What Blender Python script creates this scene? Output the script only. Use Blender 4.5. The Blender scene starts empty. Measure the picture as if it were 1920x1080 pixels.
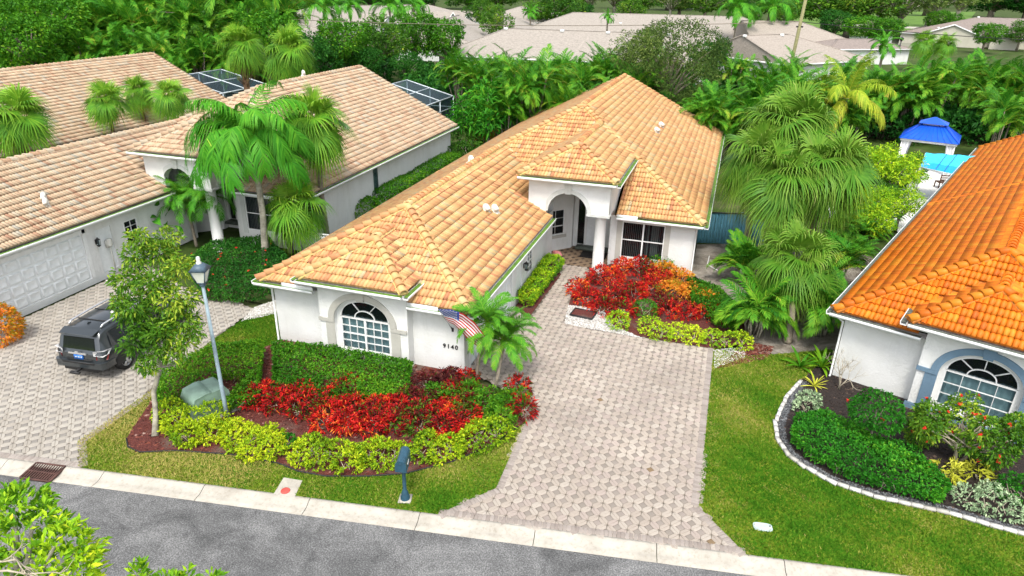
import bpy, bmesh, math, random
import numpy as np
from mathutils import Vector, Matrix
from mathutils.geometry import tessellate_polygon

# ------------------------------------------------------------------ camera, light, exposure
SC = bpy.context.scene
COL = SC.collection
PITCH, ROLL, YAW = [math.radians(a) for a in (24.15, 1.07, 17.33)]
FPX, CAM_H = 1275.0, 12.8
_cy, _sy = math.cos(YAW), math.sin(YAW)
_fw = np.array([-_sy*math.cos(PITCH), _cy*math.cos(PITCH), -math.sin(PITCH)])
_r0 = np.array([_cy, _sy, 0.0]); _u0 = np.cross(_r0, _fw)
_r = math.cos(ROLL)*_r0 + math.sin(ROLL)*_u0
_u = -math.sin(ROLL)*_r0 + math.cos(ROLL)*_u0
CAMP = np.array([0, 0, CAM_H])
cd = bpy.data.cameras.new('camera'); cam = bpy.data.objects.new('camera', cd); COL.objects.link(cam)
cd.sensor_width = 36.0; cd.lens = 36.0*FPX/1920.0; cd.clip_start = 0.1; cd.clip_end = 3000
M = Matrix.Identity(4)
for i in range(3):
    M[i][0], M[i][1], M[i][2], M[i][3] = _r[i], _u[i], -_fw[i], CAMP[i]
cam.matrix_world = M
SC.camera = cam

W = bpy.data.worlds.new('World'); SC.world = W; W.use_nodes = True
nt = W.node_tree
sky = nt.nodes.new('ShaderNodeTexSky'); sky.sky_type = 'NISHITA'; sky.sun_disc = False
SUN_EL, SUN_AZ = math.radians(58), math.radians(170)      # azimuth clockwise from +Y
sky.sun_elevation = SUN_EL; sky.sun_rotation = SUN_AZ; sky.dust_density = 3.0; sky.ozone_density = 0.7
bg = nt.nodes['Background']; bg.inputs[1].default_value = 0.15
hs = nt.nodes.new('ShaderNodeHueSaturation'); hs.inputs['Saturation'].default_value = 0.35      # thin overcast
nt.links.new(sky.outputs[0], hs.inputs['Color']); nt.links.new(hs.outputs[0], bg.inputs[0])
sd = bpy.data.lights.new('sun', 'SUN'); sd.energy = 1.3; sd.angle = math.radians(14); sd.color = (1.0, 0.94, 0.84)
sun = bpy.data.objects.new('sun', sd); COL.objects.link(sun)
_d = Vector((math.sin(SUN_AZ)*math.cos(SUN_EL), math.cos(SUN_AZ)*math.cos(SUN_EL), math.sin(SUN_EL)))
sun.rotation_euler = _d.to_track_quat('Z', 'Y').to_euler()
vs = SC.view_settings
vs.view_transform = 'Standard'; vs.look = 'None'; vs.exposure = 1.1; vs.gamma = 1.0; vs.use_curve_mapping = False
SC.cycles.max_bounces = 6; SC.cycles.transparent_max_bounces = 8; SC.cycles.diffuse_bounces = 3

def at(px, py, z=0.0):
    """point of the place seen at photo pixel (px, py) at height z"""
    d = _r*((px-960)/FPX) + _u*(-(py-540)/FPX) + _fw
    t = (z-CAM_H)/d[2]
    return CAMP + t*d
def at2(px, py, z=0.0):
    p = at(px, py, z); return (float(p[0]), float(p[1]))

# ------------------------------------------------------------------ materials
def _nodes(name):
    m = bpy.data.materials.new(name); m.use_nodes = True
    n = m.node_tree.nodes; l = m.node_tree.links
    return m, n, l, n['Principled BSDF']
def ramp(n, l, src, stops, interp='LINEAR'):
    r = n.new('ShaderNodeValToRGB'); e = r.color_ramp.elements
    r.color_ramp.interpolation = interp
    while len(e) < len(stops): e.new(0.5)
    for k, (p, c) in enumerate(stops):
        e[k].position = p; e[k].color = (*c, 1)
    l.new(src, r.inputs[0]); return r.outputs[0]
def noise(n, l, scale, detail=4, rough=0.6, coord='Object', dist=0.0, stretch=None):
    tc = n.new('ShaderNodeTexCoord'); t = n.new('ShaderNodeTexNoise')
    t.inputs['Scale'].default_value = scale; t.inputs['Detail'].default_value = detail
    t.inputs['Roughness'].default_value = rough; t.inputs['Distortion'].default_value = dist
    src = tc.outputs[coord]
    if stretch:
        mp = n.new('ShaderNodeMapping'); mp.inputs['Scale'].default_value = stretch; l.new(src, mp.inputs[0]); src = mp.outputs[0]
    l.new(src, t.inputs['Vector']); return t.outputs['Fac']
def mix(n, l, fac, a, b, mode='MIX'):
    m = n.new('ShaderNodeMix'); m.data_type = 'RGBA'; m.blend_type = mode
    for sock, v in ((m.inputs[0], fac), (m.inputs[6], a), (m.inputs[7], b)):
        if isinstance(v, (int, float)): sock.default_value = v
        elif isinstance(v, tuple): sock.default_value = (*v, 1)
        else: l.new(v, sock)
    return m.outputs[2]
def bump(n, l, b, h, strength=0.4, dist=0.02):
    k = n.new('ShaderNodeBump'); k.inputs['Strength'].default_value = strength; k.inputs['Distance'].default_value = dist
    l.new(h, k.inputs['Height']); l.new(k.outputs[0], b.inputs['Normal'])
def plain(name, c, rough=0.6, metal=0.0, var=0.12, scale=6.0, bmp=0.0, spec=0.4, coat=0.0):
    m, n, l, b = _nodes(name)
    f = noise(n, l, scale, 5)
    lo = tuple(v*(1-var) for v in c); hi = tuple(min(1, v*(1+var)) for v in c)
    l.new(ramp(n, l, f, [(0.3, lo), (0.7, hi)]), b.inputs['Base Color'])
    b.inputs['Roughness'].default_value = rough; b.inputs['Metallic'].default_value = metal
    b.inputs['Specular IOR Level'].default_value = spec
    if coat: b.inputs['Coat Weight'].default_value = coat; b.inputs['Coat Roughness'].default_value = 0.05
    if bmp: bump(n, l, b, noise(n, l, scale*12, 3), bmp, 0.01)
    return m
def tone_out(n):
    a = n.new('ShaderNodeAttribute'); a.attribute_name = 'tone'; return a.outputs['Fac']
def toned(name, stops, rough=0.7, var=0.25, scale=3.0, bmp=0.25, fine=60.0, spec=0.3):
    m, n, l, b = _nodes(name)
    c = ramp(n, l, tone_out(n), stops)
    g = ramp(n, l, noise(n, l, scale, 5, 0.65), [(0.3, (1-var,)*3), (0.7, (1,)*3)])
    c = mix(n, l, 1.0, c, g, 'MULTIPLY')
    g2 = ramp(n, l, noise(n, l, fine, 2), [(0.3, (0.82,)*3), (0.7, (1,)*3)])
    c = mix(n, l, 1.0, c, g2, 'MULTIPLY')
    l.new(c, b.inputs['Base Color']); b.inputs['Roughness'].default_value = rough
    b.inputs['Specular IOR Level'].default_value = spec
    if bmp: bump(n, l, b, noise(n, l, fine, 3), bmp, 0.008)
    return m
def leafy(name, stops, rough=0.45, trans=0.28, spec=0.35, gain=1.72):
    rough, spec = rough+.1, spec*.45
    m, n, l, b = _nodes(name)
    stops = [(p, tuple(min(.8, v*gain*k) for v, k in zip(c, (1, 1, .7)))) for p, c in stops]
    c = ramp(n, l, tone_out(n), stops)
    l.new(c, b.inputs['Base Color']); b.inputs['Roughness'].default_value = rough
    b.inputs['Specular IOR Level'].default_value = spec
    t = n.new('ShaderNodeBsdfTranslucent'); l.new(c, t.inputs[0])
    s = n.new('ShaderNodeMixShader'); s.inputs[0].default_value = trans
    l.new(b.outputs[0], s.inputs[1]); l.new(t.outputs[0], s.inputs[2])
    l.new(s.outputs[0], n['Material Output'].inputs[0])
    return m
def glassy(name, tint=(0.03, 0.05, 0.06), clear=0.45):
    m, n, l, b = _nodes(name)
    b.inputs['Base Color'].default_value = (*tint, 1); b.inputs['Roughness'].default_value = 0.04
    b.inputs['Specular IOR Level'].default_value = 0.6
    t = n.new('ShaderNodeBsdfTransparent'); t.inputs[0].default_value = (0.75, 0.85, 0.87, 1)
    s = n.new('ShaderNodeMixShader'); s.inputs[0].default_value = clear
    l.new(b.outputs[0], s.inputs[1]); l.new(t.outputs[0], s.inputs[2]); l.new(s.outputs[0], n['Material Output'].inputs[0])
    return m

MT = {}
def stucco(name, c, dirt=0.10):
    m, n, l, b = _nodes(name)
    f = noise(n, l, 1.2, 6, 0.6)
    base = ramp(n, l, f, [(0.25, tuple(v*(1-dirt) for v in c)), (0.6, c)])
    st = noise(n, l, 0.8, 5, 0.6, stretch=(1, 1, 0.5))
    base = mix(n, l, 1.0, base, ramp(n, l, st, [(0.3, (0.93, 0.93, 0.91)), (0.6, (1, 1, 1))]), 'MULTIPLY')
    l.new(base, b.inputs['Base Color']); b.inputs['Roughness'].default_value = 0.9; b.inputs['Specular IOR Level'].default_value = 0.2
    sk = ramp(n, l, noise(n, l, 1.0, 6, 0.75, stretch=(2.2, 2.2, 0.35), dist=0.4), [(0.28, (0.86, 0.865, 0.84)), (0.46, (1, 1, 1))])
    l.new(mix(n, l, 0.7, base, sk, 'MULTIPLY'), b.inputs['Base Color'])
    bump(n, l, b, noise(n, l, 9, 6, 0.75, dist=0.6), 0.7, 0.04)
    return m
MT['stucco'] = stucco('white_stucco', (0.74, 0.75, 0.74))
MT['stucco_grey'] = stucco('grey_stucco', (0.60, 0.62, 0.60))
MT['cream'] = stucco('cream_stucco', (0.50, 0.48, 0.40))
MT['trim'] = stucco('warm_grey_trim', (0.47, 0.46, 0.42))
MT['trim_blue'] = stucco('slate_blue_trim', (0.15, 0.24, 0.33))
MT['trim_white'] = plain('white_trim', (0.76, 0.77, 0.76), 0.5, var=0.06)
MT['alum'] = plain('white_aluminium', (0.78, 0.80, 0.80), 0.35, var=0.05)
MT['green_film'] = plain('algae_green', (0.09, 0.19, 0.018), 0.7, var=0.35, scale=3)
MT['gutter_dark'] = plain('dark_gutter', (0.10, 0.12, 0.10), 0.6, var=0.3)
MT['door_white'] = plain('white_door_paint', (0.74, 0.77, 0.77), 0.4, var=0.06)
MT['pane'] = glassy('window_glass', clear=0.72)
MT['pane_dark'] = glassy('dark_window_glass', (0.01, 0.013, 0.015), 0.35)
MT['dark'] = plain('dark_interior', (0.012, 0.012, 0.012), 0.9)
MT['curtain'] = plain('teal_grey_curtain', (0.34, 0.46, 0.48), 0.9, var=0.2, scale=2)
MT['blind'] = plain('pale_blind', (0.55, 0.55, 0.50), 0.7)
MT['black_metal'] = plain('black_metal', (0.015, 0.015, 0.016), 0.4)
MT['mat_black'] = plain('black_doormat', (0.012, 0.010, 0.010), 0.95)
TILE_MAIN = [(0.0, (0.40, 0.16, 0.08)), (0.2, (0.58, 0.27, 0.125)), (0.45, (0.66, 0.375, 0.16)), (0.7, (0.70, 0.45, 0.19)), (0.9, (0.68, 0.49, 0.24)), (1.0, (0.46, 0.38, 0.24))]
_OLD = [(0.0, (0.34, 0.13, 0.055)), (0.2, (0.54, 0.25, 0.090)), (0.45, (0.63, 0.345, 0.12)), (0.7, (0.69, 0.425, 0.165)), (0.9, (0.67, 0.47, 0.21)), (1.0, (0.40, 0.31, 0.17))]
TILE_PALE = [(0.0, (0.42, 0.22, 0.14)), (0.2, (0.54, 0.34, 0.215)), (0.45, (0.62, 0.46, 0.305)), (0.75, (0.66, 0.52, 0.36)), (0.92, (0.58, 0.50, 0.38)), (1.0, (0.48, 0.44, 0.36))]
TILE_ORANGE = [(0.0, (0.54, 0.110, 0.008)), (0.3, (0.72, 0.175, 0.008)), (0.65, (0.78, 0.225, 0.010)), (1.0, (0.78, 0.30, 0.02))]
MT['tile_main'] = toned('golden_barrel_tile', TILE_MAIN, 0.62, 0.2)
MT['tile_pale'] = toned('pale_blended_tile', TILE_PALE, 0.7, 0.3, scale=1.2)
MT['tile_orange'] = toned('orange_glazed_tile', TILE_ORANGE, 0.55, 0.28, scale=1.6, spec=0.3)
MT['bed_main'] = plain('golden_mortar', (0.50, 0.34, 0.14), 0.9, var=0.2)
MT['bed_pale'] = plain('pale_mortar', (0.45, 0.33, 0.24), 0.9, var=0.2)
MT['bed_orange'] = plain('orange_mortar', (0.50, 0.17, 0.03), 0.9, var=0.3)
MT['mortar_main'] = plain('yellow_ridge_mortar', (0.60, 0.46, 0.17), 0.9, var=0.2)
MT['bark'] = plain('grey_bark', (0.20, 0.17, 0.13), 0.9, var=0.4, scale=8, bmp=0.5)
MT['bark_pale'] = plain('pale_lichen_bark', (0.30, 0.28, 0.22), 0.9, var=0.45, scale=5, bmp=0.5)
MT['bark_brown'] = plain('brown_palm_bark', (0.17, 0.10, 0.055), 0.95, var=0.5, scale=10, bmp=0.6)
MT['twig'] = plain('pale_twig', (0.42, 0.37, 0.28), 0.9)
MT['concrete'] = None

# ------------------------------------------------------------------ object helpers
def tag(o, label=None, cat=None, group=None, kind=None):
    if label: o['label'] = label
    if cat: o['category'] = cat
    if group: o['group'] = group
    if kind: o['kind'] = kind
    return o
def link(name, data, parent=None):
    o = bpy.data.objects.new(name, data); COL.objects.link(o)
    if parent: o.parent = parent
    return o
def empty(name, loc, rz=0.0, label=None, cat=None, group=None):
    o = link(name, None); o.location = loc; o.rotation_euler = (0, 0, rz)
    o.empty_display_size = 0.2
    return tag(o, label, cat, group)
class Geo:
    """collects vertices, triangles and quads; mesh() turns them into one mesh"""
    def __init__(s): s.V = []; s.F = {3: [], 4: []}; s.T = []; s.n = 0; s.M = {3: [], 4: []}
    def add(s, V, F3=None, F4=None, T=0.5, mi=0):
        V = np.asarray(V, float).reshape(-1, 3)
        for k, F in ((3, F3), (4, F4)):
            if F is not None and len(F):
                F = np.asarray(F, int).reshape(-1, k)
                s.F[k].append(F+s.n); s.M[k].append(np.full(len(F), mi) if np.isscalar(mi) else np.asarray(mi))
        s.V.append(V); s.T.append(np.full(len(V), T) if np.isscalar(T) else np.asarray(T, float)); s.n += len(V)
        return s
    def geo(s, g, R=None, t=(0, 0, 0), sc=1.0, dt=0.0):
        V, F3, F4, T, m3, m4 = g.arrays()
        V = V*sc
        if R is not None: V = V @ np.asarray(R).T
        V = V+np.asarray(t)
        b = s.n; s.V.append(V); s.T.append(np.clip(T+dt, 0, 1)); s.n += len(V)
        if len(F3): s.F[3].append(F3+b); s.M[3].append(m3)
        if len(F4): s.F[4].append(F4+b); s.M[4].append(m4)
        return s
    def arrays(s):
        c = lambda L, k: np.concatenate(L) if L else np.zeros((0, k), int)
        ci = lambda L: np.concatenate(L) if L else np.zeros(0, int)
        return (np.concatenate(s.V) if s.V else np.zeros((0, 3)), c(s.F[3], 3), c(s.F[4], 4), np.concatenate(s.T) if s.T else np.zeros(0), ci(s.M[3]), ci(s.M[4]))
    def box(s, a, b, T=0.5, mi=0):
        a = np.minimum(a, b), np.maximum(a, b); lo, hi = a
        V = [(x, y, z) for z in (lo[2], hi[2]) for y in (lo[1], hi[1]) for x in (lo[0], hi[0])]
        return s.add(V, None, [(0, 2, 3, 1), (4, 5, 7, 6), (0, 1, 5, 4), (2, 6, 7, 3), (0, 4, 6, 2), (1, 3, 7, 5)], T, mi)
    def obox(s, p0, p1, w, h, up=(0, 0, 1), T=0.5, mi=0):
        """box beam from p0 to p1, w across, h along up"""
        p0, p1, up = np.array(p0, float), np.array(p1, float), np.array(up, float)
        d = p1-p0; d /= np.linalg.norm(d); sd_ = np.cross(d, up); sd_ /= np.linalg.norm(sd_)+1e-12; u2 = np.cross(sd_, d)
        V = []
        for p in (p0, p1):
            for a, b in ((-1, -1), (1, -1), (1, 1), (-1, 1)): V.append(p+sd_*a*w/2+u2*b*h/2)
        return s.add(V, None, [(3, 2, 1, 0), (4, 5, 6, 7), (0, 1, 5, 4), (1, 2, 6, 5), (2, 3, 7, 6), (3, 0, 4, 7)], T, mi)
    def tube(s, pts, rad, n=8, T=0.5, mi=0, cap=True):
        pts = np.array(pts, float); rad = np.broadcast_to(np.asarray(rad, float), (len(pts),))
        rings = []; prev = None
        for i, p in enumerate(pts):
            d = pts[min(i+1, len(pts)-1)]-pts[max(i-1, 0)]; d /= np.linalg.norm(d)+1e-12
            a = prev if prev is not None else (np.array([1, 0, 0]) if abs(d[0]) < 0.9 else np.array([0, 1, 0]))
            a = a-d*(a@d); a /= np.linalg.norm(a)+1e-12; prev = a; b = np.cross(d, a)
            th = np.arange(n)*2*math.pi/n
            rings.append(p+rad[i]*(np.outer(np.cos(th), a)+np.outer(np.sin(th), b)))
        V = np.concatenate(rings); F = []
        for i in range(len(pts)-1):
            for k in range(n):
                F.append((i*n+k, i*n+(k+1) % n, (i+1)*n+(k+1) % n, (i+1)*n+k))
        F3 = []
        if cap:
            V = np.vstack([V, pts[:1], pts[-1:]]); c0, c1 = len(V)-2, len(V)-1; m = (len(pts)-1)*n
            for k in range(n): F3 += [(c0, (k+1) % n, k), (c1, m+k, m+(k+1) % n)]
        return s.add(V, F3, F, T, mi)
    def lathe(s, prof, n=12, c=(0, 0, 0), T=0.5, mi=0):
        th = np.arange(n)*2*math.pi/n; V = []
        for r, z in prof: V.append(np.c_[c[0]+r*np.cos(th), c[1]+r*np.sin(th), np.full(n, c[2]+z)])
        F = [(i*n+k, i*n+(k+1) % n, (i+1)*n+(k+1) % n, (i+1)*n+k) for i in range(len(prof)-1) for k in range(n)]
        return s.add(np.concatenate(V), None, F, T, mi)
    def poly(s, pts, holes=(), T=0.5, mi=0):
        loops = [[Vector(p) for p in pts]]+[[Vector(p) for p in h] for h in holes]
        tr = tessellate_polygon(loops); V = [tuple(p) for L in loops for p in L]
        nrm = Vector((0, 0, 0))
        for i in range(len(loops[0])):
            nrm += loops[0][i].cross(loops[0][(i+1) % len(loops[0])])
        F = []
        for t in tr:
            a, b, c = [Vector(V[k]) for k in t]
            F.append(t if (b-a).cross(c-a).dot(nrm) >= 0 else (t[0], t[2], t[1]))
        return s.add(V, F, None, T, mi)
    def prism(s, pts, off, holes=(), T=0.5, mi=0, back=True):
        """flat polygon (3-D points) pushed by the vector off, with its sides"""
        off = np.array(off, float); P = [np.array(p, float) for p in pts]
        s.poly(P, holes, T, mi)
        if back: s.poly([p+off for p in P][::-1], [[np.array(q)+off for q in h] for h in holes], T, mi)
        for L in [P]+[[np.array(q, float) for q in h] for h in holes]:
            k = len(L); V = L+[p+off for p in L]
            s.add(V, None, [(i, i+k, (i+1) % k+k, (i+1) % k) for i in range(k)], T, mi)
        return s
    def mesh(s, name, mats, smooth=False):
        V, F3, F4, T, m3, m4 = s.arrays()
        me = bpy.data.meshes.new(name)
        me.vertices.add(len(V)); me.vertices.foreach_set('co', V.ravel().astype(np.float32))
        nl = len(F3)*3+len(F4)*4; me.loops.add(nl)
        me.loops.foreach_set('vertex_index', np.concatenate([F3.ravel(), F4.ravel()]).astype(np.int32))
        me.polygons.add(len(F3)+len(F4))
        st = np.concatenate([np.arange(len(F3))*3, len(F3)*3+np.arange(len(F4))*4]).astype(np.int32)
        me.polygons.foreach_set('loop_start', st)
        me.polygons.foreach_set('material_index', np.concatenate([m3, m4]).astype(np.int32))
        if smooth: me.polygons.foreach_set('use_smooth', np.ones(len(st), bool))
        a = me.attributes.new('tone', 'FLOAT', 'POINT'); a.data.foreach_set('value', T.astype(np.float32))
        for m in (mats if isinstance(mats, (list, tuple)) else [mats]): me.materials.append(m)
        me.update(calc_edges=True); me.validate()
        return me
    def obj(s, name, mats, parent=None, smooth=False):
        return link(name, s.mesh(name, mats, smooth), parent)

def inside(P, poly):
    """numpy point-in-polygon"""
    P = np.asarray(P); x, y = P[:, 0], P[:, 1]; r = np.zeros(len(P), bool); poly = np.asarray(poly)[:, :2]
    j = len(poly)-1
    for i in range(len(poly)):
        xi, yi = poly[i]; xj, yj = poly[j]
        c = ((yi > y) != (yj > y)) & (x < (xj-xi)*(y-yi)/(yj-yi+1e-12)+xi)
        r ^= c; j = i
    return r
def scatter(poly, n, rng):
    poly = np.asarray(poly)[:, :2]; lo, hi = poly.min(0), poly.max(0); out = []
    tot = 0
    while tot < n:
        P = lo+(hi-lo)*rng.random((max(n, 200), 2)); P = P[inside(P, poly)]; out.append(P); tot += len(P)
        if not len(P): break
    return np.concatenate(out)[:n]
def area(poly):
    p = np.asarray(poly)[:, :2]; x, y = p[:, 0], p[:, 1]
    return abs(np.dot(x, np.roll(y, -1))-np.dot(y, np.roll(x, -1)))/2
def smooth_noise(P, seed, f=1.0):
    r = np.random.default_rng(seed); v = np.zeros(len(P))
    for k in range(7):
        w = r.normal(size=P.shape[1])*f*(0.6+0.35*k); v += np.sin(P@w+r.random()*6.28)/(1+0.35*k)
    return v/2.6
def rz(a):
    c, s = math.cos(a), math.sin(a); return np.array([[c, -s, 0], [s, c, 0], [0, 0, 1.0]])
def ry(a):
    c, s = math.cos(a), math.sin(a); return np.array([[c, 0, s], [0, 1.0, 0], [-s, 0, c]])
def rx(a):
    c, s = math.cos(a), math.sin(a); return np.array([[1.0, 0, 0], [0, c, -s], [0, s, c]])
def mat4(R=np.eye(3), t=(0, 0, 0), s=1.0):
    m = Matrix.Identity(4)
    for i in range(3):
        for j in range(3): m[i][j] = float(R[i][j]*(s if np.isscalar(s) else s[j]))
        m[i][3] = float(t[i])
    return m
def place(name, me, parent, R=np.eye(3), t=(0, 0, 0), s=1.0):
    o = link(name, me, parent); o.matrix_local = mat4(R, t, s); return o
# ------------------------------------------------------------------ ground
def ground_mats():
    m, n, l, b = _nodes('soil_ground')
    c = ramp(n, l, noise(n, l, 0.35, 6, 0.65), [(0.3, (0.028, 0.045, 0.014)), (0.5, (0.05, 0.085, 0.018)), (0.7, (0.11, 0.10, 0.06))])
    l.new(c, b.inputs['Base Color']); b.inputs['Roughness'].default_value = 1; b.inputs['Specular IOR Level'].default_value = 0.1
    MT['ground'] = m
    m, n, l, b = _nodes('asphalt')
    f = noise(n, l, 0.55, 7, 0.68, dist=0.8)
    c = ramp(n, l, f, [(0.28, (0.062, 0.063, 0.063)), (0.45, (0.112, 0.113, 0.113)), (0.58, (0.155, 0.156, 0.155)), (0.72, (0.20, 0.20, 0.198))])
    f2 = noise(n, l, 3.2, 6, 0.75, dist=0.5)
    c = mix(n, l, 0.42, c, ramp(n, l, f2, [(0.36, (0.5,)*3), (0.52, (1,)*3)]), 'MULTIPLY')
    sp = noise(n, l, 28, 3, 0.75)
    c = mix(n, l, 1.0, c, ramp(n, l, sp, [(0.33, (0.5,)*3), (0.5, (1,)*3), (0.64, (1.8,)*3)]), 'MULTIPLY')
    tc = n.new('ShaderNodeTexCoord')
    vo = n.new('ShaderNodeTexVoronoi'); vo.feature = 'DISTANCE_TO_EDGE'; vo.inputs['Scale'].default_value = 0.42
    ns = n.new('ShaderNodeTexNoise'); ns.inputs['Scale'].default_value = 1.3; ns.inputs['Detail'].default_value = 5
    l.new(tc.outputs['Object'], ns.inputs['Vector'])
    wv = mix(n, l, 0.35, (0, 0, 0), ns.outputs['Color'], 'ADD')
    ad = n.new('ShaderNodeVectorMath'); l.new(tc.outputs['Object'], ad.inputs[0]); l.new(ns.outputs['Color'], ad.inputs[1]); l.new(ad.outputs[0], vo.inputs['Vector'])
    ck = ramp(n, l, vo.outputs['Distance'], [(0.0, (.7, .7, .7)), (0.007, (0, 0, 0))])
    gate = ramp(n, l, noise(n, l, 0.5, 2), [(0.5, (0, 0, 0)), (0.62, (0.8, 0.8, 0.8))])
    ckm = mix(n, l, 1.0, ck, gate, 'MULTIPLY')
    c = mix(n, l, ckm, c, (0.018, 0.018, 0.02))
    l.new(c, b.inputs['Base Color']); b.inputs['Roughness'].default_value = 0.88; b.inputs['Specular IOR Level'].default_value = 0.3
    bump(n, l, b, sp, 0.5, 0.01); MT['asphalt'] = m
    m, n, l, b = _nodes('kerb_concrete')
    c = ramp(n, l, noise(n, l, 1.5, 6, 0.65), [(0.3, (0.33, 0.305, 0.26)), (0.6, (0.44, 0.415, 0.36))])
    c = mix(n, l, 1.0, c, ramp(n, l, noise(n, l, 9, 5, 0.7), [(0.3, (0.78, 0.76, 0.72)), (0.5, (1, 1, 1))]), 'MULTIPLY')
    l.new(c, b.inputs['Base Color']); b.inputs['Roughness'].default_value = 0.9
    bump(n, l, b, noise(n, l, 60, 3), 0.2, 0.01); MT['concrete'] = m
    m, n, l, b = _nodes('lawn_turf')
    f = noise(n, l, 0.42, 7, 0.72, dist=0.8)
    c = ramp(n, l, f, [(0.34, (0.030, 0.125, 0.006)), (0.45, (0.075, 0.185, 0.010)), (0.54, (0.17, 0.235, 0.017)), (0.64, (0.30, 0.27, 0.085))])
    c = mix(n, l, 1.0, c, ramp(n, l, noise(n, l, 26, 4, 0.75), [(0.3, (0.5, 0.55, 0.5)), (0.55, (1.1, 1.1, 1.05))]), 'MULTIPLY')
    l.new(c, b.inputs['Base Color']); b.inputs['Roughness'].default_value = 1; b.inputs['Specular IOR Level'].default_value = 0.1
    bump(n, l, b, noise(n, l, 40, 3, 0.8), 0.8, 0.05); MT['turf'] = m
    m, n, l, b = _nodes('red_mulch')
    c = ramp(n, l, noise(n, l, 22, 5, 0.75), [(0.3, (0.035, 0.008, 0.006)), (0.5, (0.11, 0.022, 0.016)), (0.7, (0.20, 0.06, 0.045))])
    g = ramp(n, l, noise(n, l, 0.9, 4, 0.6), [(0.52, (0, 0, 0)), (0.68, (0.75,)*3)])
    c = mix(n, l, g, c, (0.16, 0.125, 0.10))
    l.new(c, b.inputs['Base Color']); b.inputs['Roughness'].default_value = 1
    bump(n, l, b, noise(n, l, 30, 4, 0.8), 1.0, 0.05); MT['mulch'] = m
    m, n, l, b = _nodes('dark_mulch')
    c = ramp(n, l, noise(n, l, 25, 5, 0.8), [(0.3, (0.008, 0.006, 0.006)), (0.55, (0.03, 0.02, 0.017)), (0.72, (0.075, 0.05, 0.04))])
    l.new(c, b.inputs['Base Color']); b.inputs['Roughness'].default_value = 1
    bump(n, l, b, noise(n, l, 30, 4, 0.8), 1.0, 0.05); MT['mulch_dark'] = m
    m, n, l, b = _nodes('grey_sand')
    c = ramp(n, l, noise(n, l, 0.9, 7, 0.72, dist=1.0), [(0.3, (0.075, 0.062, 0.045)), (0.45, (0.19, 0.165, 0.135)), (0.62, (0.34, 0.31, 0.27))])
    c = mix(n, l, 1.0, c, ramp(n, l, noise(n, l, 18, 5, 0.8), [(0.3, (0.55, 0.52, 0.48)), (0.5, (1, 1, 1))]), 'MULTIPLY')
    l.new(c, b.inputs['Base Color']); b.inputs['Roughness'].default_value = 1
    bump(n, l, b, noise(n, l, 12, 5, 0.8), 0.7, 0.06); MT['sand'] = m
    PV = [(0.0, (0.42, 0.36, 0.305)), (0.45, (0.46, 0.40, 0.34)), (0.8, (0.49, 0.435, 0.375)), (0.93, (0.44, 0.37, 0.325)), (1.0, (0.36, 0.27, 0.19))]
    MT['paver'] = toned('cream_paver', PV, 0.9, 0.26, scale=0.4, bmp=0.2, fine=45)
    MT['paver_sq'] = toned('taupe_paver', [(0.0, (0.275, 0.24, 0.205)), (0.6, (0.31, 0.27, 0.235)), (0.93, (0.345, 0.295, 0.26)), (1.0, (0.24, 0.17, 0.10))], 0.9, 0.24, scale=0.5, bmp=0.2, fine=45)
    MT['brick'] = toned('border_brick', [(0.0, (0.30, 0.255, 0.225)), (0.6, (0.36, 0.315, 0.28)), (1.0, (0.41, 0.36, 0.325))], 0.9, 0.2, scale=1.2, bmp=0.2, fine=45)
    PG = [(0.0, (0.38, 0.345, 0.295)), (0.5, (0.42, 0.385, 0.335)), (1.0, (0.46, 0.425, 0.37))]
    MT['paver_g'] = toned('grey_cream_paver', PG, 0.9, 0.17, scale=0.9, bmp=0.2, fine=45)
    MT['paver_gsq'] = toned('grey_paver', [(0.0, (0.25, 0.23, 0.205)), (0.6, (0.29, 0.27, 0.24)), (1.0, (0.33, 0.305, 0.275))], 0.9, 0.2, scale=0.9, bmp=0.2, fine=45)
    MT['paver_e'] = toned('tan_brown_paver', [(0.0, (0.20, 0.14, 0.09)), (1.0, (0.29, 0.21, 0.14))], 0.9, 0.2, scale=1.5, bmp=0.2, fine=45)  # entry floor pavers, tan-brown by their own colour, with dark squares
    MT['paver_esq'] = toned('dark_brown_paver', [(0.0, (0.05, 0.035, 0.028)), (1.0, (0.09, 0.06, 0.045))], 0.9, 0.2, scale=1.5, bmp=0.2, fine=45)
    MT['joint'] = plain('joint_sand', (0.14, 0.12, 0.095), 1.0, var=0.4, scale=4)
    MT['pebble_white'] = toned('white_gravel', [(0.0, (0.30, 0.28, 0.25)), (0.3, (0.55, 0.53, 0.5)), (1.0, (0.76, 0.75, 0.73))], 0.9, 0.2)
    MT['pebble_grey'] = toned('blue_grey_gravel', [(0.0, (0.035, 0.038, 0.042)), (0.6, (0.10, 0.106, 0.114)), (1.0, (0.24, 0.25, 0.26))], 0.85, 0.2)
    MT['chips'] = toned('mulch_chips', [(0.0, (0.03, 0.008, 0.006)), (0.5, (0.13, 0.03, 0.02)), (0.9, (0.24, 0.075, 0.05)), (1.0, (0.42, 0.30, 0.25))], 1.0, 0.2)
    MT['chips_dark'] = toned('bark_chips', [(0.0, (0.008, 0.006, 0.005)), (0.7, (0.04, 0.026, 0.02)), (1.0, (0.13, 0.09, 0.07))], 1.0, 0.2)
    MT['blades'] = leafy('grass_blades', [(0.0, (0.018, 0.085, 0.006)), (0.4, (0.05, 0.135, 0.012)), (0.7, (0.13, 0.175, 0.025)), (1.0, (0.29, 0.25, 0.11))], 0.8, 0.25, 0.1, gain=1.55)
    MT['edging_white'] = toned('white_edging_block', [(0.0, (0.42, 0.40, 0.36)), (0.25, (0.62, 0.60, 0.56)), (1.0, (0.76, 0.75, 0.72))], 0.85, 0.2)
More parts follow.
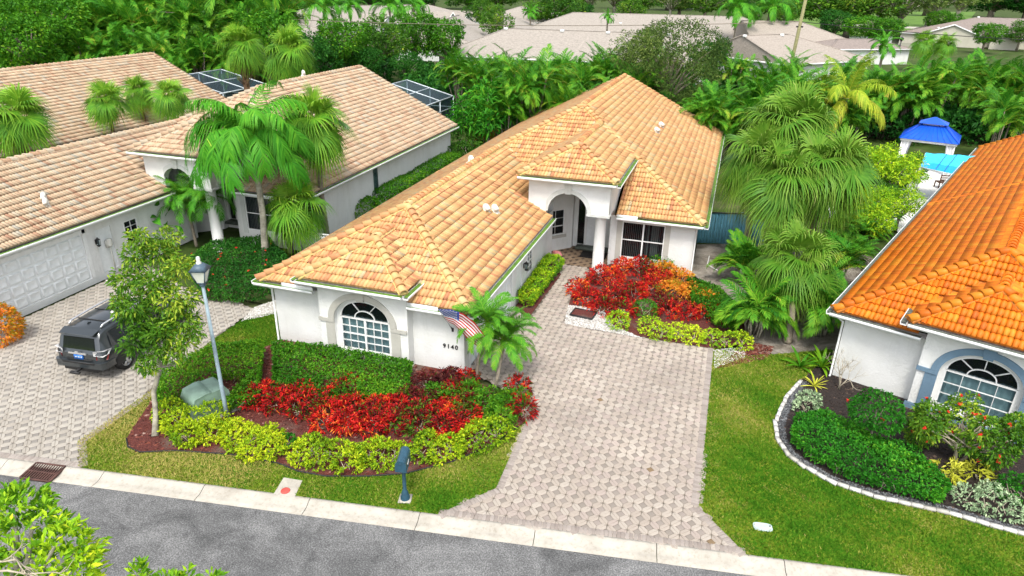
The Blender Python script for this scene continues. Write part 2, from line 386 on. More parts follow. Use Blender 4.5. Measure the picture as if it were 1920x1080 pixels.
    MT['plastic_black'] = plain('black_edging_strip', (0.02, 0.02, 0.02), 0.7)
ground_mats()

def sheet(name, poly, z, mat, kind='structure'):
    g = Geo().poly([(p[0], p[1], z) for p in poly])
    return tag(g.obj(name, mat), kind=kind)

R_ = 900
sheet('ground', [(-R_, -40), (R_, -40), (R_, 1200), (-R_, 1200)], -0.08, MT['ground'])

KD = np.array([18.5, 2.8]); KD /= np.linalg.norm(KD); KN = np.array([-KD[1], KD[0]])
K0 = np.array([-18.1, 10.2])
def kp(s, n): p = K0+KD*s+KN*n; return (p[0], p[1])
sheet('road', [kp(-40, -7.0), kp(60, -7.0), kp(60, 0.02), kp(-40, 0.02)], -0.004, MT['asphalt'])
# verge on the near side of the road
sheet('verge', [kp(-40, -20), kp(60, -20), kp(60, -7.0), kp(-40, -7.0)], 0.01, MT['turf'])
# kerb: separate cast lengths with open joints
kerb = tag(link('kerb', None), kind='structure')
rngk = np.random.default_rng(3)
prof = [(0.0, -0.02), (0.0, 0.012), (0.20, 0.0), (0.30, 0.012), (0.42, 0.065), (0.50, 0.085), (0.57, 0.085), (0.57, -0.02)]
ks = -24.6
while ks < 40:
    L = 3.05
    g = Geo(); V = []
    for s in (ks+0.009, ks+L-0.009):
        for n_, z in prof: x, y = kp(s, n_); V.append((x, y, z))
    k = len(prof)
    g.add(V, None, [(i, i+k, i+k+1, i+1) for i in range(k-1)])
    g.poly(V[:k]); g.poly(V[k:][::-1])
    g.obj('kerb_length', MT['concrete'], kerb)
    ks += L

# ------------------------------------------------------------------ pavers
PA, PW, PGAP = 0.365, 0.195, 0.012
def paver_meshes(mats, shapes):
    out = {}
    for nm, (pts, mat) in shapes.items():
        L = []
        for k in range(7):
          g = Geo()
          for P in [np.array(q_) for q_ in pts]:
            c = P.mean(0); kk = len(P)
            q = c+(P-c)*(1-0.012/np.linalg.norm(P-c, axis=1)[:, None])
            V = [(x, y, -0.03) for x, y in P]+[(x, y, -0.004) for x, y in P]+[(x, y, 0) for x, y in q]
            F = [(i, (i+1) % kk, (i+1) % kk+kk, i+kk) for i in range(kk)]+[(i+kk, (i+1) % kk+kk, (i+1) % kk+2*kk, i+2*kk) for i in range(kk)]
            T = (k+0.5)/6 if k < 6 else 1.0
            g.add(V, None, F, T); g.add([(x, y, 0) for x, y in q], [(0, i, i+1) for i in range(1, kk-1)], None, T)
          L.append(g)
        out[nm] = L
    return out
def hexa(horizontal):
    a, w, e = PA, PW/2-PGAP/2, PGAP*0.7
    p = [(e, 0), (w+e*0.5, -w), (a-w-e*0.5, -w), (a-e, 0), (a-w-e*0.5, w), (w+e*0.5, w)]
    return p if horizontal else [(-y, x) for x, y in p]
h_ = (PA-PW)/2-PGAP/2
SQ = [(-h_, -h_), (h_, -h_), (h_, h_), (-h_, h_)]
def split_hex(horizontal, side):
    """half of the hexagon: two stones meet along its long axis"""
    a, w, e = PA, PW/2-PGAP/2, PGAP*0.7; s = 1 if side else -1
    p = [(e+.012, s*0.005), (w+e*0.5, s*w), (a-w-e*0.5, s*w), (a-e-.012, s*0.005)]
    if s > 0: p = p[::-1]
    return p if horizontal else [(-y, x) for x, y in p]
def pavers(root, polys, z, mh, ms, nind, ang=math.pi/4, seed=1, k_stain=True):
    rng = np.random.default_rng(seed)
    SH = {'h': ([split_hex(True, 0), split_hex(True, 1)], mh), 'v': ([split_hex(False, 0), split_hex(False, 1)], mh), 's': ([SQ], ms)}
    GM = paver_meshes(None, SH)
    ME = {k: [g.mesh('paver_'+k, SH[k][1]) for g in GM[k]] for k in SH}
    allp = np.vstack([np.asarray(p)[:, :2] for p in polys]); c0 = allp.mean(0)
    rad = np.abs(allp-c0).max()*1.5; N = int(rad/PA)+2
    R = rz(ang)
    I, J = np.meshgrid(np.arange(-N, N+1), np.arange(-N, N+1)); I = I.ravel(); J = J.ravel()
    items = []
    for k, off, cen in (('h', (0, 0), (PA/2, 0)), ('v', (0, 0), (0, PA/2)), ('s', (PA/2, PA/2), (PA/2, PA/2))):
        o = np.c_[I*PA+off[0], J*PA+off[1], np.zeros(len(I))] @ R.T + [c0[0], c0[1], z]
        c = np.c_[I*PA+cen[0], J*PA+cen[1], np.zeros(len(I))] @ R.T + [c0[0], c0[1], z]
        ok = np.zeros(len(c), bool)
        for p in polys: ok |= inside(c[:, :2], p)
        for a, b in zip(o[ok], c[ok]): items.append((k, a, b))
    d = np.array([np.linalg.norm(it[2]-CAMP) for it in items])
    # only pieces the camera can see are picked out singly
    v = np.array([it[2] for it in items])-CAMP
    cx = (v@_r)/(v@_fw)*FPX; cy_ = -(v@_u)/(v@_fw)*FPX
    d[(np.abs(cx) > 955) | (np.abs(cy_) > 535)] += 1000
    order = np.argsort(d); cnt = {'p': 0, 's': 0}; field = Geo(), Geo()
    for i in order:
        k, o, c = items[i]; t = int(rng.integers(6)) if rng.random() > (.007 if k_stain and items[i][0] == 's' else .0008) else 6; kk = 's' if k == 's' else 'p'
        dz = rng.normal()*0.0015; Rt = R @ rz(rng.normal()*0.012)
        if cnt[kk] < nind and d[i] < 900:
            cnt[kk] += 1
            place('square_paver' if k == 's' else 'paver', ME[k][t], root, Rt, o+[0, 0, dz])
        else:
            field[k == 's'].geo(GM[k][t], Rt, o+[0, 0, dz])
    for g, nm, m in ((field[0], 'paver_field', mh), (field[1], 'square_paver_field', ms)):
        if g.n: tag(g.obj(nm, m, root), kind='stuff')
def borders(root, runs, z, mat, seed=1, nmax=280, w=0.105, d=0.205):
    rng = np.random.default_rng(seed); ME = []; GS = []
    for k in range(6):
        g = Geo(); T = (k+0.5)/6; a, b = w/2-0.004, d
        V = [(-a, 0, -.03), (a, 0, -.03), (a, b, -.03), (-a, b, -.03), (-a, 0, -.004), (a, 0, -.004), (a, b, -.004), (-a, b, -.004)]
        e = 0.008; V += [(-a+e, e, 0), (a-e, e, 0), (a-e, b-e, 0), (-a+e, b-e, 0)]
        F = [(i, (i+1) % 4, (i+1) % 4+4, i+4) for i in range(4)]+[(i+4, (i+1) % 4+4, (i+1) % 4+8, i+8) for i in range(4)]+[(8, 9, 10, 11)]
        g.add(V, None, F, T); ME.append(g.mesh('border_brick', mat)); GS.append(g)
    cnt = 0; rest = Geo()
    for p0, p1, side in runs:
        p0, p1 = np.array(p0), np.array(p1); L = np.linalg.norm(p1-p0); dr = (p1-p0)/L
        a = math.atan2(dr[1], dr[0])+(0 if side > 0 else math.pi)
        for i in range(int(L/w)):
            p = p0+dr*(i+0.5)*L/int(L/w); t = int(rng.integers(6)); Rt = rz(a+rng.normal()*0.02); pos = (p[0], p[1], z+rng.normal()*0.001)
            if cnt < nmax: place('border_brick', ME[t], root, Rt, pos); cnt += 1
            else: rest.geo(GS[t], Rt, pos)
    if rest.n: tag(rest.obj('border_brick_run', mat, root), kind='stuff')

DZ = 0.088
k1, k2 = kp((at(822, 962, DZ)[:2]-K0)@KD, 0.575), kp((at(1400, 1045, DZ)[:2]-K0)@KD, 0.575)
dL1, dL2 = at2(930, 915, DZ), at2(986, 789, DZ)
dR1, dR2 = at2(1310, 950, DZ), at2(1338, 653, DZ)
RD = [k1, dL1, dL2, (-5.6, 18.6), (-7.7, 19.7), (-7.7, 25.2), at2(990, 598, DZ), at2(1052, 515, DZ), (-7.72, 30.6), (-5.6, 30.6), at2(1106, 512, DZ),
      at2(1072, 552, DZ), at2(1060, 606, DZ), at2(1180, 628, DZ), dR2, dR1, k2]
drive = tag(link('driveway', None), kind='structure')
dg = Geo().poly([(p[0], p[1], DZ-0.012) for p in RD]); dg.obj('joint_sand', MT['joint'], drive)
pavers(drive, [RD], DZ, MT['paver'], MT['paver_sq'], 290, seed=4)
borders(drive, [(dL2, dL1, 1), (dL1, k1, 1), (dR1, dR2, 1), (k2, dR1, 1), (k1, k2, 1)], DZ+0.004, MT['brick'], 5)

kl = kp((at(146, 879, DZ)[:2]-K0)@KD, 0.575)
LDp = [kl, at2(147, 828, DZ), at2(283, 733, DZ), at2(335, 688, DZ), at2(395, 640, DZ), at2(440, 606, DZ), at2(478, 578, DZ), at2(440, 566, DZ), at2(390, 562, DZ), at2(340, 535, DZ), at2(250, 480, DZ),
       (-27.2, 24), (-26.15, 21.9), (-26.15, 15.5), (-30, 15.0), (-33, 13.5), kp(-16, 0.575)]
ldrive = tag(link('neighbour_driveway', None), kind='structure')
Geo().poly([(p[0], p[1], DZ-0.012) for p in LDp]).obj('joint_sand', MT['joint'], ldrive)
pavers(ldrive, [LDp], DZ, MT['paver_g'], MT['paver_gsq'], 230, seed=6)
borders(ldrive, [(LDp[1], kl, 1), (LDp[2], LDp[1], 1), (LDp[3], LDp[2], 1), (kp(-13, 0.575), kl, 1)], DZ+0.004, MT['brick'], 7, 150)

# entry floor of the main house
ent = tag(link('entry_floor', None), kind='structure')
EP = [(-8.4, 30.6), (-4.95, 30.6), (-4.95, 33.4), (-8.4, 33.4)]
Geo().poly([(p[0], p[1], 0.085) for p in EP]).obj('joint_sand', MT['joint'], ent)
pavers(ent, [EP], 0.10, MT['paver_e'], MT['paver_esq'], 60, seed=8)

# ------------------------------------------------------------------ lawns
LZ = 0.075
LAWN = [kl, at2(147, 828, LZ), at2(283, 733, LZ), at2(335, 688, LZ), at2(395, 640, LZ), at2(455, 600, LZ), at2(515, 586, LZ), (-15.3, 21.5), (-15.3, 19.5), (-7.75, 19.5), (-7.7, 19.2), (-5.6, 18.3), dL2, dL1, k1]
sheet('lawn', LAWN, LZ, MT['turf'])
RL = [k2, dR1, dR2, at2(1400, 668, LZ), at2(1480, 662, LZ), at2(1560, 655, LZ), (5.5, 24.5), (10, 22), (22, 17.5), kp(43, 0.575)]
sheet('neighbour_lawn', RL, LZ, MT['turf'])
def px(L, z): return [at2(x, y, z) for x, y in L]
BZ = 0.10
BED = px([(237, 822), (240, 838), (262, 848), (330, 845), (430, 852), (520, 868), (560, 884), (610, 893), (690, 893), (760, 888), (850, 865), (920, 835), (972, 800)], BZ)+[dL2, (-5.55, 18.4), (-7.7, 19.3), (-7.75, 19.42), (-15.2, 19.42)]+px([(470, 660), (395, 660), (318, 695), (288, 745), (252, 798)], BZ)
bed = sheet('mulch_bed', BED, BZ, MT['mulch'])
eg = Geo(); bp = [(p[0], p[1], BZ+0.01) for p in BED[:13]]; eg.tube([bp[0]]+bp, 0.022, 6)
eg.obj('bed_edging', MT['plastic_black'], bed, True)
RBpx = [(1502, 715), (1475, 745), (1463, 770), (1453, 795), (1458, 825), (1478, 855), (1505, 875), (1560, 905), (1640, 932), (1720, 950), (1780, 963), (1850, 984), (1920, 1003)]
RBE = px(RBpx, BZ)
RB = RBE+[(15, 16.3), (15.5, 19.3), (5.45, 24.0)]+px([(1560, 660)], BZ)
sheet('dark_mulch_bed', RB, BZ, MT['mulch_dark'])
SAND = [(-0.8, 36), (-0.8, 31.7)]+px([(1290, 505), (1385, 590), (1395, 650), (1345, 668), (1400, 668), (1480, 662), (1565, 656)], 0.08)+[(5.3, 25.2), (9.5, 38), (4, 38)]
sheet('sandy_ground', SAND, 0.08, MT['sand'])
sheet('planting_bed', px([(1058, 606), (1072, 552), (1106, 512)], 0.07)+[(-4.7, 31.6), (-0.85, 31.6)]+px([(1395, 600), (1410, 645), (1336, 654), (1180, 628)], 0.07), 0.094, MT['mulch'])
sheet('side_strip', [(-7.72, 25.3), (-7.72, 31.4)]+px([(1052, 515), (990, 598)], 0.07), 0.09, MT['mulch'])
sheet('gravel_bed', px([(1058, 607), (1066, 572), (1130, 580), (1150, 610), (1205, 634), (1140, 622)], 0.1), 0.102, plain('gravel_bed_sand', (.30, .28, .25), 1, var=.3, scale=12))
sheet('side_gravel', px([(452, 602), (478, 575), (525, 560)], 0.1)+[(-15.35, 22.0), (-15.35, 20.2)]+px([(515, 588)], 0.1), 0.096, plain('side_gravel_sand', (.36, .34, .30), 1, var=.3, scale=12))
sheet('side_yard', [(-20.1, 22), (-15.4, 22), (-15.4, 53), (-20.1, 47)], 0.02, MT['ground'])
sheet('pool_deck', [(6.5, 44), (16.5, 40), (22, 62), (7.5, 62)], 0.0, plain('white_pool_deck', (0.72, 0.71, 0.68), 0.8))

def stones(name, poly, n, size, mat, z, seed, flat=0.6, kind='stuff'):
    rng = np.random.default_rng(seed); P = scatter(poly, n, rng)
    oc = np.array([(1, 0, 0), (0, 1, 0), (-1, 0, 0), (0, -1, 0), (0, 0, 1)], float)
    F = np.array([(0, 1, 4), (1, 2, 4), (2, 3, 4), (3, 0, 4)])
    s = size*(0.5+rng.random(n)); a = rng.random(n)*6.28
    V = np.repeat(oc[None], n, 0)*(1+0.35*rng.normal(size=(n, 5, 1)))*s[:, None, None]
    V[:, :, 2] *= flat; x = V[:, :, 0]*np.cos(a)[:, None]-V[:, :, 1]*np.sin(a)[:, None]*0.7; y = V[:, :, 0]*np.sin(a)[:, None]+V[:, :, 1]*np.cos(a)[:, None]*0.7
    V[:, :, 0] = x+P[:, :1]; V[:, :, 1] = y+P[:, 1:]; V[:, :, 2] += z
    g = Geo().add(V.reshape(-1, 3), (F[None]+np.arange(n)[:, None, None]*5).reshape(-1, 3), None, np.repeat(rng.random(n), 5))
    return tag(g.obj(name, mat), kind=kind)
stones('white_gravel', px([(1058, 607), (1066, 572), (1130, 580), (1150, 610), (1205, 634), (1140, 622)], 0.1), 2600, 0.032, MT['pebble_white'], 0.10, 1)
stones('white_gravel', px([(452, 602), (478, 575), (525, 560)], 0.1)+[(-15.4, 22.0), (-15.4, 20.2)]+px([(515, 588)], 0.1), 1500, 0.035, MT['pebble_white'], 0.095, 2)
stones('white_gravel', px([(1338, 655), (1392, 650), (1400, 668), (1340, 690)], 0.1), 900, 0.03, MT['pebble_white'], 0.085, 22)
stones('mulch_chips', BED, 9000, 0.05, MT['chips'], BZ-0.005, 3, 0.35)
stones('mulch_chips', px([(1345, 690), (1400, 640), (1450, 650), (1440, 672)], 0.09), 1500, 0.045, MT['chips'], 0.085, 23, 0.35)
stones('bark_chips', RB, 7000, 0.05, MT['chips_dark'], BZ-0.005, 4, 0.35)
inner = [(p[0]+q[0]*.6, p[1]+q[1]*.6) for p, q in zip(RBE, [(0.45, 0.05)]*3+[(0.5, 0.1), (0.45, 0.25), (0.35, 0.4), (0.25, 0.5)]+[(0.15, 0.5)]*6)]
stones('grey_gravel', RBE+inner[::-1], 3600, 0.035, MT['pebble_grey'], BZ, 5)

# white block edging round the neighbour's bed
edg = empty('garden_edging', (*RBE[3], 0.08), 0, 'curved row of white concrete edging blocks round the neighbour bed', 'edging')
pe = np.array(RBE); seg = np.linalg.norm(np.diff(pe, axis=0), axis=1); cum = np.r_[0, np.cumsum(seg)]
me_e = []
for k in range(5):
    g = Geo(); g.box((-0.145, -0.055, 0), (0.145, 0.055, 0.10), (k+0.5)/5); me_e.append(g.mesh('edging_block', MT['edging_white']))
rng = np.random.default_rng(9); s = 0.15
while s < cum[-1]:
    i = min(np.searchsorted(cum, s)-1, len(seg)-1); t = (s-cum[i])/seg[i]; p = pe[i]*(1-t)+pe[i+1]*t; d = pe[i+1]-pe[i]
    place('edging_block', me_e[int(rng.integers(5))], edg, rz(math.atan2(d[1], d[0])+rng.normal()*0.05), (p[0]-RBE[3][0], p[1]-RBE[3][1], rng.normal()*0.006))
    s += 0.305

def grass(name, poly, dens, z, seed, cut=()):
    rng = np.random.default_rng(seed); n = int(area(poly)*dens); P = scatter(poly, n, rng)
    for c in cut: P = P[~inside(P, c)]
    n = len(P); a = rng.random(n)*6.28; h = 0.025+0.045*rng.random(n); w = 0.012+0.014*rng.random(n)
    lx, ly = rng.normal(size=n)*0.035, rng.normal(size=n)*0.035
    V = np.zeros((n, 3, 3)); V[:, :, 0] = P[:, :1]; V[:, :, 1] = P[:, 1:]; V[:, :, 2] = z
    V[:, 0, 0] -= np.cos(a)*w; V[:, 0, 1] -= np.sin(a)*w; V[:, 1, 0] += np.cos(a)*w; V[:, 1, 1] += np.sin(a)*w
    V[:, 2, 0] += lx; V[:, 2, 1] += ly; V[:, 2, 2] += h
    T = np.clip(0.54+0.36*smooth_noise(P, seed, 0.42)+0.24*smooth_noise(P, seed+9, 1.6)+0.15*rng.normal(size=n), 0, 1)
    g = Geo().add(V.reshape(-1, 3), np.arange(n*3).reshape(-1, 3), None, np.repeat(T, 3))
    return tag(g.obj(name, MT['blades']), kind='stuff')
def disc(px_, py_, r): c = at2(px_, py_, LZ); return [(c[0]+r*math.cos(a), c[1]+r*math.sin(a)) for a in np.linspace(0, 6.28, 10)[:-1]]
grass('grass', LAWN, 1500, LZ, 11, [BED, px([(511, 928), (531, 893), (569, 899), (553, 934)], LZ), disc(760, 936, .2)])
grass('grass', [p for p in RL[:9]]+[kp(32, 0.575)], 1300, LZ, 12, [RB, disc(1430, 988, .2)])
# ------------------------------------------------------------------ tiled houses
TW, TE = 0.30, 0.355
TU = np.array([0, .07, .25, .43, .50, .57, .75, .93, 1.0])*TW
TH = np.array([.000, .036, .062, .036, .000, .036, .062, .036, .000])
TVAR = np.random.default_rng(1234).normal(size=(12, 2))*.15
def tile_geo(tone, exp=TE):
    """double-roll roof tile, its front lip undercut"""
    g = Geo(); k = len(TU); i_ = int(tone*11.99); a, b = np.clip(tone+TVAR[i_], 0, 1)
    V = [(u, 0.02, h+0.045) for u, h in zip(TU, TH)]           # lower (eave) edge, local v up the slope
    V += [(u, exp+0.05, h*0.9-0.002) for u, h in zip(TU, TH)]
    V += [(u, 0.055, 0.0) for u in TU]
    F = [(i, i+1, k+i+1, k+i) for i in range(k-1)]+[(2*k+i, 2*k+i+1, i+1, i) for i in range(k-1)]
    T = np.array([a]*5+[b]*4); return g.add(V, None, F, np.tile(T, 3))
class Roof:
    def __init__(s, parent, M, mat, bed, seed, nind=290):
        s.parent, s.M, s.mat, s.seed, s.nind = parent, M, mat, seed, nind
        s.rng = np.random.default_rng(seed); s.full = []; s.base = Geo(); s.bm = bmesh.new(); s.lay = s.bm.verts.layers.float.new('tone'); s.bed = bed
        s.lines = []
    def world(s, p): return np.array(s.M @ Vector(p))
    def face(s, pts, e0, e1, tiles=True, skip=None):
        """pts: 3-D polygon, e0->e1: its eave direction with the roof on the left"""
        P = np.array(pts, float); s.base.poly(P)
        o = np.array(e0, float); u = np.array(e1, float)-o; u /= np.linalg.norm(u)
        n = np.zeros(3)
        for i in range(len(P)): n += np.cross(P[i], P[(i+1) % len(P)])
        n /= np.linalg.norm(n)
        if n[2] < 0: n = -n
        v = np.cross(n, u)
        if v[2] < 0: v = -v; 
        c = P.mean(0); wn = np.array(s.M.to_3x3() @ Vector(n)); wc = s.world(c)
        if not tiles: return
        Q = np.c_[(P-o)@u, (P-o)@v]; lo, hi = Q.min(0), Q.max(0)
        cross = Q-np.roll(Q, 1, 0); ar = 0.5*np.sum(Q[:, 0]*np.roll(Q[:, 1], -1)-np.roll(Q[:, 0], -1)*Q[:, 1])
        if ar < 0: Qc = Q[::-1]
        else: Qc = Q
        E = [(Qc[i], Qc[(i+1) % len(Qc)]) for i in range(len(Qc))]
        def dist(p): # min signed distance to the edges (inside positive)
            d = np.full(len(p), 1e9)
            for a, b in E:
                t = (b-a)/(np.linalg.norm(b-a)+1e-9); d = np.minimum(d, -(p[:, 0]-a[0])*t[1]+(p[:, 1]-a[1])*t[0])
            return d
        j0 = int(math.floor(lo[1]/TE))-1; j1 = int(math.ceil(hi[1]/TE))+1
        i0 = int(math.floor(lo[0]/TW))-1; i1 = int(math.ceil(hi[0]/TW))+1
        I, J = np.meshgrid(np.arange(i0, i1), np.arange(j0, j1)); I = I.ravel(); J = J.ravel()
        off = -0.03
        cor = [np.c_[(I+a)*TW, (J+b)*TE+off+b*0.05] for a in (0, 1) for b in (0, 1)]
        eav = lo[1]
        dd = np.array([dist(c_) for c_ in cor]); 
        # the eave itself does not clip: tiles overhang it
        full = (dd.min(0) > -0.001) | ((J*TE+off < eav) & (J*TE+off > eav-0.08) & (np.array([dist(np.c_[c_[:, 0], np.maximum(c_[:, 1], eav+0.01)]) for c_ in cor]).min(0) > 0))
        part = (~full) & (dd.max(0) > 0.02)
        tones = np.clip(.54+.13*s.rng.normal(size=len(I)), 0, 1)
        ctr = o+np.outer((I+.5)*TW, u)+np.outer((J+.5)*TE, v)
        keep = np.ones(len(I), bool) if skip is None else ~skip(ctr)
        org = o+np.outer(I*TW, u)+np.outer(J*TE+off, v)+n*0.012
        R = np.array([u, v, n]).T
        seen = (CAMP-wc)@wn > 0
        for k in np.nonzero(full & keep)[0]: s.full.append((R, org[k], tones[k], seen))
        tmp = bmesh.new(); lay = tmp.verts.layers.float.new('tone')
        for k in np.nonzero(part & keep)[0]:
            g = tile_geo(tones[k]); V = g.V[0]@R.T+org[k]
            vs = [tmp.verts.new(p) for p in V]
            for w_, t_ in zip(vs, g.T[0]): w_[lay] = t_
            for f in g.F[4][0]: tmp.faces.new([vs[a] for a in f])
        for a, b in E:
            if abs(a[1]-eav) < 1e-3 and abs(b[1]-eav) < 1e-3: continue
            pa = o+u*a[0]+v*a[1]; t = (b-a)/(np.linalg.norm(b-a)+1e-9); nn = u*(t[1])+v*(-t[0])
            if len(tmp.verts):
                bmesh.ops.bisect_plane(tmp, geom=tmp.verts[:]+tmp.edges[:]+tmp.faces[:], dist=1e-4, plane_co=pa, plane_no=nn, clear_outer=True)
        mp = {w_: s.bm.verts.new(w_.co) for w_ in tmp.verts}
        for w_, q in mp.items(): q[s.lay] = w_[lay]
        for f in tmp.faces: s.bm.faces.new([mp[w_] for w_ in f.verts])
        tmp.free()
    def ridge(s, a, b, lift=0.06):
        s.lines.append((np.array(a, float), np.array(b, float), lift))
    def finish(s, mortar, cap_ind=170):
        roof = s.base.obj('roof', s.bed, s.parent)
        ME = [tile_geo((k+0.5)/12).mesh('roof_tile', s.mat, True) for k in range(12)]
        d = np.array([np.linalg.norm(s.world(o)-CAMP)+(0 if sn else 500) for R, o, t, sn in s.full])
        wv = np.array([s.world(o) for R, o, t, sn in s.full])-CAMP
        cx = (wv@_r)/(wv@_fw)*FPX; cyy = -(wv@_u)/(wv@_fw)*FPX
        d[(np.abs(cx) > 955) | (np.abs(cyy) > 535) | (wv@_fw < 0)] += 500
        field = Geo(); TG = [tile_geo((k+0.5)/12) for k in range(12)]
        for r_, i in enumerate(np.argsort(d)):
            R, o, t, sn = s.full[i]; k = int(t*11.99)
            tilt = R @ rx(s.rng.normal()*0.012) @ rz(s.rng.normal()*0.008)
            if r_ < s.nind and d[i] < 400: place('roof_tile', ME[k], roof, tilt, o)
            elif d[i] < 900: field.geo(TG[k], tilt, o)
        if field.n: tag(field.obj('roof_tile_field', s.mat, roof, True), kind='stuff')
        me = bpy.data.meshes.new('cut_roof_tiles'); s.bm.to_mesh(me); s.bm.free(); me.materials.append(s.mat)
        tag(link('cut_roof_tiles', me, roof), kind='stuff')
        # ridge and hip caps: tapered half barrels, each lapping over the next
        caps = []
        for k in range(6):
            g = Geo(); th = np.linspace(-0.15, math.pi+0.15, 9); V = []
            for x, r_, zz in ((-0.02, 0.120, -0.01), (0.42, 0.160, 0.045)):
                V += [(x, math.cos(a)*r_, math.sin(a)*r_*0.9+zz) for a in th]
            V += [(0.39, math.cos(a)*0.12, math.sin(a)*0.11+0.01) for a in th]
            F = [(i, i+1, 9+i+1, 9+i) for i in range(8)]+[(9+i, 9+i+1, 18+i+1, 18+i) for i in range(8)]
            g.add(V, None, F, (k+0.5)/6*0.8+0.15); caps.append(g.mesh('ridge_tile', s.mat, True))
        mg = Geo(); cnt = 0
        for a, b, lift in s.lines:
            L = np.linalg.norm(b-a); dr = (b-a)/L; N = max(1, round(L/0.36))
            sdv = np.cross(dr, (0, 0, 1)); sdv /= np.linalg.norm(sdv); up = np.cross(sdv, dr)
            mg.obox(a+up*(lift-0.065), b+up*(lift-0.065), 0.33, 0.09, up)
            # larger end faces down the slope
            R = np.array([-dr, np.cross(up, -dr), up]).T
            for i in range(N):
                p = b-dr*(i*L/N)+up*lift
                place('ridge_tile', caps[int(s.rng.integers(6))], roof, R @ rz(s.rng.normal()*0.015), p, (L/N/0.36, 1, 1))
        if mg.n: mg.obj('ridge_mortar', mortar, roof)
        return roof

def wall_piece(g, p0, p1, outline, holes=(), depth=0.18, hm=0, mi=0):
    """vertical wall from p0 to p1 (x,y); outline and holes are (u,z) lists; the outside is right of p0->p1"""
    p0, p1 = np.array(p0, float), np.array(p1, float); d = (p1-p0)/np.linalg.norm(p1-p0); n = np.array([d[1], -d[0]])
    f = lambda u, z, off=0.0: (p0[0]+d[0]*u-n[0]*off, p0[1]+d[1]*u-n[1]*off, z)
    g.poly([f(u, z) for u, z in outline], [[f(u, z) for u, z in h] for h in holes], mi=mi)
    for h in holes:
        V = [f(u, z) for u, z in h]+[f(u, z, depth) for u, z in h]; k = len(h)
        g.add(V, None, [(i, (i+1) % k, (i+1) % k+k, i+k) for i in range(k)], mi=hm)
    return f
def rect(u0, u1, z0, z1): return [(u0, z0), (u1, z0), (u1, z1), (u0, z1)]
def arch_pts(cx, rx_, z0, rz_, n=20):
    return [(cx+rx_*math.cos(a), z0+rz_*math.sin(a)) for a in np.linspace(0, math.pi, n)]

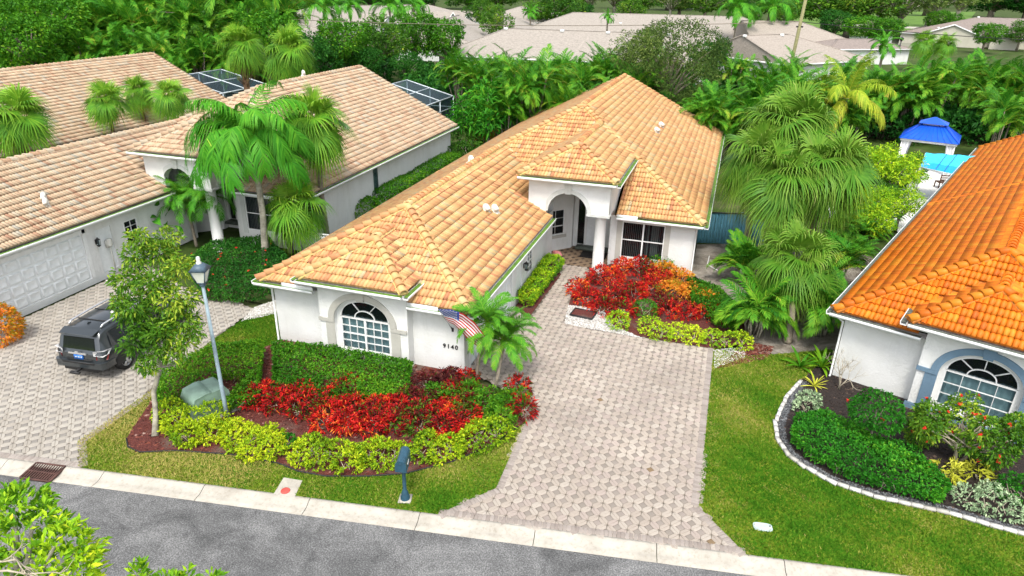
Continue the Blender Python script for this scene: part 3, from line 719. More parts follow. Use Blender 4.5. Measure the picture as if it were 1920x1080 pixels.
def window(parent, f, u0, u1, z0, z1, depth, halves, cols, rows, fm, glass=None, cover='curtain', arch=None, sash=True, name='window'):
    """window in a wall: f maps (u, z, inward) to a point"""
    glass = glass or MT['pane']
    fr = Geo(); fw = 0.045
    bar = lambda a, b, w, t0=depth-0.05, t1=depth+0.03: fr.prism([f(*a, t0), f(*b, t0), f(b[0]+(w if a[1] != b[1] else 0), b[1]+(w if a[1] == b[1] else 0), t0), f(a[0]+(w if a[1] != b[1] else 0), a[1]+(w if a[1] == b[1] else 0), t0)], np.array(f(0, 0, t1))-np.array(f(0, 0, t0)))
    bar((u0, z0), (u1, z0), fw); bar((u0, z1-fw), (u1, z1-fw), fw); bar((u0, z0+fw), (u0, z1-fw), fw); bar((u1-fw, z0+fw), (u1-fw, z1-fw), fw)
    wid = (u1-u0-2*fw); panes = []
    for h in range(halves):
        a = u0+fw+h*wid/halves; b = u0+fw+(h+1)*wid/halves
        if h: bar((a-0.035, z0+fw), (a-0.035, z1-fw), 0.07, depth-0.053, depth+0.027); a += 0.035
        if h < halves-1: b -= 0.035
        zr = np.linspace(z0+fw, z1-fw, rows+1); ur = np.linspace(a, b, cols+1)
        for r_ in range(1, rows):
            w = 0.042 if (sash and r_ == rows//2) else 0.017
            bar((a, zr[r_]-w/2), (b, zr[r_]-w/2), w, depth-0.045, depth+0.02)
        for c_ in range(1, cols): bar((ur[c_]-0.008, z0+fw), (ur[c_]-0.008, z1-fw), 0.017, depth-0.043, depth+0.018)
        for r_ in range(rows):
            for c_ in range(cols): panes.append((ur[c_], ur[c_+1], zr[r_], zr[r_+1]))
    w = fr.obj(name, fm, parent)
    if name != 'window': pass
    for (a, b, c, d) in panes:
        Geo().add([f(a, c, depth), f(b, c, depth), f(b, d, depth), f(a, d, depth)], None, [(0, 1, 2, 3)]).obj('pane', glass, w)
    if arch:
        rx_, rz_, spokes = arch; cx = (u0+u1)/2
        A = Geo(); o = arch_pts(cx, rx_, z1+0.02, rz_); i_ = arch_pts(cx, rx_-0.05, z1+0.02, rz_-0.05)
        off = np.array(f(0, 0, depth+0.03))-np.array(f(0, 0, depth-0.05))
        A.prism([f(u, z, depth-0.05) for u, z in o]+[f(u, z, depth-0.05) for u, z in i_[::-1]], off)
        o2 = arch_pts(cx, rx_*0.42, z1+0.02, rz_*0.45); i2 = arch_pts(cx, rx_*0.42-0.035, z1+0.02, rz_*0.45-0.035)
        A.prism([f(u, z, depth-0.04) for u, z in o2]+[f(u, z, depth-0.04) for u, z in i2[::-1]], off*0.8)
        for t in np.linspace(0, math.pi, spokes+2)[1:-1]:
            A.obox(f(cx+rx_*0.40*math.cos(t), z1+0.02+rz_*0.43*math.sin(t), depth-0.01), f(cx+(rx_-0.03)*math.cos(t), z1+0.02+(rz_-0.03)*math.sin(t), depth-0.01), 0.032, 0.05, off/np.linalg.norm(off))
        A.obj('arch_frame', fm, w)
        ts = np.linspace(0, math.pi, spokes+2)
        for q in range(spokes+1):
            tt = np.linspace(ts[q], ts[q+1], 6)
            Geo().poly([f(cx+rx_*0.4*math.cos(t), z1+0.02+rz_*0.43*math.sin(t), depth) for t in tt]+[f(cx+(rx_-.03)*math.cos(t), z1+0.02+(rz_-.03)*math.sin(t), depth) for t in tt[::-1]]).obj('pane', MT['pane_dark'], w)
        Geo().poly([f(cx+rx_*0.38*math.cos(t), z1+0.02+rz_*0.41*math.sin(t), depth) for t in np.linspace(0, math.pi, 10)]).obj('pane', MT['pane_dark'], w)
        Geo().add([f(u0, z1, depth+.5), f(u1, z1, depth+.5), f(u1, z1+rz_, depth+.5), f(u0, z1+rz_, depth+.5)], None, [(0, 1, 2, 3)]).obj('room_dark', MT['dark'], w)
    if cover == 'curtain':
        g = Geo(); us = np.linspace(u0, u1, 60); V = []
        for z in (z0, z1): V += [f(u, z, depth+0.12+0.025*math.sin(i*1.1)+0.01*math.sin(i*2.7)) for i, u in enumerate(us)]
        g.add(V, None, [(i, i+1, 61+i-0, 60+i) for i in range(59)]); g.obj('curtain', MT['curtain'], w, True)
    elif cover in ('blind', 'dark_blind'):
        g = Geo(); n_ = int((u1-u0)/0.09)
        for i in range(n_):
            if cover == 'blind' and (i/n_ > 0.60 and i/n_ < 0.68): continue
            u = u0+(i+.5)*(u1-u0)/n_; ww = 0.012 if (i/n_ < 0.55 or i/n_ > 0.86) else 0.038
            g.add([f(u-ww, z0, depth+.14), f(u+ww, z0, depth+.17), f(u+ww, z1, depth+.17), f(u-ww, z1, depth+.14)], None, [(0, 1, 2, 3)])
        g.obj('blind', MT['blind'], w)
    if cover != 'curtain':
        Geo().add([f(u0-.3, z0-.2, depth+.6), f(u1+.3, z0-.2, depth+.6), f(u1+.3, z1+.2, depth+.6), f(u0-.3, z1+.2, depth+.6)], None, [(0, 1, 2, 3)]).obj('room_dark', MT['dark'], w)
    return w
def lantern(parent, p, n):
    """small black wall lantern at p, n points away from the wall"""
    p = np.array(p, float); n = np.array(n, float); g = Geo(); s_ = np.cross(n, (0, 0, 1))
    g.obox(p-n*0.0, p+n*0.03, 0.10, 0.22)
    c = p+n*0.13
    g.obox(p+n*0.02+[0, 0, .12], c+[0, 0, .20], 0.02, 0.02)
    l = g.obj('wall_lantern', MT['black_metal'], parent)
    b = Geo()
    for a in (-1, 1):
        for q in (-1, 1): b.obox(c+s_*a*.055+n*q*.055+[0, 0, -.16], c+s_*a*.065+n*q*.065+[0, 0, .12], 0.014, 0.014, n)
    b.lathe([(0.0, .24), (.02, .22), (.03, .19), (.11, .12), (.095, .115)], 8, c); b.lathe([(.085, -.16), (.07, -.19), (.02, -.22), (0, -.25)], 8, c); b.lathe([(0.001, -.16), (.085, -.16)], 8, c)
    b.obj('cage', MT['black_metal'], l)
    q = Geo(); q.lathe([(.05, -.15), (.058, .11)], 8, c); q.obj('lantern_glass', MT['pane'], l)
def gutter(parent, runs, inner, name='gutter'):
    """white box gutters along eave runs ((x0,y0,z),(x1,y1,z),(nx,ny)); the inside keeps an algae film"""
    for a, b, n in runs:
        n = np.array([n[0], n[1], 0.0]); a, b = np.array(a, float)+n*.055+[0, 0, -.03], np.array(b, float)+n*.055+[0, 0, -.03]
        g = Geo(); h, w = 0.12, 0.17
        q = [(-0.02, -0.02), (-0.02, -h), (w, -h-0.0), (w+0.02, 0.0), (w, 0.0), (w-0.02, -h+0.025), (0.0, -h+0.025), (0.0, -0.02)]
        P0 = [a+n*x+np.array([0, 0, z]) for x, z in q]; P1 = [b+n*x+np.array([0, 0, z]) for x, z in q]; k = len(q)
        g.add(P0+P1, None, [(i, (i+1) % k, (i+1) % k+k, i+k) for i in range(k)]); g.poly(P0); g.poly(P1[::-1])
        o = g.obj(name, MT['alum'], parent)
        f = Geo(); x0, x1, zz = 0.002, w-0.006, -0.012
        f.add([a+n*x0+[0, 0, zz], b+n*x0+[0, 0, zz], b+n*x1+[0, 0, zz], a+n*x1+[0, 0, zz]], None, [(0, 1, 2, 3)])
        f.obj('algae_film', inner, o)
        d = (b-a)/np.linalg.norm(b-a); L = np.linalg.norm(b-a); hg = Geo()
        for t in np.arange(0.4, L, 0.75):
            p = a+d*t; hg.obox(p+n*0.0+[0, 0, -.012], p+n*(w+.01)+[0, 0, -.012], 0.02, 0.012)
        if hg.n: hg.obj('gutter_hanger', MT['gutter_dark'], o)

def house(name, label, corner, rot, dz, tile, bed, mortar, wallm, trimm, yb=54.0, seed=1, nind=290, bump_win=True, entry=True, wing_win=True, gut=None, detail=True, gx=-7.45, bumpx=(-13.75, -9.65), sheath=None):
    X0, Y0 = -15.7, 19.05
    root = empty(name, (corner[0], corner[1], dz), rot, label, 'house')
    Mw = Matrix.Translation((corner[0], corner[1], dz)) @ Matrix.Rotation(rot, 4, 'Z')
    L = lambda x, y, z=0.0: (x-X0, y-Y0, z)
    gut = gut or MT['green_film']
    xl, xg, xr, y0, y1, ze, p = -15.7, gx, -0.5, 19.05, 31.3, 2.7, 0.5
    xmg = (xl+xg)/2; zg = ze+p*(xg-xl)/2; hg = (xg-xl)/2; xm = (xl+xr)/2; zm = ze+p*(xr-xl)/2; hm = (xr-xl)/2
    AY = y1+hg; ap = (xmg, y0+hg, zg); A = (xmg, AY, zg); B = (xm, y1+hm, zm); Cc = (xm, yb, zm)
    pxl, pxr, py0 = -9.05, -4.45, 29.7; pz = ze+p*(xr-pxr); pm = (pxl+pxr)/2; ph = (pxr-pxl)/2
    PY = y1+(pz-ze)/p; Pp = (pm, py0+ph, pz+p*ph); Q = (pm, PY+ph, pz+p*ph)
    bl, br, by0, bz = bumpx[0], bumpx[1], 18.7, 3.2; bm_ = (bl+br)/2; bh = (br-bl)/2; bY = y0+(bz-ze)/p
    bap = (bm_, by0+bh, bz+p*bh); bq = (bm_, bY+bh, bz+p*bh)
    rf = Roof(root, Mw, tile, bed, seed, nind)
    LL = lambda *pts: [L(*q) for q in pts]
    def in_bump(c):
        x, y, z = c[:, 0]+X0, c[:, 1]+Y0, c[:, 2]
        return (x > bl+.05) & (x < br-.05) & (z < bz+p*np.minimum(x-bl, br-x)-0.02) & (y < bq[1])
    def in_port(c):
        x, y, z = c[:, 0]+X0, c[:, 1]+Y0, c[:, 2]
        return (x > pxl+.3) & (x < pxr-.2) & (y > 30.0) & (z < pz+p*np.minimum(x-pxl, pxr-x)-0.05)
    rf.face(LL((xl, y0, ze), (bl+.3, y0, ze), (bl+.3, y0+bl+.3-xl, ze+p*(bl+.3-xl))), L(xl, y0, ze), L(xg, y0, ze))
    rf.face(LL((bl+.3, bY, bz), (br-.3, bY, bz), (br-.3, y0+xg-br+.3, ze+p*(xg-br+.3)), ap, (bl+.3, y0+bl+.3-xl, ze+p*(bl+.3-xl))), L(xl, bY, bz), L(xg, bY, bz), skip=in_bump)
    rf.face(LL((br-.3, y0, ze), (xg, y0, ze), (br-.3, y0+xg-br+.3, ze+p*(xg-br+.3))), L(xl, y0, ze), L(xg, y0, ze))
    vp = lambda x: (x, y1+(xg-x), ze+p*(xg-x))
    rf.face(LL((xg, y0, ze), (xg, 30.0, ze), (xmg, 30.0, zg), ap), L(xg, y0, ze), L(xg, 30, ze))
    rf.face(LL((-8.62, 30.0, ze+p*(xg+8.62)), vp(-8.62), A, (xmg, 30.0, zg)), L(xg, y0, ze), L(xg, 30, ze))
    rf.face(LL((xl, AY, ze), (xl, y0, ze), ap, A), L(xl, AY, ze), L(xl, y0, ze))
    rf.face(LL((xl, yb, ze), (xl, AY, ze), A, B, Cc), L(xl, yb, ze), L(xl, AY, ze))
    rf.face(LL((-4.6, y1, ze), (xr, y1, ze), (-4.6, y1+xr+4.6, ze+p*(xr+4.6))), L(-4.6, y1, ze), L(xr, y1, ze))
    rf.face(LL(A, vp(-8.62), (-8.62, AY+xmg*-1-8.62, zg+p*(-8.62-xmg))), L(xmg, y1, ze), L(xr, y1, ze), skip=in_port)
    pq = (-8.62, PY-pxl*1-8.62+0.0, pz+p*(-8.62-pxl))
    rf.face(LL(pq, Q, B, (-8.62, AY-xmg-8.62, zg+p*(-8.62-xmg))), L(xmg, y1, ze), L(xr, y1, ze), skip=in_port)
    rf.face(LL((xr, y1, ze), (xr, yb, ze), Cc, B), L(xr, y1, ze), L(xr, yb, ze))
    rf.face(LL((pxl, py0, pz), (pxr, py0, pz), Pp), L(pxl, py0, pz), L(pxr, py0, pz))
    rf.face(LL((pxr, py0, pz), (pxr, PY, pz), Q, Pp), L(pxr, py0, pz), L(pxr, PY, pz))
    rf.face(LL((pxl, PY, pz), (pxl, py0, pz), Pp, Q), L(pxl, PY, pz), L(pxl, py0, pz))
    rf.face(LL((bl, by0, bz), (br, by0, bz), bap), L(bl, by0, bz), L(br, by0, bz))
    rf.face(LL((br, by0, bz), (br, bY, bz), bq, bap), L(br, by0, bz), L(br, bY, bz))
    rf.face(LL((bl, bY, bz), (bl, by0, bz), bap, bq), L(bl, bY, bz), L(bl, by0, bz))
    for a, b in (((xl, y0, ze), ap), ((xg, y0, ze), ap), (ap, A), (A, B), (B, Cc), (Q, B), ((xr, y1, ze), (pxr, PY, pz)), ((pxl, py0, pz), Pp), ((pxr, py0, pz), Pp), (Pp, Q), ((bl, by0, bz), bap), ((br, by0, bz), bap), (bap, bq)):
        rf.ridge(L(*a), L(*b))
    rf.ridge(L(xr, yb-.08, ze), L(xm, yb-.08, zm), 0.03); rf.ridge(L(xl, yb-.08, ze), L(xm, yb-.08, zm), 0.03)
    roof = rf.finish(mortar)
    # ---- walls
    w = Geo(); zt = 2.60; zb = -dz-0.02
    F = lambda a, b: (L(*a)[:2], L(*b)[:2])
    wp = lambda a, b, outline, holes=(), depth=.18: wall_piece(w, *F(a, b), outline, holes, depth)
    wl, wr, wf, wR, wF = xl+.33, xg-.31, 19.4, xr-.35, y1+.35
    bwl, bwr, bwf = bl+.55, br-.05-.0, 18.98
    wp((wl, wf), (bwl, wf), rect(0, bwl-wl, zb, zt)); wp((bwr, wf), (wr, wf), rect(0, wr-bwr, zb, zt))
    wp((bwl, wf+.7), (bwl, bwf), rect(0, .7+wf-bwf, zb, 3.1)); wp((bwr, bwf), (bwr, wf+.7), rect(0, .7+wf-bwf, zb, 3.1))
    bw = bwr-bwl; bc = bw/2-0.03
    hole = [(bc-1.12, .40), (bc+1.12, .40)]+arch_pts(bc, 1.12, 1.66, 0.92)
    fb = wp((bwl, bwf), (bwr, bwf), rect(0, bw, zb, 3.1), [hole] if bump_win else [], .16)
    if bump_win:
        # recessed surround with the window opening
        hw = 1.0; a, b = F((bwl, bwf+.16), (bwr, bwf+.16))
        fw_ = wall_piece(w, a, b, [(bc-1.12, .40), (bc+1.12, .40)]+arch_pts(bc, 1.12, 1.66, 0.92), [[(bc-hw+.02, .42), (bc+hw-.02, .42)]+arch_pts(bc, hw-.02, 1.72, .72)], .10)
        window(root, fw_, bc-hw+.02, bc+hw-.02, .42, 1.72, .05, bump_win[0], bump_win[1], bump_win[2], MT['trim_white'], cover='curtain', arch=(hw-.02, .70, bump_win[3]), sash=bump_win[4])
        t = Geo(); off = (0, -.05, 0); q = lambda u, z, o=0.0: L(bwl+u, bwf-o, z)
        pr = lambda P, o: t.prism([q(u, z, o) for u, z in P], (0, o+0.02, 0))
        for s_ in (-1, 1):
            u0, u1 = sorted((bc+s_*1.13, bc+s_*1.48)); pr(rect(u0, u1, .28, 1.52), .035)
            u0, u1 = sorted((bc+s_*1.13, bc+s_*1.75)); pr(rect(u0, u1, 1.522, 1.66), .06)
        pr(arch_pts(bc, 1.36, 1.663, 1.14, 26)+arch_pts(bc, 1.125, 1.663, .925, 26)[::-1], .05)
        pr([(bc-.13, 2.52), (bc+.13, 2.52), (bc+.20, 2.98), (bc-.20, 2.98)], .09)
        t.obj('arch_surround', trimm, root)
        s2 = Geo(); s2.prism([q(u, z, .12) for u, z in rect(bc-1.80, bc+1.86, .06, .275)], (0, .14, 0)); s2.obj('window_sill', trimm, root)
    # right garage wall (outside +X): runs from front to back
    gd0, gd1 = .55, 5.4
    gh = [rect(gd0, gd1, 0.0, 2.13), rect(7.60, 8.40, .85, 1.98)]
    if entry: gh.append(rect(6.05, 6.9, 0.03, 2.05))
    fg = wp((wr, wf), (wr, 31.5), rect(0, 12.1, zb, zt), gh, .05)
    gd = Geo(); gd.add([fg(gd0, 0, .05), fg(gd1, 0, .05), fg(gd1, 2.13, .05), fg(gd0, 2.13, .05)], None, [(0, 1, 2, 3)])
    gdo = gd.obj('garage_door', MT['door_white'], root)
    nd = np.array(fg(0, 0, 0))-np.array(fg(0, 0, 1))
    pm_ = []
    for r_ in range(4):
        for c_ in range(8):
            u = gd0+.06+c_*(gd1-gd0-.08)/8; z = .05+r_*.525; g = Geo(); W_, H_ = (gd1-gd0-.08)/8-.06, .44
            o_ = np.array(fg(u, z, .047)); du = (np.array(fg(1, 0))-np.array(fg(0, 0))); 
            V = []
            for off, ins in ((0, 0), (.035, .03), (.035, .05), (.012, .09)):
                V += [o_+du*(a*(W_-2*ins)+ins)+np.array([0, 0, b*(H_-2*ins)+ins])+nd*off for a, b in ((0, 0), (1, 0), (1, 1), (0, 1))]
            Fq = [(k*4+i, k*4+(i+1) % 4, k*4+4+(i+1) % 4, k*4+4+i) for k in range(3) for i in range(4)]+[(12, 13, 14, 15)]
            g.add(V, None, Fq).obj('garage_panel', MT['door_white'], gdo)
    t = Geo()
    for P in (rect(gd0-.16, gd0-.005, 0, 2.3), rect(gd1+.005, gd1+.16, 0, 2.3), rect(gd0-.16, gd1+.16, 2.135, 2.302)):
        t.prism([fg(u, z, -.03) for u, z in P], -nd*.06)
    if detail: t.prism([fg(u, z, -.02) for u, z in rect(8.42, 8.55, .7, 2.45)], -nd*.04)
    t.obj('door_casing', MT['trim_white'], root)
    window(root, fg, 7.60, 8.40, .85, 1.98, .02, 1, 2, 4, MT['trim_white'], MT['pane_dark'], None)
    if entry:
        Geo().add([fg(6.05, .03, .045), fg(6.9, .03, .045), fg(6.9, 2.05, .045), fg(6.05, 2.05, .045)], None, [(0, 1, 2, 3)]).obj('side_door', MT['door_white'], root)
    if detail:
        for u in (.25, 7.1): lantern(root, fg(u, 1.5, 0), nd/np.linalg.norm(nd))
    # wing, sides, back
    if wing_win:
        fwg = wp((-4.9, wF), (wR, wF), rect(0, wR+4.9, zb, zt), [rect(.60, 2.65, .5, 2.34)], .14)
        window(root, fwg, .60, 2.65, .5, 2.34, .06, 2, 1, 2, MT['trim_white'], MT['pane_dark'], 'blind')
        t = Geo(); nf = np.array(fwg(0, 0, 0))-np.array(fwg(0, 0, 1))
        for P in (rect(.34, .595, .3, 2.55), rect(2.655, 2.91, .3, 2.55)): t.prism([fwg(u, z, -.03) for u, z in P], -nf*.05)
        t.obj('window_trim', trimm, root)
    else: wp((-4.9, wF), (wR, wF), rect(0, wR+4.9, zb, zt))
    wp((wR, wF), (wR, yb-.3), rect(0, yb-.3-wF, zb, zt)); 
    wp((wR, yb-.3), (wl, yb-.3), [(0, zb), (wR-wl, zb), (wR-wl, zt), ((wR-wl)/2, zm-.18), (0, zt)]); wp((wl, yb-.3), (wl, wf), rect(0, yb-.3-wf, zb, zt))
    # portico shell
    d_ = .34
    if entry:
        po = [(-8.62, ze+p*(xg+8.62)+.0), (wr+.01, ze+p*(xg-wr)-.02), (wr+.01, 3.0)]+arch_pts(-6.71, .94, 3.0, .93, 24)[::-1][1:-1]+[(-5.77, 3.0), (-5.77, 2.93), (-4.75, 2.93), (-4.75, pz-.05), (-8.62, pz-.05)]
        w.prism([L(x, 30.0, z) for x, z in po], (0, d_, 0))
        t = Geo(); ao = arch_pts(-6.71, 1.15, 3.0, 1.14, 28); ai = arch_pts(-6.71, .945, 3.0, .935, 28)
        ao = [(min(max(x, wr+.02), -5.5), z) for x, z in ao]
        t.prism([L(x, 29.965, z) for x, z in ao+ai[::-1]], (0, .06, 0)); t.prism([L(x, 29.93, z) for x, z in [(-6.84, 3.90), (-6.58, 3.90), (-6.52, 4.33), (-6.90, 4.33)]], (0, .10, 0))
        t.prism([L(x, 29.955, z) for x, z in rect(-5.80, -4.70, 2.935, 3.05)], (0, .45, 0)); t.obj('arch_trim', MT['cream' if wallm is MT['cream'] else 'stucco_grey'], root)
        w.prism([L(-4.75, y, z) for y, z in [(30.34, 2.93), (wF, 2.93), (wF, 2.6), (PY, 2.6+.5*(PY-wF)), (PY, pz-.05), (30.34, pz-.05)]], (-.3, 0, 0))
        wp((-8.62, 35.2), (-8.62, 30.34), [(0, 2.9), (4.86, 2.9), (4.86, pz-.05), (0, pz-.05)])
        # entry room: angled window wall, door wall, right side
        wp((wr, 31.5), (-8.65, 31.5), rect(0, .89, zb, 4.3))
        fd = wp((-8.65, 31.5), (-7.1, 33.1), rect(0, 2.23, zb, 4.3), [rect(.65, 1.72, .95, 2.3)], .12)
        window(root, fd, .65, 1.72, .95, 2.3, .05, 1, 2, 3, MT['trim_white'], MT['pane_dark'], None)
        t = Geo(); nf = np.array(fd(0, 0, 0))-np.array(fd(0, 0, 1)); t.prism([fd(u, z, -.06) for u, z in rect(.55, 1.85, .78, .93)], -nf*.10); t.obj('entry_sill', trimm, root)
        wp((-7.1, 33.1), (-7.1, 33.45), rect(0, .35, zb, 4.3))
        fe = wp((-7.1, 33.45), (-4.9, 33.45), rect(0, 2.2, zb, 4.3), [rect(.22, .58, .22, 2.75), rect(.70, 1.75, .22, 2.75)], .12)
        wp((-4.9, 33.45), (-4.9, wF), rect(0, 33.45-wF, zb, 4.3))
        w.add([L(-8.7, 30.2, 4.3), L(-4.8, 30.2, 4.3), L(-4.8, 33.5, 4.3), L(-8.7, 33.5, 4.3)], None, [(0, 3, 2, 1)])
        Geo().add([fe(.22, .22, .08), fe(.58, .22, .08), fe(.58, 2.75, .08), fe(.22, 2.75, .08)], None, [(0, 1, 2, 3)]).obj('side_light', MT['pane_dark'], root)
        Geo().add([fe(.22, .22, .3), fe(.58, .22, .3), fe(.58, 2.75, .3), fe(.22, 2.75, .3)], None, [(0, 1, 2, 3)]).obj('room_dark', MT['dark'], root)
        g = Geo(); g.add([fe(.70, .22, .06), fe(1.75, .22, .06), fe(1.75, 2.75, .06), fe(.70, 2.75, .06)], None, [(0, 1, 2, 3)]); do = g.obj('front_door', MT['door_white'], root)
        for z0_, z1_ in ((.4, 1.2), (1.35, 2.6)):
            for u0_ in (.82, 1.27):
                g = Geo(); nf2 = np.array(fe(0, 0, 0))-np.array(fe(0, 0, 1)); g.prism([fe(u, z, .045) for u, z in rect(u0_, u0_+.36, z0_, z1_)], -nf2*.02); g.obj('door_panel', MT['door_white'], do)
        g = Geo(); g.box(L(-6.85, 32.9, .1), L(-5.1, 33.43, .22)); g.obj('door_step', MT['gutter_dark'], root)
        c = Geo(); cx, cy_ = L(-5.15, 30.32)[:2]; c.lathe([(.33, zb), (.33, .12), (.275, .16), (.265, 1.6), (.25, 2.85), (.29, 2.88), (.29, 2.932)], 28, (cx, cy_, 0)); c.obj('column', wallm, root, True)
    wall = w.obj('wall', wallm, root)
    # soffits
    so = Geo(); zs = 2.585
    def soff(a, b, c, d, z=zs): so.add([L(*a, z), L(*b, z), L(*c, z), L(*d, z)], None, [(0, 1, 2, 3)])
    soff((xl, y0), (xg, y0), (xg, wf), (xl, wf)); soff((wr, wf+.002), (xg, wf+.002), (xg, 30), (wr, 30)); soff((-4.6, y1), (xr, y1), (xr, wF), (-4.6, wF))
    soff((wR, wF+.002), (xr, wF+.002), (xr, yb), (wR, yb)); soff((xl, wf+.002), (wl, wf+.002), (wl, yb), (xl, yb))
    soff((pxl, py0), (pxr, py0), (pxr, 30.02), (pxl, 30.02), pz-.1); soff((pxl, 30.03), (-8.6, 30.03), (-8.6, PY), (pxl, PY), pz-.1); soff((-4.77, 30.03), (pxr, 30.03), (pxr, PY), (-4.77, PY), pz-.1)
    soff((bl, by0), (br, by0), (br, 19.0), (bl, 19.0), bz-.1); soff((bl, 19.01), (bwl, 19.01), (bwl, bY), (bl, bY), bz-.1); soff((bwr, 19.01), (br, 19.01), (br, bY), (bwr, bY), bz-.1)
    so.obj('soffit', MT['trim_white'], root)
    # fascia-hung gutters
    e = .015
    gutter(root, [(L(xl-.1, y0, ze), L(bl+.42, y0, ze), (0, -1)), (L(br-.0, y0, ze), L(xg+.0, y0, ze), (0, -1)),
                  (L(bl-.0, by0, bz), L(br+.0, by0, bz), (0, -1)), (L(br, by0-.13, bz), L(br, bY-.2, bz), (1, 0)), (L(bl, by0-.13, bz), L(bl, bY-.2, bz), (-1, 0)),
                  (L(xg, y0-.13, ze), L(xg, 29.95, ze), (1, 0)), (L(-4.55, y1, ze), L(xr, y1, ze), (0, -1)), (L(xr, y1-.13, ze), L(xr, yb, ze), (1, 0)),
                  (L(pxl, py0, pz), L(pxr, py0, pz), (0, -1)), (L(pxr, py0-.13, pz), L(pxr, PY-.15, pz), (1, 0)), (L(xl, y0-.13, ze), L(xl, yb, ze), (-1, 0))], gut)
    if detail:
        for a, b in (((bl-.85, y0-.14), (bl+.42, y0-.14)), ((br+.0, y0-.14), (br+1.15, y0-.14)), ((-4.55, y1-.14), (-3.55, y1-.14))):
            g = Geo(); g.box(L(a[0], a[1]-.03, ze-.10), L(b[0], a[1], ze+.11)); g.obj('splash_guard', MT['alum'], root)
    ds = Geo()
    for q in [[(xr-.25, y1+.1), (xr-.30, y1+.28)], [(xl+.06, y0+.1), (xl+.28, y0+.30)]]:
        a, b = q; ds.tube([L(*a, ze-.14), L(*a, ze-.22), L(*b, ze-.45), L(*b, .12), L(b[0]+.0, b[1]-.18, .05)], .04, 6)
    ds.obj('downspout', MT['trim_white'], root)
    return root, Mw, L, fg

def roof_vents(root, L, spots, mat, r=0.17):
    """domed goose-neck plumbing vents on the roof; spots are (x, y, z) in plan"""
    for x, y, z in spots:
        g = Geo(); c = L(x, y, z); g.lathe([(r*1.5, -.12), (r*.9, -.03), (r*.9, .10), (r*.85, .17), (r*.55, .25), (0.01, .28)], 12, c)
        g.tube([(c[0], c[1], c[2]+.12), (c[0]+.12, c[1]-.12, c[2]+.12), (c[0]+.18, c[1]-.18, c[2]+.05)], r*.7, 8); g.obj('roof_vent', mat, root, True)

HOUSE = house('main_house', 'white stucco house with golden barrel tile roof, arched front window and columned entry', (-15.7, 19.05), 0, 0.0,
              MT['tile_main'], MT['bed_main'], MT['mortar_main'], MT['stucco'], MT['trim'], seed=11, nind=300, bump_win=(2, 3, 4, 2, True))
hr, hM, hL, hf = HOUSE
vent_m = plain('white_vent', (0.68, 0.66, 0.60), 0.7, var=0.2)
zr = lambda x: 2.7+.5*(-.5-x); zrg = lambda x: 2.7+.5*(-7.45-x); zll = lambda x: 2.7+.5*(x+15.7)
roof_vents(hr, hL, [(-9.3, 27.0, zrg(-9.3)+.1), (-9.55, 26.6, zrg(-9.55)+.08), (-4.2, 44.6, zr(-4.2)+.1), (-4.25, 42.6, zr(-4.25)+.1), (-12.3, 32.0, zll(-12.3)+.12)], vent_m)
tx = bpy.data.curves.new('house_number', 'FONT'); tx.body = '9140'; tx.size = 0.225; tx.extrude = 0.012; tx.space_character = 1.35; tx.offset = 0.004
tx.materials.append(MT['black_metal']); _t = link('house_number', tx); bpy.context.view_layer.update(); _m = bpy.data.meshes.new_from_object(_t.evaluated_get(bpy.context.evaluated_depsgraph_get())); bpy.data.objects.remove(_t); to = link('house_number', _m, hr); to.location = hL(-8.56, 19.38, 1.02); to.rotation_euler = (math.pi/2, 0, 0)
mt_ = Geo(); mt_.box((-6.4, 31.9, .101), (-5.1, 32.85, .115)); tag(mt_.obj('doormat', MT['mat_black']), 'black doormat before the white front door of the main house', 'doormat')

LEFT = house('neighbour_house', 'white house with pale pink blended tile roof behind the queen palm', (-15.7-19.0, 19.05-3.6), 0, 0.28,
             MT['tile_pale'], MT['bed_pale'], MT['bed_pale'], MT['stucco'], MT['stucco_grey'], yb=51.3, seed=21, nind=290, bump_win=None, gut=MT['green_film'], detail=False, gx=-7.2)
lr, lM, lL, lf = LEFT
lantern_n = (1, 0, 0)
lantern(lr, lf(6.0, 1.55, 0), lantern_n)
g = Geo(); c = np.array(lf(6.55, 1.2, 0)); g.lathe([(.13, -.0), (.13, .28), (.10, .32), (0.01, .33)], 12, (c[0]+.14, c[1], c[2])); g.tube([(c[0]+.14, c[1], c[2]), (c[0]+.14, c[1], .0)], .03, 6); g.box(c+[0, -.12, -.1], c+[.1, .12, .25]); g.obj('electric_meter', plain('meter_grey', (.5, .5, .45), .5), lr)
roof_vents(lr, lL, [(-8.9, 24.6, 2.7+.5*(1.65)+.12), (-8.6, 24.4, 2.7+.5*1.4+.1), (-3.3, 40.5, zr(-3.3)+.08), (-9.0, 45, zr(-9)-.3)], vent_m, .13)
gb = Geo(); gf = lambda u, z: lL(-.85+.012, 39.0+u, z)
for k in range(2):
    for j in range(9):
        q = Geo(); u, z = k*.26, .75+j*.215; q.prism([gf(u, z), gf(u+.245, z), gf(u+.245, z+.2), gf(u, z+.2)], (.02, 0, 0)); q.obj('glass_block', MT['pane'], lr)
Geo().add([gf(-.04, .7), gf(.55, .7), gf(.55, 2.72), gf(-.04, 2.72)], None, [(0, 1, 2, 3)]).obj('glass_block_frame', plain('glass_block_grey', (.30, .38, .33), .4), lr)

FAR = house('far_neighbour_house', 'white house with pale tan tile roof beyond the three fan palms', (-15.7-40.4, 19.05-3.8), 0, 0.1,
            MT['tile_pale'], MT['bed_pale'], MT['bed_pale'], MT['stucco'], MT['stucco_grey'], yb=53.6, seed=31, nind=120, bump_win=None, entry=False, wing_win=False, detail=False, gut=MT['gutter_dark'])
roof_vents(FAR[0], FAR[2], [(-4.0, 36.0, zr(-4.0)+.1)], MT['bark'], .12)

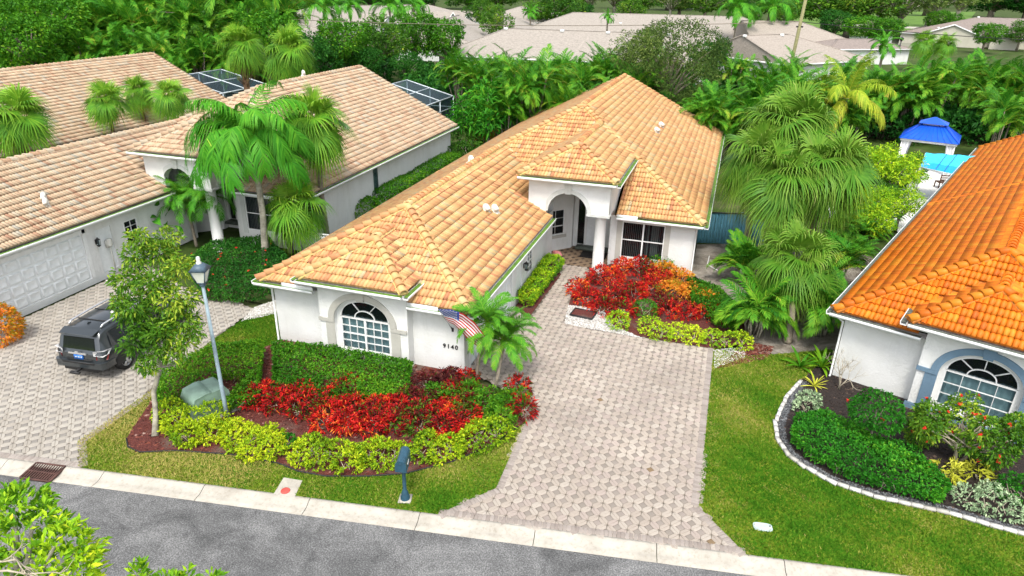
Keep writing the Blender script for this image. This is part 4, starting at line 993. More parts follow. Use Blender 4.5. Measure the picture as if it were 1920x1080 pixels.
ORG = house('orange_roof_house', 'white house with bright orange tile roof and slate blue arch trim', (4.33, 23.5), math.radians(-21.5), 0.0,
            MT['tile_orange'], MT['bed_orange'], MT['bed_orange'], MT['stucco'], MT['trim_blue'], seed=41, nind=300, bump_win=(1, 4, 3, 3, False), entry=False, wing_win=False, detail=False, gut=MT['gutter_dark'], bumpx=(-13.42, -9.32))
roof_vents(ORG[0], ORG[2], [(-11.3, 34.0, zll(-11.3)-.25+.0), (-11.25, 33.6, zll(-11.25)-.25)] , plain('terracotta_vent', (.45, .14, .06), .7), .18)
# ------------------------------------------------------------------ plants
LEAF = {
 'hedge': leafy('hedge_leaf', [(0, (0.016, 0.080, 0.006)), (0.4, (0.040, 0.165, 0.010)), (0.75, (0.085, 0.25, 0.014)), (1, (0.19, 0.35, 0.025))], 0.4, gain=1.2),
 'deep': leafy('deep_green_leaf', [(0, (0.006, 0.042, 0.008)), (0.5, (0.015, 0.088, 0.012)), (0.85, (0.035, 0.145, 0.020)), (1, (0.07, 0.20, 0.03))], 0.5, gain=1.35),
 'bright': leafy('bright_green_leaf', [(0, (0.012, 0.090, 0.010)), (0.5, (0.030, 0.190, 0.016)), (0.85, (0.075, 0.29, 0.020)), (1, (0.16, 0.36, 0.03))], 0.5, gain=1.2),
 'yellow': leafy('yellow_green_leaf', [(0, (0.05, 0.13, 0.008)), (0.25, (0.12, 0.24, 0.012)), (0.6, (0.29, 0.40, 0.014)), (1, (0.52, 0.55, 0.03))], 0.5, gain=1.35),
 'lime': leafy('lime_leaf', [(0, (0.03, 0.11, 0.008)), (0.4, (0.10, 0.23, 0.012)), (0.8, (0.25, 0.37, 0.016)), (1, (0.42, 0.48, 0.03))], 0.5),
 'red': leafy('red_croton_leaf', [(0, (0.06, 0.14, 0.012)), (0.16, (0.035, 0.07, 0.010)), (0.22, (0.03, 0.010, 0.010)), (0.40, (0.10, 0.007, 0.012)), (0.62, (0.32, 0.009, 0.013)), (0.90, (0.50, 0.018, 0.016)), (1, (0.55, 0.15, 0.03))], 0.4),
 'maroon': leafy('maroon_croton_leaf', [(0, (0.016, 0.006, 0.010)), (0.5, (0.055, 0.010, 0.016)), (0.85, (0.16, 0.012, 0.018)), (1, (0.05, 0.10, 0.015))], 0.4),
 'orange': leafy('orange_croton_leaf', [(0, (0.10, 0.10, 0.010)), (0.25, (0.22, 0.19, 0.014)), (0.5, (0.55, 0.17, 0.020)), (0.8, (0.68, 0.13, 0.030)), (1, (0.70, 0.33, 0.05))], 0.4),
 'silver': leafy('silver_leaf', [(0, (0.10, 0.16, 0.12)), (0.5, (0.26, 0.34, 0.28)), (1, (0.46, 0.52, 0.47))], 0.7, 0.1),
 'gold': leafy('golden_strap_leaf', [(0, (0.14, 0.17, 0.02)), (0.5, (0.33, 0.34, 0.045)), (1, (0.52, 0.50, 0.11))], 0.45),
 'palm': leafy('palm_frond', [(0, (0.010, 0.060, 0.008)), (0.45, (0.028, 0.135, 0.012)), (0.8, (0.075, 0.21, 0.018)), (1, (0.20, 0.28, 0.04))], 0.4, 0.22),
 'areca': leafy('areca_frond', [(0, (0.010, 0.058, 0.007)), (0.35, (0.024, 0.120, 0.010)), (0.65, (0.065, 0.185, 0.014)), (0.88, (0.14, 0.25, 0.020)), (1, (0.28, 0.24, 0.06))], 0.45, 0.25),
 'fan': leafy('fan_palm_leaf', [(0, (0.020, 0.080, 0.010)), (0.4, (0.055, 0.16, 0.016)), (0.75, (0.14, 0.25, 0.026)), (1, (0.33, 0.36, 0.09))], 0.4, 0.22),
 'fan_pale': leafy('pale_fan_leaf', [(0, (0.020, 0.085, 0.012)), (0.4, (0.060, 0.175, 0.018)), (0.75, (0.15, 0.27, 0.04)), (1, (0.40, 0.44, 0.20))], 0.36, 0.15, gain=1.15),
 'queen': leafy('queen_frond', [(0, (0.010, 0.070, 0.008)), (0.5, (0.030, 0.155, 0.012)), (0.85, (0.085, 0.24, 0.02)), (1, (0.2, 0.3, 0.05))], 0.4, 0.22),
 'olive': leafy('olive_leaf', [(0, (0.020, 0.045, 0.012)), (0.5, (0.060, 0.105, 0.028)), (1, (0.16, 0.20, 0.07))], 0.6),
 'tree': leafy('tree_leaf', [(0, (0.014, 0.055, 0.008)), (0.5, (0.045, 0.125, 0.012)), (0.85, (0.10, 0.19, 0.020)), (1, (0.24, 0.30, 0.04))], 0.4),
 'red_fl': leafy('red_flower', [(0, (0.45, 0.012, 0.02)), (0.6, (0.70, 0.03, 0.03)), (1, (0.75, 0.16, 0.06))], 0.5),
 'dead': leafy('dead_frond', [(0, (0.13, 0.07, 0.025)), (0.6, (0.28, 0.17, 0.06)), (1, (0.42, 0.32, 0.14))], 0.8),
 'white_fl': plain('white_flower', (0.8, 0.78, 0.7), 0.6),
}
def rosettes(P, N, k, size, asp=0.35, spread=0.9, droop=0.25, tone=None, rng=None, jit=0.18, seed=0):
    """k leaves fan out round the normal N at each point of P; a leaf is a folded rhombus"""
    rng = rng or np.random.default_rng(seed); n = len(P)
    P = np.repeat(P, k, 0); N = np.repeat(N, k, 0); m = n*k
    N = N/(np.linalg.norm(N, axis=1)[:, None]+1e-9)
    rnd = rng.normal(size=(m, 3)); side = rnd-N*np.sum(rnd*N, 1)[:, None]; side /= np.linalg.norm(side, axis=1)[:, None]+1e-9
    a = spread*(0.35+0.65*rng.random(m)); d = N*np.cos(a)[:, None]+side*np.sin(a)[:, None]
    L = size*(0.6+0.6*rng.random(m)); w = np.cross(d, N+0.3*rng.normal(size=(m, 3))); w /= np.linalg.norm(w, axis=1)[:, None]+1e-9
    P = P+rng.normal(size=(m, 3))*size*jit
    mid = P+d*(L*0.5)[:, None]; tip = P+d*L[:, None]; tip[:, 2] -= droop*L
    hw = (L*asp*0.5)[:, None]; lift = np.cross(w, d)*hw*0.35
    V = np.stack([P, mid+w*hw+lift, tip, mid-w*hw+lift], 1)
    b = np.arange(m)[:, None]*4
    F = np.concatenate([b+[0, 1, 2], b+[0, 2, 3]])
    T = rng.random(m)*0.5+0.25 if tone is None else np.repeat(tone, k)+rng.normal(size=m)*0.19
    return Geo().add(V.reshape(-1, 3), F, None, np.clip(np.repeat(T, 4), 0, 1))
def blob_pts(lumps, dens, rng, floor=0.0, rough=0.12):
    """points and normals on the outside of a union of ellipsoids ((x,y,z),(rx,ry,rz))"""
    PP, NN = [], []
    for i, (c, r) in enumerate(lumps):
        c, r = np.array(c, float), np.array(r, float); ar = 4*math.pi*((r[0]*r[1])**1.6/3+(r[0]*r[2])**1.6/3+(r[1]*r[2])**1.6/3)**(1/1.6)
        n = int(ar*dens); d = rng.normal(size=(n, 3)); d /= np.linalg.norm(d, axis=1)[:, None]
        rr = 1-rough*2.0*rng.random(n)**1.5+rough*0.5*smooth_noise(d, i+3, 2.5)
        p = c+d*r*rr[:, None]; nn = d/r; nn /= np.linalg.norm(nn, axis=1)[:, None]
        ok = p[:, 2] > floor
        for j, (c2, r2) in enumerate(lumps):
            if j != i: ok &= (((p-np.array(c2))/np.array(r2))**2).sum(1) > 0.72
        PP.append(p[ok]); NN.append(nn[ok])
    return np.concatenate(PP), np.concatenate(NN)
def clump_tone(P, seed, f=1.5, base=0.45, amp=0.28):
    return np.clip(base+amp*smooth_noise(P, seed, f), 0, 1)
def stems(g, base, tips, r=0.012, n=5, rng=None):
    for t in tips:
        b = np.array(base)+np.r_[rng.normal(size=2)*0.06, 0]; t = np.array(t); m = (b+t)/2+np.r_[rng.normal(size=2)*0.08, 0.05]
        g.tube([b, m, t], [r, r*.8, r*.5], n)
def shrub(name, label, cat, lumps, mat, size, dens=60, k=5, asp=0.4, spread=1.0, droop=.2, seed=1, group=None, base=None, tone=(0.45, 0.28, 1.5), flowers=None, up=0.35, rough=.12, kind=None):
    """shrub or hedge: foliage over lumps, real stems under it"""
    rng = np.random.default_rng(seed); x0 = np.mean([l[0][0] for l in lumps]); y0 = np.mean([l[0][1] for l in lumps]); z0 = 0.08 if base is None else base
    root = empty(name, (x0, y0, z0), 0, label, cat, group); o = np.array([x0, y0, z0])
    P, N = blob_pts(lumps, dens, rng, z0+0.06, rough); N = N+[0, 0, up]
    T = clump_tone(P, seed, tone[2], tone[0], tone[1])
    g = rosettes(P-o, N, k, size, asp, spread, droop, T, rng); g.obj('foliage', LEAF[mat], root)
    s = Geo()
    for c, r in lumps:
        c = np.array(c); tips = [c+np.array(r)*rng.uniform(-.6, .6, 3)*[1, 1, .5]-o for _ in range(4)]
        stems(s, (c[0]-o[0], c[1]-o[1], 0.0), tips, 0.016, 5, rng)
    tag(s.obj('stem', MT['twig'], root), kind='stuff')
    if flowers:
        fm, n, fs = flowers; i = rng.choice(len(P), min(n, len(P)), False)
        F = rosettes(P[i]+N[i]*size*0.5-o, N[i], 7, fs, .7, 1.3, .1, None, rng, .08); F.obj('flower', LEAF[fm], root)
    return root
def hedge(name, label, poly, h, mat, size=0.075, dens=150, seed=1, z0=0.08, k=4, tone=(0.45, 0.30, 1.9), group=None, flowers=None, top_rough=.085, hin=.0):
    """clipped hedge over a ground outline"""
    rng = np.random.default_rng(seed); poly = np.array(poly)[:, :2]; c = poly.mean(0); A = area(poly); dens = dens*2.1; size = size*1.12
    P2 = scatter(poly, int(A*dens), rng); z = h+top_rough*smooth_noise(P2, seed, 1.7)+rng.normal(size=len(P2))*0.035
    # round the shoulders off
    dm = np.full(len(P2), 9.0); ed = []
    for i in range(len(poly)):
        a, b = poly[i], poly[(i+1) % len(poly)]; L = np.linalg.norm(b-a); t = (b-a)/L
        s = np.clip((P2-a)@t, 0, L); dm = np.minimum(dm, np.linalg.norm(P2-a-np.outer(s, t), axis=1)); ed.append((a, b, L, t))
    z -= np.clip(0.22-dm, 0, 1)**2*3.0
    P = [np.c_[P2, z]]; N = [np.tile([0, 0, 1.0], (len(P2), 1))]
    sgn = 1 if np.sum(poly[:, 0]*np.roll(poly[:, 1], -1)-np.roll(poly[:, 0], -1)*poly[:, 1]) > 0 else -1
    for a, b, L, t in ed:
        n = int(L*h*dens); s = rng.random(n)*L; out = np.array([t[1], -t[0]])*sgn; zz = 0.12+(h-0.12)*rng.random(n)**0.8
        q = a+np.outer(s, t)+out*((-0.02+0.05*smooth_noise(np.c_[s, zz*2], seed+5, 2.2))[:, None]-0.10*(1-zz/h)[:, None])+rng.normal(size=(n, 2))*0.03
        P.append(np.c_[q, zz]); N.append(np.tile([out[0], out[1], 0.45], (n, 1)))
    P = np.concatenate(P)+[0, 0, z0]; N = np.concatenate(N)+rng.normal(size=(len(P), 3))*0.25
    root = empty(name, (c[0], c[1], z0), 0, label, 'hedge', group); o = np.array([c[0], c[1], z0])
    T = clump_tone(P, seed, tone[2], tone[0], tone[1])
    rosettes(P-o, N, k, size, .5, 1.1, .15, T, rng).obj('foliage', LEAF[mat], root)
    s = Geo(); Q = scatter(poly, max(6, int(A*5)), rng)
    for q in Q: stems(s, (q[0]-c[0], q[1]-c[1], 0), [(q[0]-c[0]+rng.normal()*.12, q[1]-c[1]+rng.normal()*.12, h*.85) for _ in range(2)], .012, 4, rng)
    tag(s.obj('stem', MT['bark'], root), kind='stuff')
    if flowers:
        fm, n, fs = flowers; i = rng.choice(len(P), n, False)
        rosettes(P[i]+N[i]*0.06-o, N[i], 7, fs, .7, 1.3, .1, None, rng, .1).obj('flower', LEAF[fm], root)
    return root
# ---- fronds
def feather(L=2.2, n=26, ll=.5, lw=.016, e0=1.0, bend=1.6, la=(1.1, .5), vee=.25, ld=.35, seed=0, tone=.5, s0=.14, twist=0.0, brown=0.0, pw=1.3):
    rng = np.random.default_rng(seed); S = np.linspace(0, 1, 15); A = e0-bend*S**pw
    X = np.r_[0, np.cumsum(np.cos(A[:-1]))]*L/14; Z = np.r_[0, np.cumsum(np.sin(A[:-1]))]*L/14; Y = twist*L*S**2
    g = Geo(); R = np.interp(S, [0, .2, 1], [.028, .014, .004])*(0.6+0.2*L)
    g.tube(np.c_[X, Y, Z][::2], R[::2], 4, 0.85, cap=False)
    s = np.linspace(s0, 1.0, n); s = np.repeat(s, 2)+rng.normal(size=2*n)*.004; s = np.clip(s, 0, 1); sd_ = np.tile([1, -1], n)
    a = np.interp(s, S, A); t = np.c_[np.cos(a), np.zeros(2*n), np.sin(a)]; nr = np.c_[-np.sin(a), np.zeros(2*n), np.cos(a)]
    b = np.c_[np.interp(s, S, X), np.interp(s, S, Y), np.interp(s, S, Z)]
    lang = np.interp(s, [0, 1], la)+rng.normal(size=2*n)*.08; ve = vee+rng.normal(size=2*n)*.12
    d = t*np.cos(lang)[:, None]+np.c_[np.zeros(2*n), sd_, np.zeros(2*n)]*(np.sin(lang)*np.cos(ve))[:, None]+nr*(np.sin(lang)*np.sin(ve))[:, None]
    le = ll*np.interp(s, [0, .15, .45, .8, 1], [.45, .8, 1, .75, .35])*(0.88+.24*rng.random(2*n))
    w = np.cross(d, nr); w /= np.linalg.norm(w, axis=1)[:, None]+1e-9; w = w*lw
    mid = b+d*(le*.5)[:, None]; mid[:, 2] -= ld*le*.18; tip = b+d*(le*.95)[:, None]; tip[:, 2] -= ld*le
    V = np.stack([b-w*.6, b+w*.6, mid+w, mid-w, tip], 1).reshape(-1, 3); k = np.arange(2*n)[:, None]*5
    T = np.clip(tone+rng.normal(size=2*n)*.10+brown*(s > .6)*rng.random(2*n), 0, 1)
    return g.add(V, k+[3, 2, 4], k+[0, 1, 2, 3], np.repeat(T, 5))
def fan(R=0.9, n=22, pet=.9, e0=.9, bend=1.0, spread=2.45, droop=.35, seed=0, tone=.5, split=.55, brown=0.0):
    rng = np.random.default_rng(seed); g = Geo(); S = np.linspace(0, 1, 5); A = e0-bend*.45*S
    X = np.r_[0, np.cumsum(np.cos(A[:-1]))]*pet/4; Z = np.r_[0, np.cumsum(np.sin(A[:-1]))]*pet/4
    g.tube(np.c_[X, 0*X, Z], np.linspace(.022, .012, 5), 4, .8, cap=False)
    h = np.array([X[-1], 0, Z[-1]]); ae = e0-bend; ax = np.array([math.cos(ae), 0, math.sin(ae)]); nr = np.array([-math.sin(ae), 0, math.cos(ae)])
    th = np.linspace(-spread, spread, n)+rng.normal(size=n)*.03; dth = 2*spread/n
    d = np.outer(np.cos(th), ax)+np.outer(np.sin(th), [0, 1.0, 0]); d += nr*0.12*np.cos(th)[:, None]
    r = R*(.72+.28*np.cos(th*.55))*(0.93+.14*rng.random(n)); side = np.outer(-np.sin(th), ax)+np.outer(np.cos(th), [0, 1.0, 0])
    hw = (r*split*dth*.56)[:, None]; dr = droop*r*(.75+.5*rng.random(n)); P = []
    for f, q in ((split, 0.01), (.64, .12), (.82, .45), (.97, 1.0)):
        m = h+d*(r*f)[:, None]*(1-.06*droop*q)+nr*0.02*R; m[:, 2] -= dr*q; P.append(m)
    V = np.stack([np.tile(h, (n, 1)), P[0]-side*hw, P[0]+side*hw, P[1]-side*hw*.62, P[1]+side*hw*.62, P[2]-side*hw*.34, P[2]+side*hw*.34, P[3]], 1).reshape(-1, 3); k = np.arange(n)[:, None]*8
    T = np.clip(tone+rng.normal(size=n)*.09, 0, 1); T8 = np.repeat(T, 8).reshape(n, 8); T8[:, 7] += .25+brown; T8[:, 5:7] += .12+brown*.6; T8[:, 3:5] += .04+brown*.2; T8[:, 0] += .1
    return g.add(V, np.concatenate([k+[0, 1, 2], k+[5, 7, 6]]), np.concatenate([k+[1, 3, 4, 2], k+[3, 5, 6, 4]]), np.clip(T8.ravel(), 0, 1))
def ringed_trunk(p, r, rng, n=9, rings=True):
    p = np.array(p); L = np.linalg.norm(np.diff(p, axis=0), axis=1).sum(); g = Geo()
    m = max(6, int(L/.14)); t = np.linspace(0, 1, m); q = np.c_[[np.interp(t, np.linspace(0, 1, len(p)), p[:, i]) for i in range(3)]].T
    rr = np.interp(t, np.linspace(0, 1, len(r)), r)*(1+(.06*(np.arange(m) % 2) if rings else 0)+rng.normal(size=m)*.02)
    return g.tube(q, rr, n)
def palm(name, label, pts, r, frond_meshes, nf, fm, pitch=(0.2, 1.3), scale=(.85, 1.1), group=None, bark='bark', seed=1, dead=0, cat='palm tree', boots=None, twist0=0.0):
    """palm with a real trunk and every frond a part of its own; frond meshes come sorted from upright to hanging"""
    rng = np.random.default_rng(seed); base = np.array(pts[0], float); root = empty(name, base, 0, label, cat, group)
    tp = np.array(pts, float)-base; ringed_trunk(tp, r, rng).obj('trunk', MT[bark], root, True); top = tp[-1]
    if boots:
        g = Geo(); m, bl_ = boots
        for i in range(m):
            a = i*2.4; f = 1-(i/m)*bl_; z = top*f+ (tp[0])*(1-f); g.obox(z+np.r_[np.cos(a), np.sin(a), -.2]*r[-1]*.8, z+np.r_[np.cos(a)*2.0, np.sin(a)*2.0, 1.4]*r[-1]*1.2, .10, .03, (0, 0, 1))
        g.obj('boot', MT['bark_brown'], root)
    N = len(frond_meshes)
    for i in range(nf):
        a = i*2.39996+rng.normal()*.15+twist0; t = (i+.5)/nf; k = min(N-1, int(t*N)); ms = frond_meshes[k]
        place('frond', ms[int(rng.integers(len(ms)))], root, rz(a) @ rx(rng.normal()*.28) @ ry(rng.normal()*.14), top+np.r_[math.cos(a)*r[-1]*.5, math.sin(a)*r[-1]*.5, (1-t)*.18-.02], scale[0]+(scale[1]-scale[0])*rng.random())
    for i in range(dead):
        a = rng.random()*6.28; ms = frond_meshes[-1]; o = place('dead_frond', fm, root, rz(a), top+np.r_[math.cos(a)*r[-1], math.sin(a)*r[-1], -.1], .8)
    return root
def ground_pt(px_, py_, h):
    """ground point under what the photo shows at (px,py) at height h"""
    p = at(px_, py_, h); return float(p[0]), float(p[1])

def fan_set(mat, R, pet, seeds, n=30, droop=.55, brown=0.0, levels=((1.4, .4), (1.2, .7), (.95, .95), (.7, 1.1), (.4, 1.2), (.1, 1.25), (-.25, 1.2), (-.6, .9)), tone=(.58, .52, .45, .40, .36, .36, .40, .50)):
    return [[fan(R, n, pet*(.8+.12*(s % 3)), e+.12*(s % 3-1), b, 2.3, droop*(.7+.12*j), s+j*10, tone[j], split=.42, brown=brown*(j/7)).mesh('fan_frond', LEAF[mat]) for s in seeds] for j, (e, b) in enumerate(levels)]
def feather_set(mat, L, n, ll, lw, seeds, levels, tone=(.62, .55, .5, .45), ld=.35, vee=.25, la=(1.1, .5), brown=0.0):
    return [[feather(L, n, ll, lw, e, b, la, vee, ld, s+j*10, tone[min(j, len(tone)-1)], brown=brown*j/3, twist=.05*(s % 3-1)).mesh('feather_frond', LEAF[mat]) for s in seeds] for j, (e, b) in enumerate(levels)]

# --- hedges of the main garden
hedge('clipped_hedge', 'dark green clipped hedge block under the arched front window', [(-14.95, 18.4), (-13.05, 15.85), (-11.0, 15.85), (-8.85, 17.0), (-9.5, 18.75), (-13.0, 18.8)], .55, 'hedge', .085, 120, 51)
hedge('clipped_hedge', 'bright green clipped hedge wrapped round the transformer box', [(-17.3, 15.4), (-16.05, 14.0), (-15.3, 14.9), (-15.15, 16.1), (-14.25, 16.3), (-13.95, 14.55), (-13.25, 15.2), (-15.25, 18.2), (-16.7, 17.5)], 0.62, 'hedge', .08, 120, 52, tone=(.56, .24, 1.4))
hedge('clipped_hedge', 'long dark clipped hedge along the neighbour house side wall', [(-19.95, 35.2), (-18.7, 35.2), (-18.7, 46.5), (-19.95, 46.5)], 1.2, 'hedge', .11, 60, 53)
hedge('clipped_hedge', 'lime green hedge strip along the main house garage wall', [(-7.65, 25.4), (-7.0, 25.2), (-6.75, 29.9), (-7.65, 30.3)], .62, 'lime', .095, 90, 54, tone=(.40, .34, 2.4), top_rough=.22)
hedge('clipped_hedge', 'low dark green hedge right of the orange crotons', px([(1290, 525), (1350, 545), (1392, 590), (1385, 608), (1345, 600), (1300, 560)], .5), .6, 'hedge', .085, 130, 55, tone=(.36, .26, 1.6))
hedge('clipped_hedge', 'broad dark green hedge with small red flowers before the queen palm', px([(352, 498), (400, 462), (500, 452), (545, 500), (540, 545), (440, 556), (385, 550)], .5), .75, 'deep', .10, 75, 56, tone=(.55, .28, 1.6), flowers=('red_fl', 36, .09), top_rough=.1)
def lump_row(pxs, r, h, z=0.1, rng=None):
    out = []
    for x, y in pxs:
        p = at2(x, y, h*.5); out.append(((p[0], p[1], h*.42), (r*(.85+.3*rng.random()), r*(.85+.3*rng.random()), h*.58)))
    return out
R1 = np.random.default_rng(77)
YL = [('largest yellow-green shrub beside the tree trunk at the lawn corner', [(335, 790), (370, 785), (395, 805), (350, 812), (320, 772), (398, 778)], .46, .85),
      ('yellow-green shrub left of the small green seedling beside the lamp post', [(445, 825), (490, 825), (510, 838), (470, 842), (438, 808)], .42, .72),
      ('yellow-green shrub row section behind the road cover', [(565, 850), (600, 855), (640, 848), (585, 835), (655, 862)], .42, .72),
      ('yellow-green shrub directly left of the mailbox', [(690, 850), (720, 858), (745, 855)], .40, .68),
      ('yellow-green shrub directly right of the mailbox', [(790, 845), (825, 845), (800, 828), (845, 835)], .40, .70),
      ('yellow-green shrub at the driveway end of the front row', [(880, 828), (915, 815), (930, 805), (900, 808)], .42, .78)]
for i, (lb, pp, r, h) in enumerate(YL):
    shrub('yellow_shrub', lb, 'shrub', lump_row(pp+[(x+18, y-8) for x, y in pp[:2]], r*1.05, h*.92, rng=R1), 'yellow', .10, 120, 6, .45, 1.15, .1, 60+i, 'yellow-green shrubs along the front bed', tone=(.56-.035*i, .30, 2.6), rough=.2)
shrub('green_seedling', 'small bright green seedling between two yellow-green shrubs', 'shrub', lump_row([(538, 828)], .28, .55, rng=R1), 'bright', .12, 60, 5, .5, seed=68)
# crotons before the hedge
CR = [[(480, 745)], [(515, 752)], [(555, 745), (560, 765)], [(600, 760), (605, 785)], [(645, 765), (650, 790)], [(690, 775), (695, 797)], [(735, 790), (725, 770)], [(775, 780), (785, 795)], [(820, 778), (830, 795)], [(640, 735)], [(860, 790), (858, 770)]]
cr_lab = 'red-leaved croton shrub in the crowded row behind the yellow-green shrubs'
for i, pp in enumerate(CR):
    shrub('croton_shrub', cr_lab, 'shrub', lump_row(pp+[(x+16, y-10) for x, y in pp], .46, .74, rng=R1), 'red', .15, 80, 6, .26, 1.05, .2, 80+i, 'red crotons in the front bed', tone=(.50, .42, 3.4), rough=.24)
for i, (lb, pp, m) in enumerate([('green croton patch before the left half of the hedge block', [(540, 728), (580, 730)], 'hedge'), ('maroon croton between the hedge block and the middle of the red row', [(620, 738), (655, 742)], 'maroon'), ('green-leaved croton tuft behind the red croton row under the window', [(690, 728), (730, 735)], 'hedge'), ('dark maroon croton under the house number', [(800, 715), (840, 710)], 'maroon'), ('maroon croton patched with green in the middle of the bed', [(765, 745), (800, 750)], 'maroon'),
        ('green croton clump beside the pygmy palm trunks', [(880, 735), (915, 745), (900, 765)], 'hedge'), ('green croton at the driveway edge', [(945, 765), (965, 745), (935, 785)], 'hedge'), ('red croton against the driveway beside the pygmy palms', [(972, 725), (980, 765)], 'red'), ('red croton patch at the foot of the garage corner', [(850, 735), (875, 712)], 'red'), ('green croton under the flag amid red ones', [(835, 750), (815, 738)], 'hedge')]):
    shrub('croton_shrub', lb, 'shrub', lump_row(pp, .44, .70, rng=R1), m, .17, 62, 6, .22, 1.05, .25, 100+i, tone=(.52, .3, 3.0), rough=.22)
# croton garden at the entry
EN = [('scarlet croton shrub nearest the walkway edge', [(1085, 540), (1100, 555)], 'red', .95), ('scarlet croton shrub before the white column', [(1125, 515), (1150, 520)], 'red', 1.0), ('bright red and orange croton below the wing window', [(1170, 500), (1200, 500)], 'red', 1.1),
      ('red croton shrub in the middle of the entry bed', [(1150, 555), (1190, 545)], 'red', 1.0), ('maroon croton behind the square mulch frame', [(1135, 575), (1170, 578)], 'red', .8), ('red croton right of the entry bed middle', [(1220, 535), (1235, 520)], 'red', 1.0), ('dark maroon croton beside the green mound', [(1245, 565)], 'maroon', .85),
      ('orange croton shrub under the right of the wing window', [(1245, 508), (1275, 520)], 'orange', 1.0), ('yellow and orange croton shrub behind the red ones', [(1260, 540), (1290, 548)], 'orange', .95), ('orange croton shrub next to the dark hedge', [(1305, 545), (1325, 562)], 'orange', .9),
      ('low red croton behind the yellow-green front hedge', [(1255, 580), (1290, 585)], 'red', .8), ('red croton at the right end of the entry bed', [(1320, 585), (1340, 590)], 'red', .75), ('dark red croton at the corner of the sandy path', [(1375, 592)], 'maroon', .8), ('green and red croton against the wing wall', [(1225, 490), (1250, 492)], 'hedge', 1.0)]
for i, (lb, pp, m, h) in enumerate(EN):
    shrub('croton_shrub', lb, 'shrub', lump_row(pp, .60, h*.78, rng=R1), m, .17, 56, 6, .26, 1.05, .2, 120+i, 'crotons of the entry garden', tone=(.60, .36, 2.8), rough=.22)
shrub('green_mound', 'feathery bright green mound beside the red crotons of the entry bed', 'shrub', lump_row([(1210, 578)], .55, .75, rng=R1), 'bright', .07, 200, 4, .4, 1.2, .1, 140)
YE = [('single yellow-green shrub beside the square mulch frame', [(1160, 600)], .50, .75), ('first yellow-green shrub of the low hedge by the driveway top', [(1220, 610), (1240, 622)], .5, .7), ('second yellow-green shrub of the low hedge by the driveway top', [(1275, 622), (1300, 628)], .5, .68), ('yellow-green shrub ending the low hedge at the mulch patch', [(1335, 632), (1365, 637), (1390, 638)], .5, .66)]
for i, (lb, pp, r, h) in enumerate(YE):
    shrub('yellow_shrub', lb, 'shrub', lump_row(pp, r, h, rng=R1), 'lime', .085, 95, 5, .5, 1.15, .1, 150+i, 'yellow-green shrubs by the driveway top', tone=(.72, .22, 2.5), rough=.16)
# neighbour bed on the right
hedge('clipped_hedge', 'bright green ground hedge inside the curved white edging', px([(1490, 785), (1545, 775), (1600, 800), (1690, 850), (1745, 880), (1780, 915), (1765, 935), (1690, 915), (1600, 890), (1520, 850), (1485, 820)], .45), .55, 'bright', .085, 130, 161, tone=(.45, .22, 1.8), top_rough=.08)
shrub('round_shrub', 'small green mound shrub between the topiary and the hibiscus', 'shrub', lump_row([(1685, 845), (1705, 855), (1660, 842)], .42, .6, rng=R1), 'bright', .08, 150, 4, .5, 1.1, .15, 162, tone=(.4, .2, 2))
shrub('silver_shrub', 'silver-leaved shrub outside the right end of the green hedge', 'shrub', lump_row([(1815, 930), (1850, 942), (1885, 950), (1860, 925)], .42, .6, rng=R1), 'silver', .085, 110, 5, .45, 1.1, .1, 163)
shrub('silver_shrub', 'silver-leaved shrub at the left tip of the edged bed', 'shrub', lump_row([(1510, 762), (1518, 750)], .36, .6, rng=R1), 'silver', .085, 110, 5, .45, 1.1, .1, 164)
shrub('round_shrub', 'green shrub cut by the right picture edge beside the silver shrub', 'shrub', lump_row([(1905, 915), (1935, 920)], .5, .8, rng=R1), 'bright', .09, 110, 5, .5, seed=165)
for i, (x, y, lb) in enumerate([(1775, 882, 'golden strap-leaved plant below the hibiscus, the one nearer the green hedge'), (1832, 886, 'golden strap-leaved plant below the hibiscus, the one nearer the light stake')]):
    shrub('golden_plant', lb, 'plant', lump_row([(x, y)], .36, .5, rng=R1), 'gold', .26, 34, 6, .17, 1.2, .3, 170+i, tone=(.55, .2, 2))
shrub('ixora_bush', 'orange-red flowering bush cut by the left edge beside the garage', 'shrub', [((at2(0, 610, .8)[0]-.2, at2(0, 610, .8)[1], .75), (.8, .8, .85))], 'orange', .14, 90, 6, .35, seed=172, tone=(.55, .45, 2.5))
shrub('round_shrub', 'round dark green shrub against the neighbour wall before the long hedge', 'shrub', lump_row([(678, 392), (692, 388)], .75, 1.2, rng=R1), 'hedge', .12, 120, 5, .5, seed=173, base=0.02)
# backyard shrubs between the houses
for i, (lb, pp, m, r, h) in enumerate([('green bushy shrub below the mango tree', [(870, 262), (885, 250), (855, 255)], 'tree', 1.3, 2.2), ('rusty orange shrub before the wooden fence', [(905, 262), (930, 248)], 'orange', 1.1, 1.7), ('dark shrub beside the main roof edge', [(880, 285), (862, 290)], 'tree', 1.2, 1.8)]):
    shrub('garden_shrub', lb, 'shrub', lump_row(pp, r, h, rng=R1), m, .19, 24, 5, .4, seed=180+i, tone=(.3, .25, 1), base=0.0)
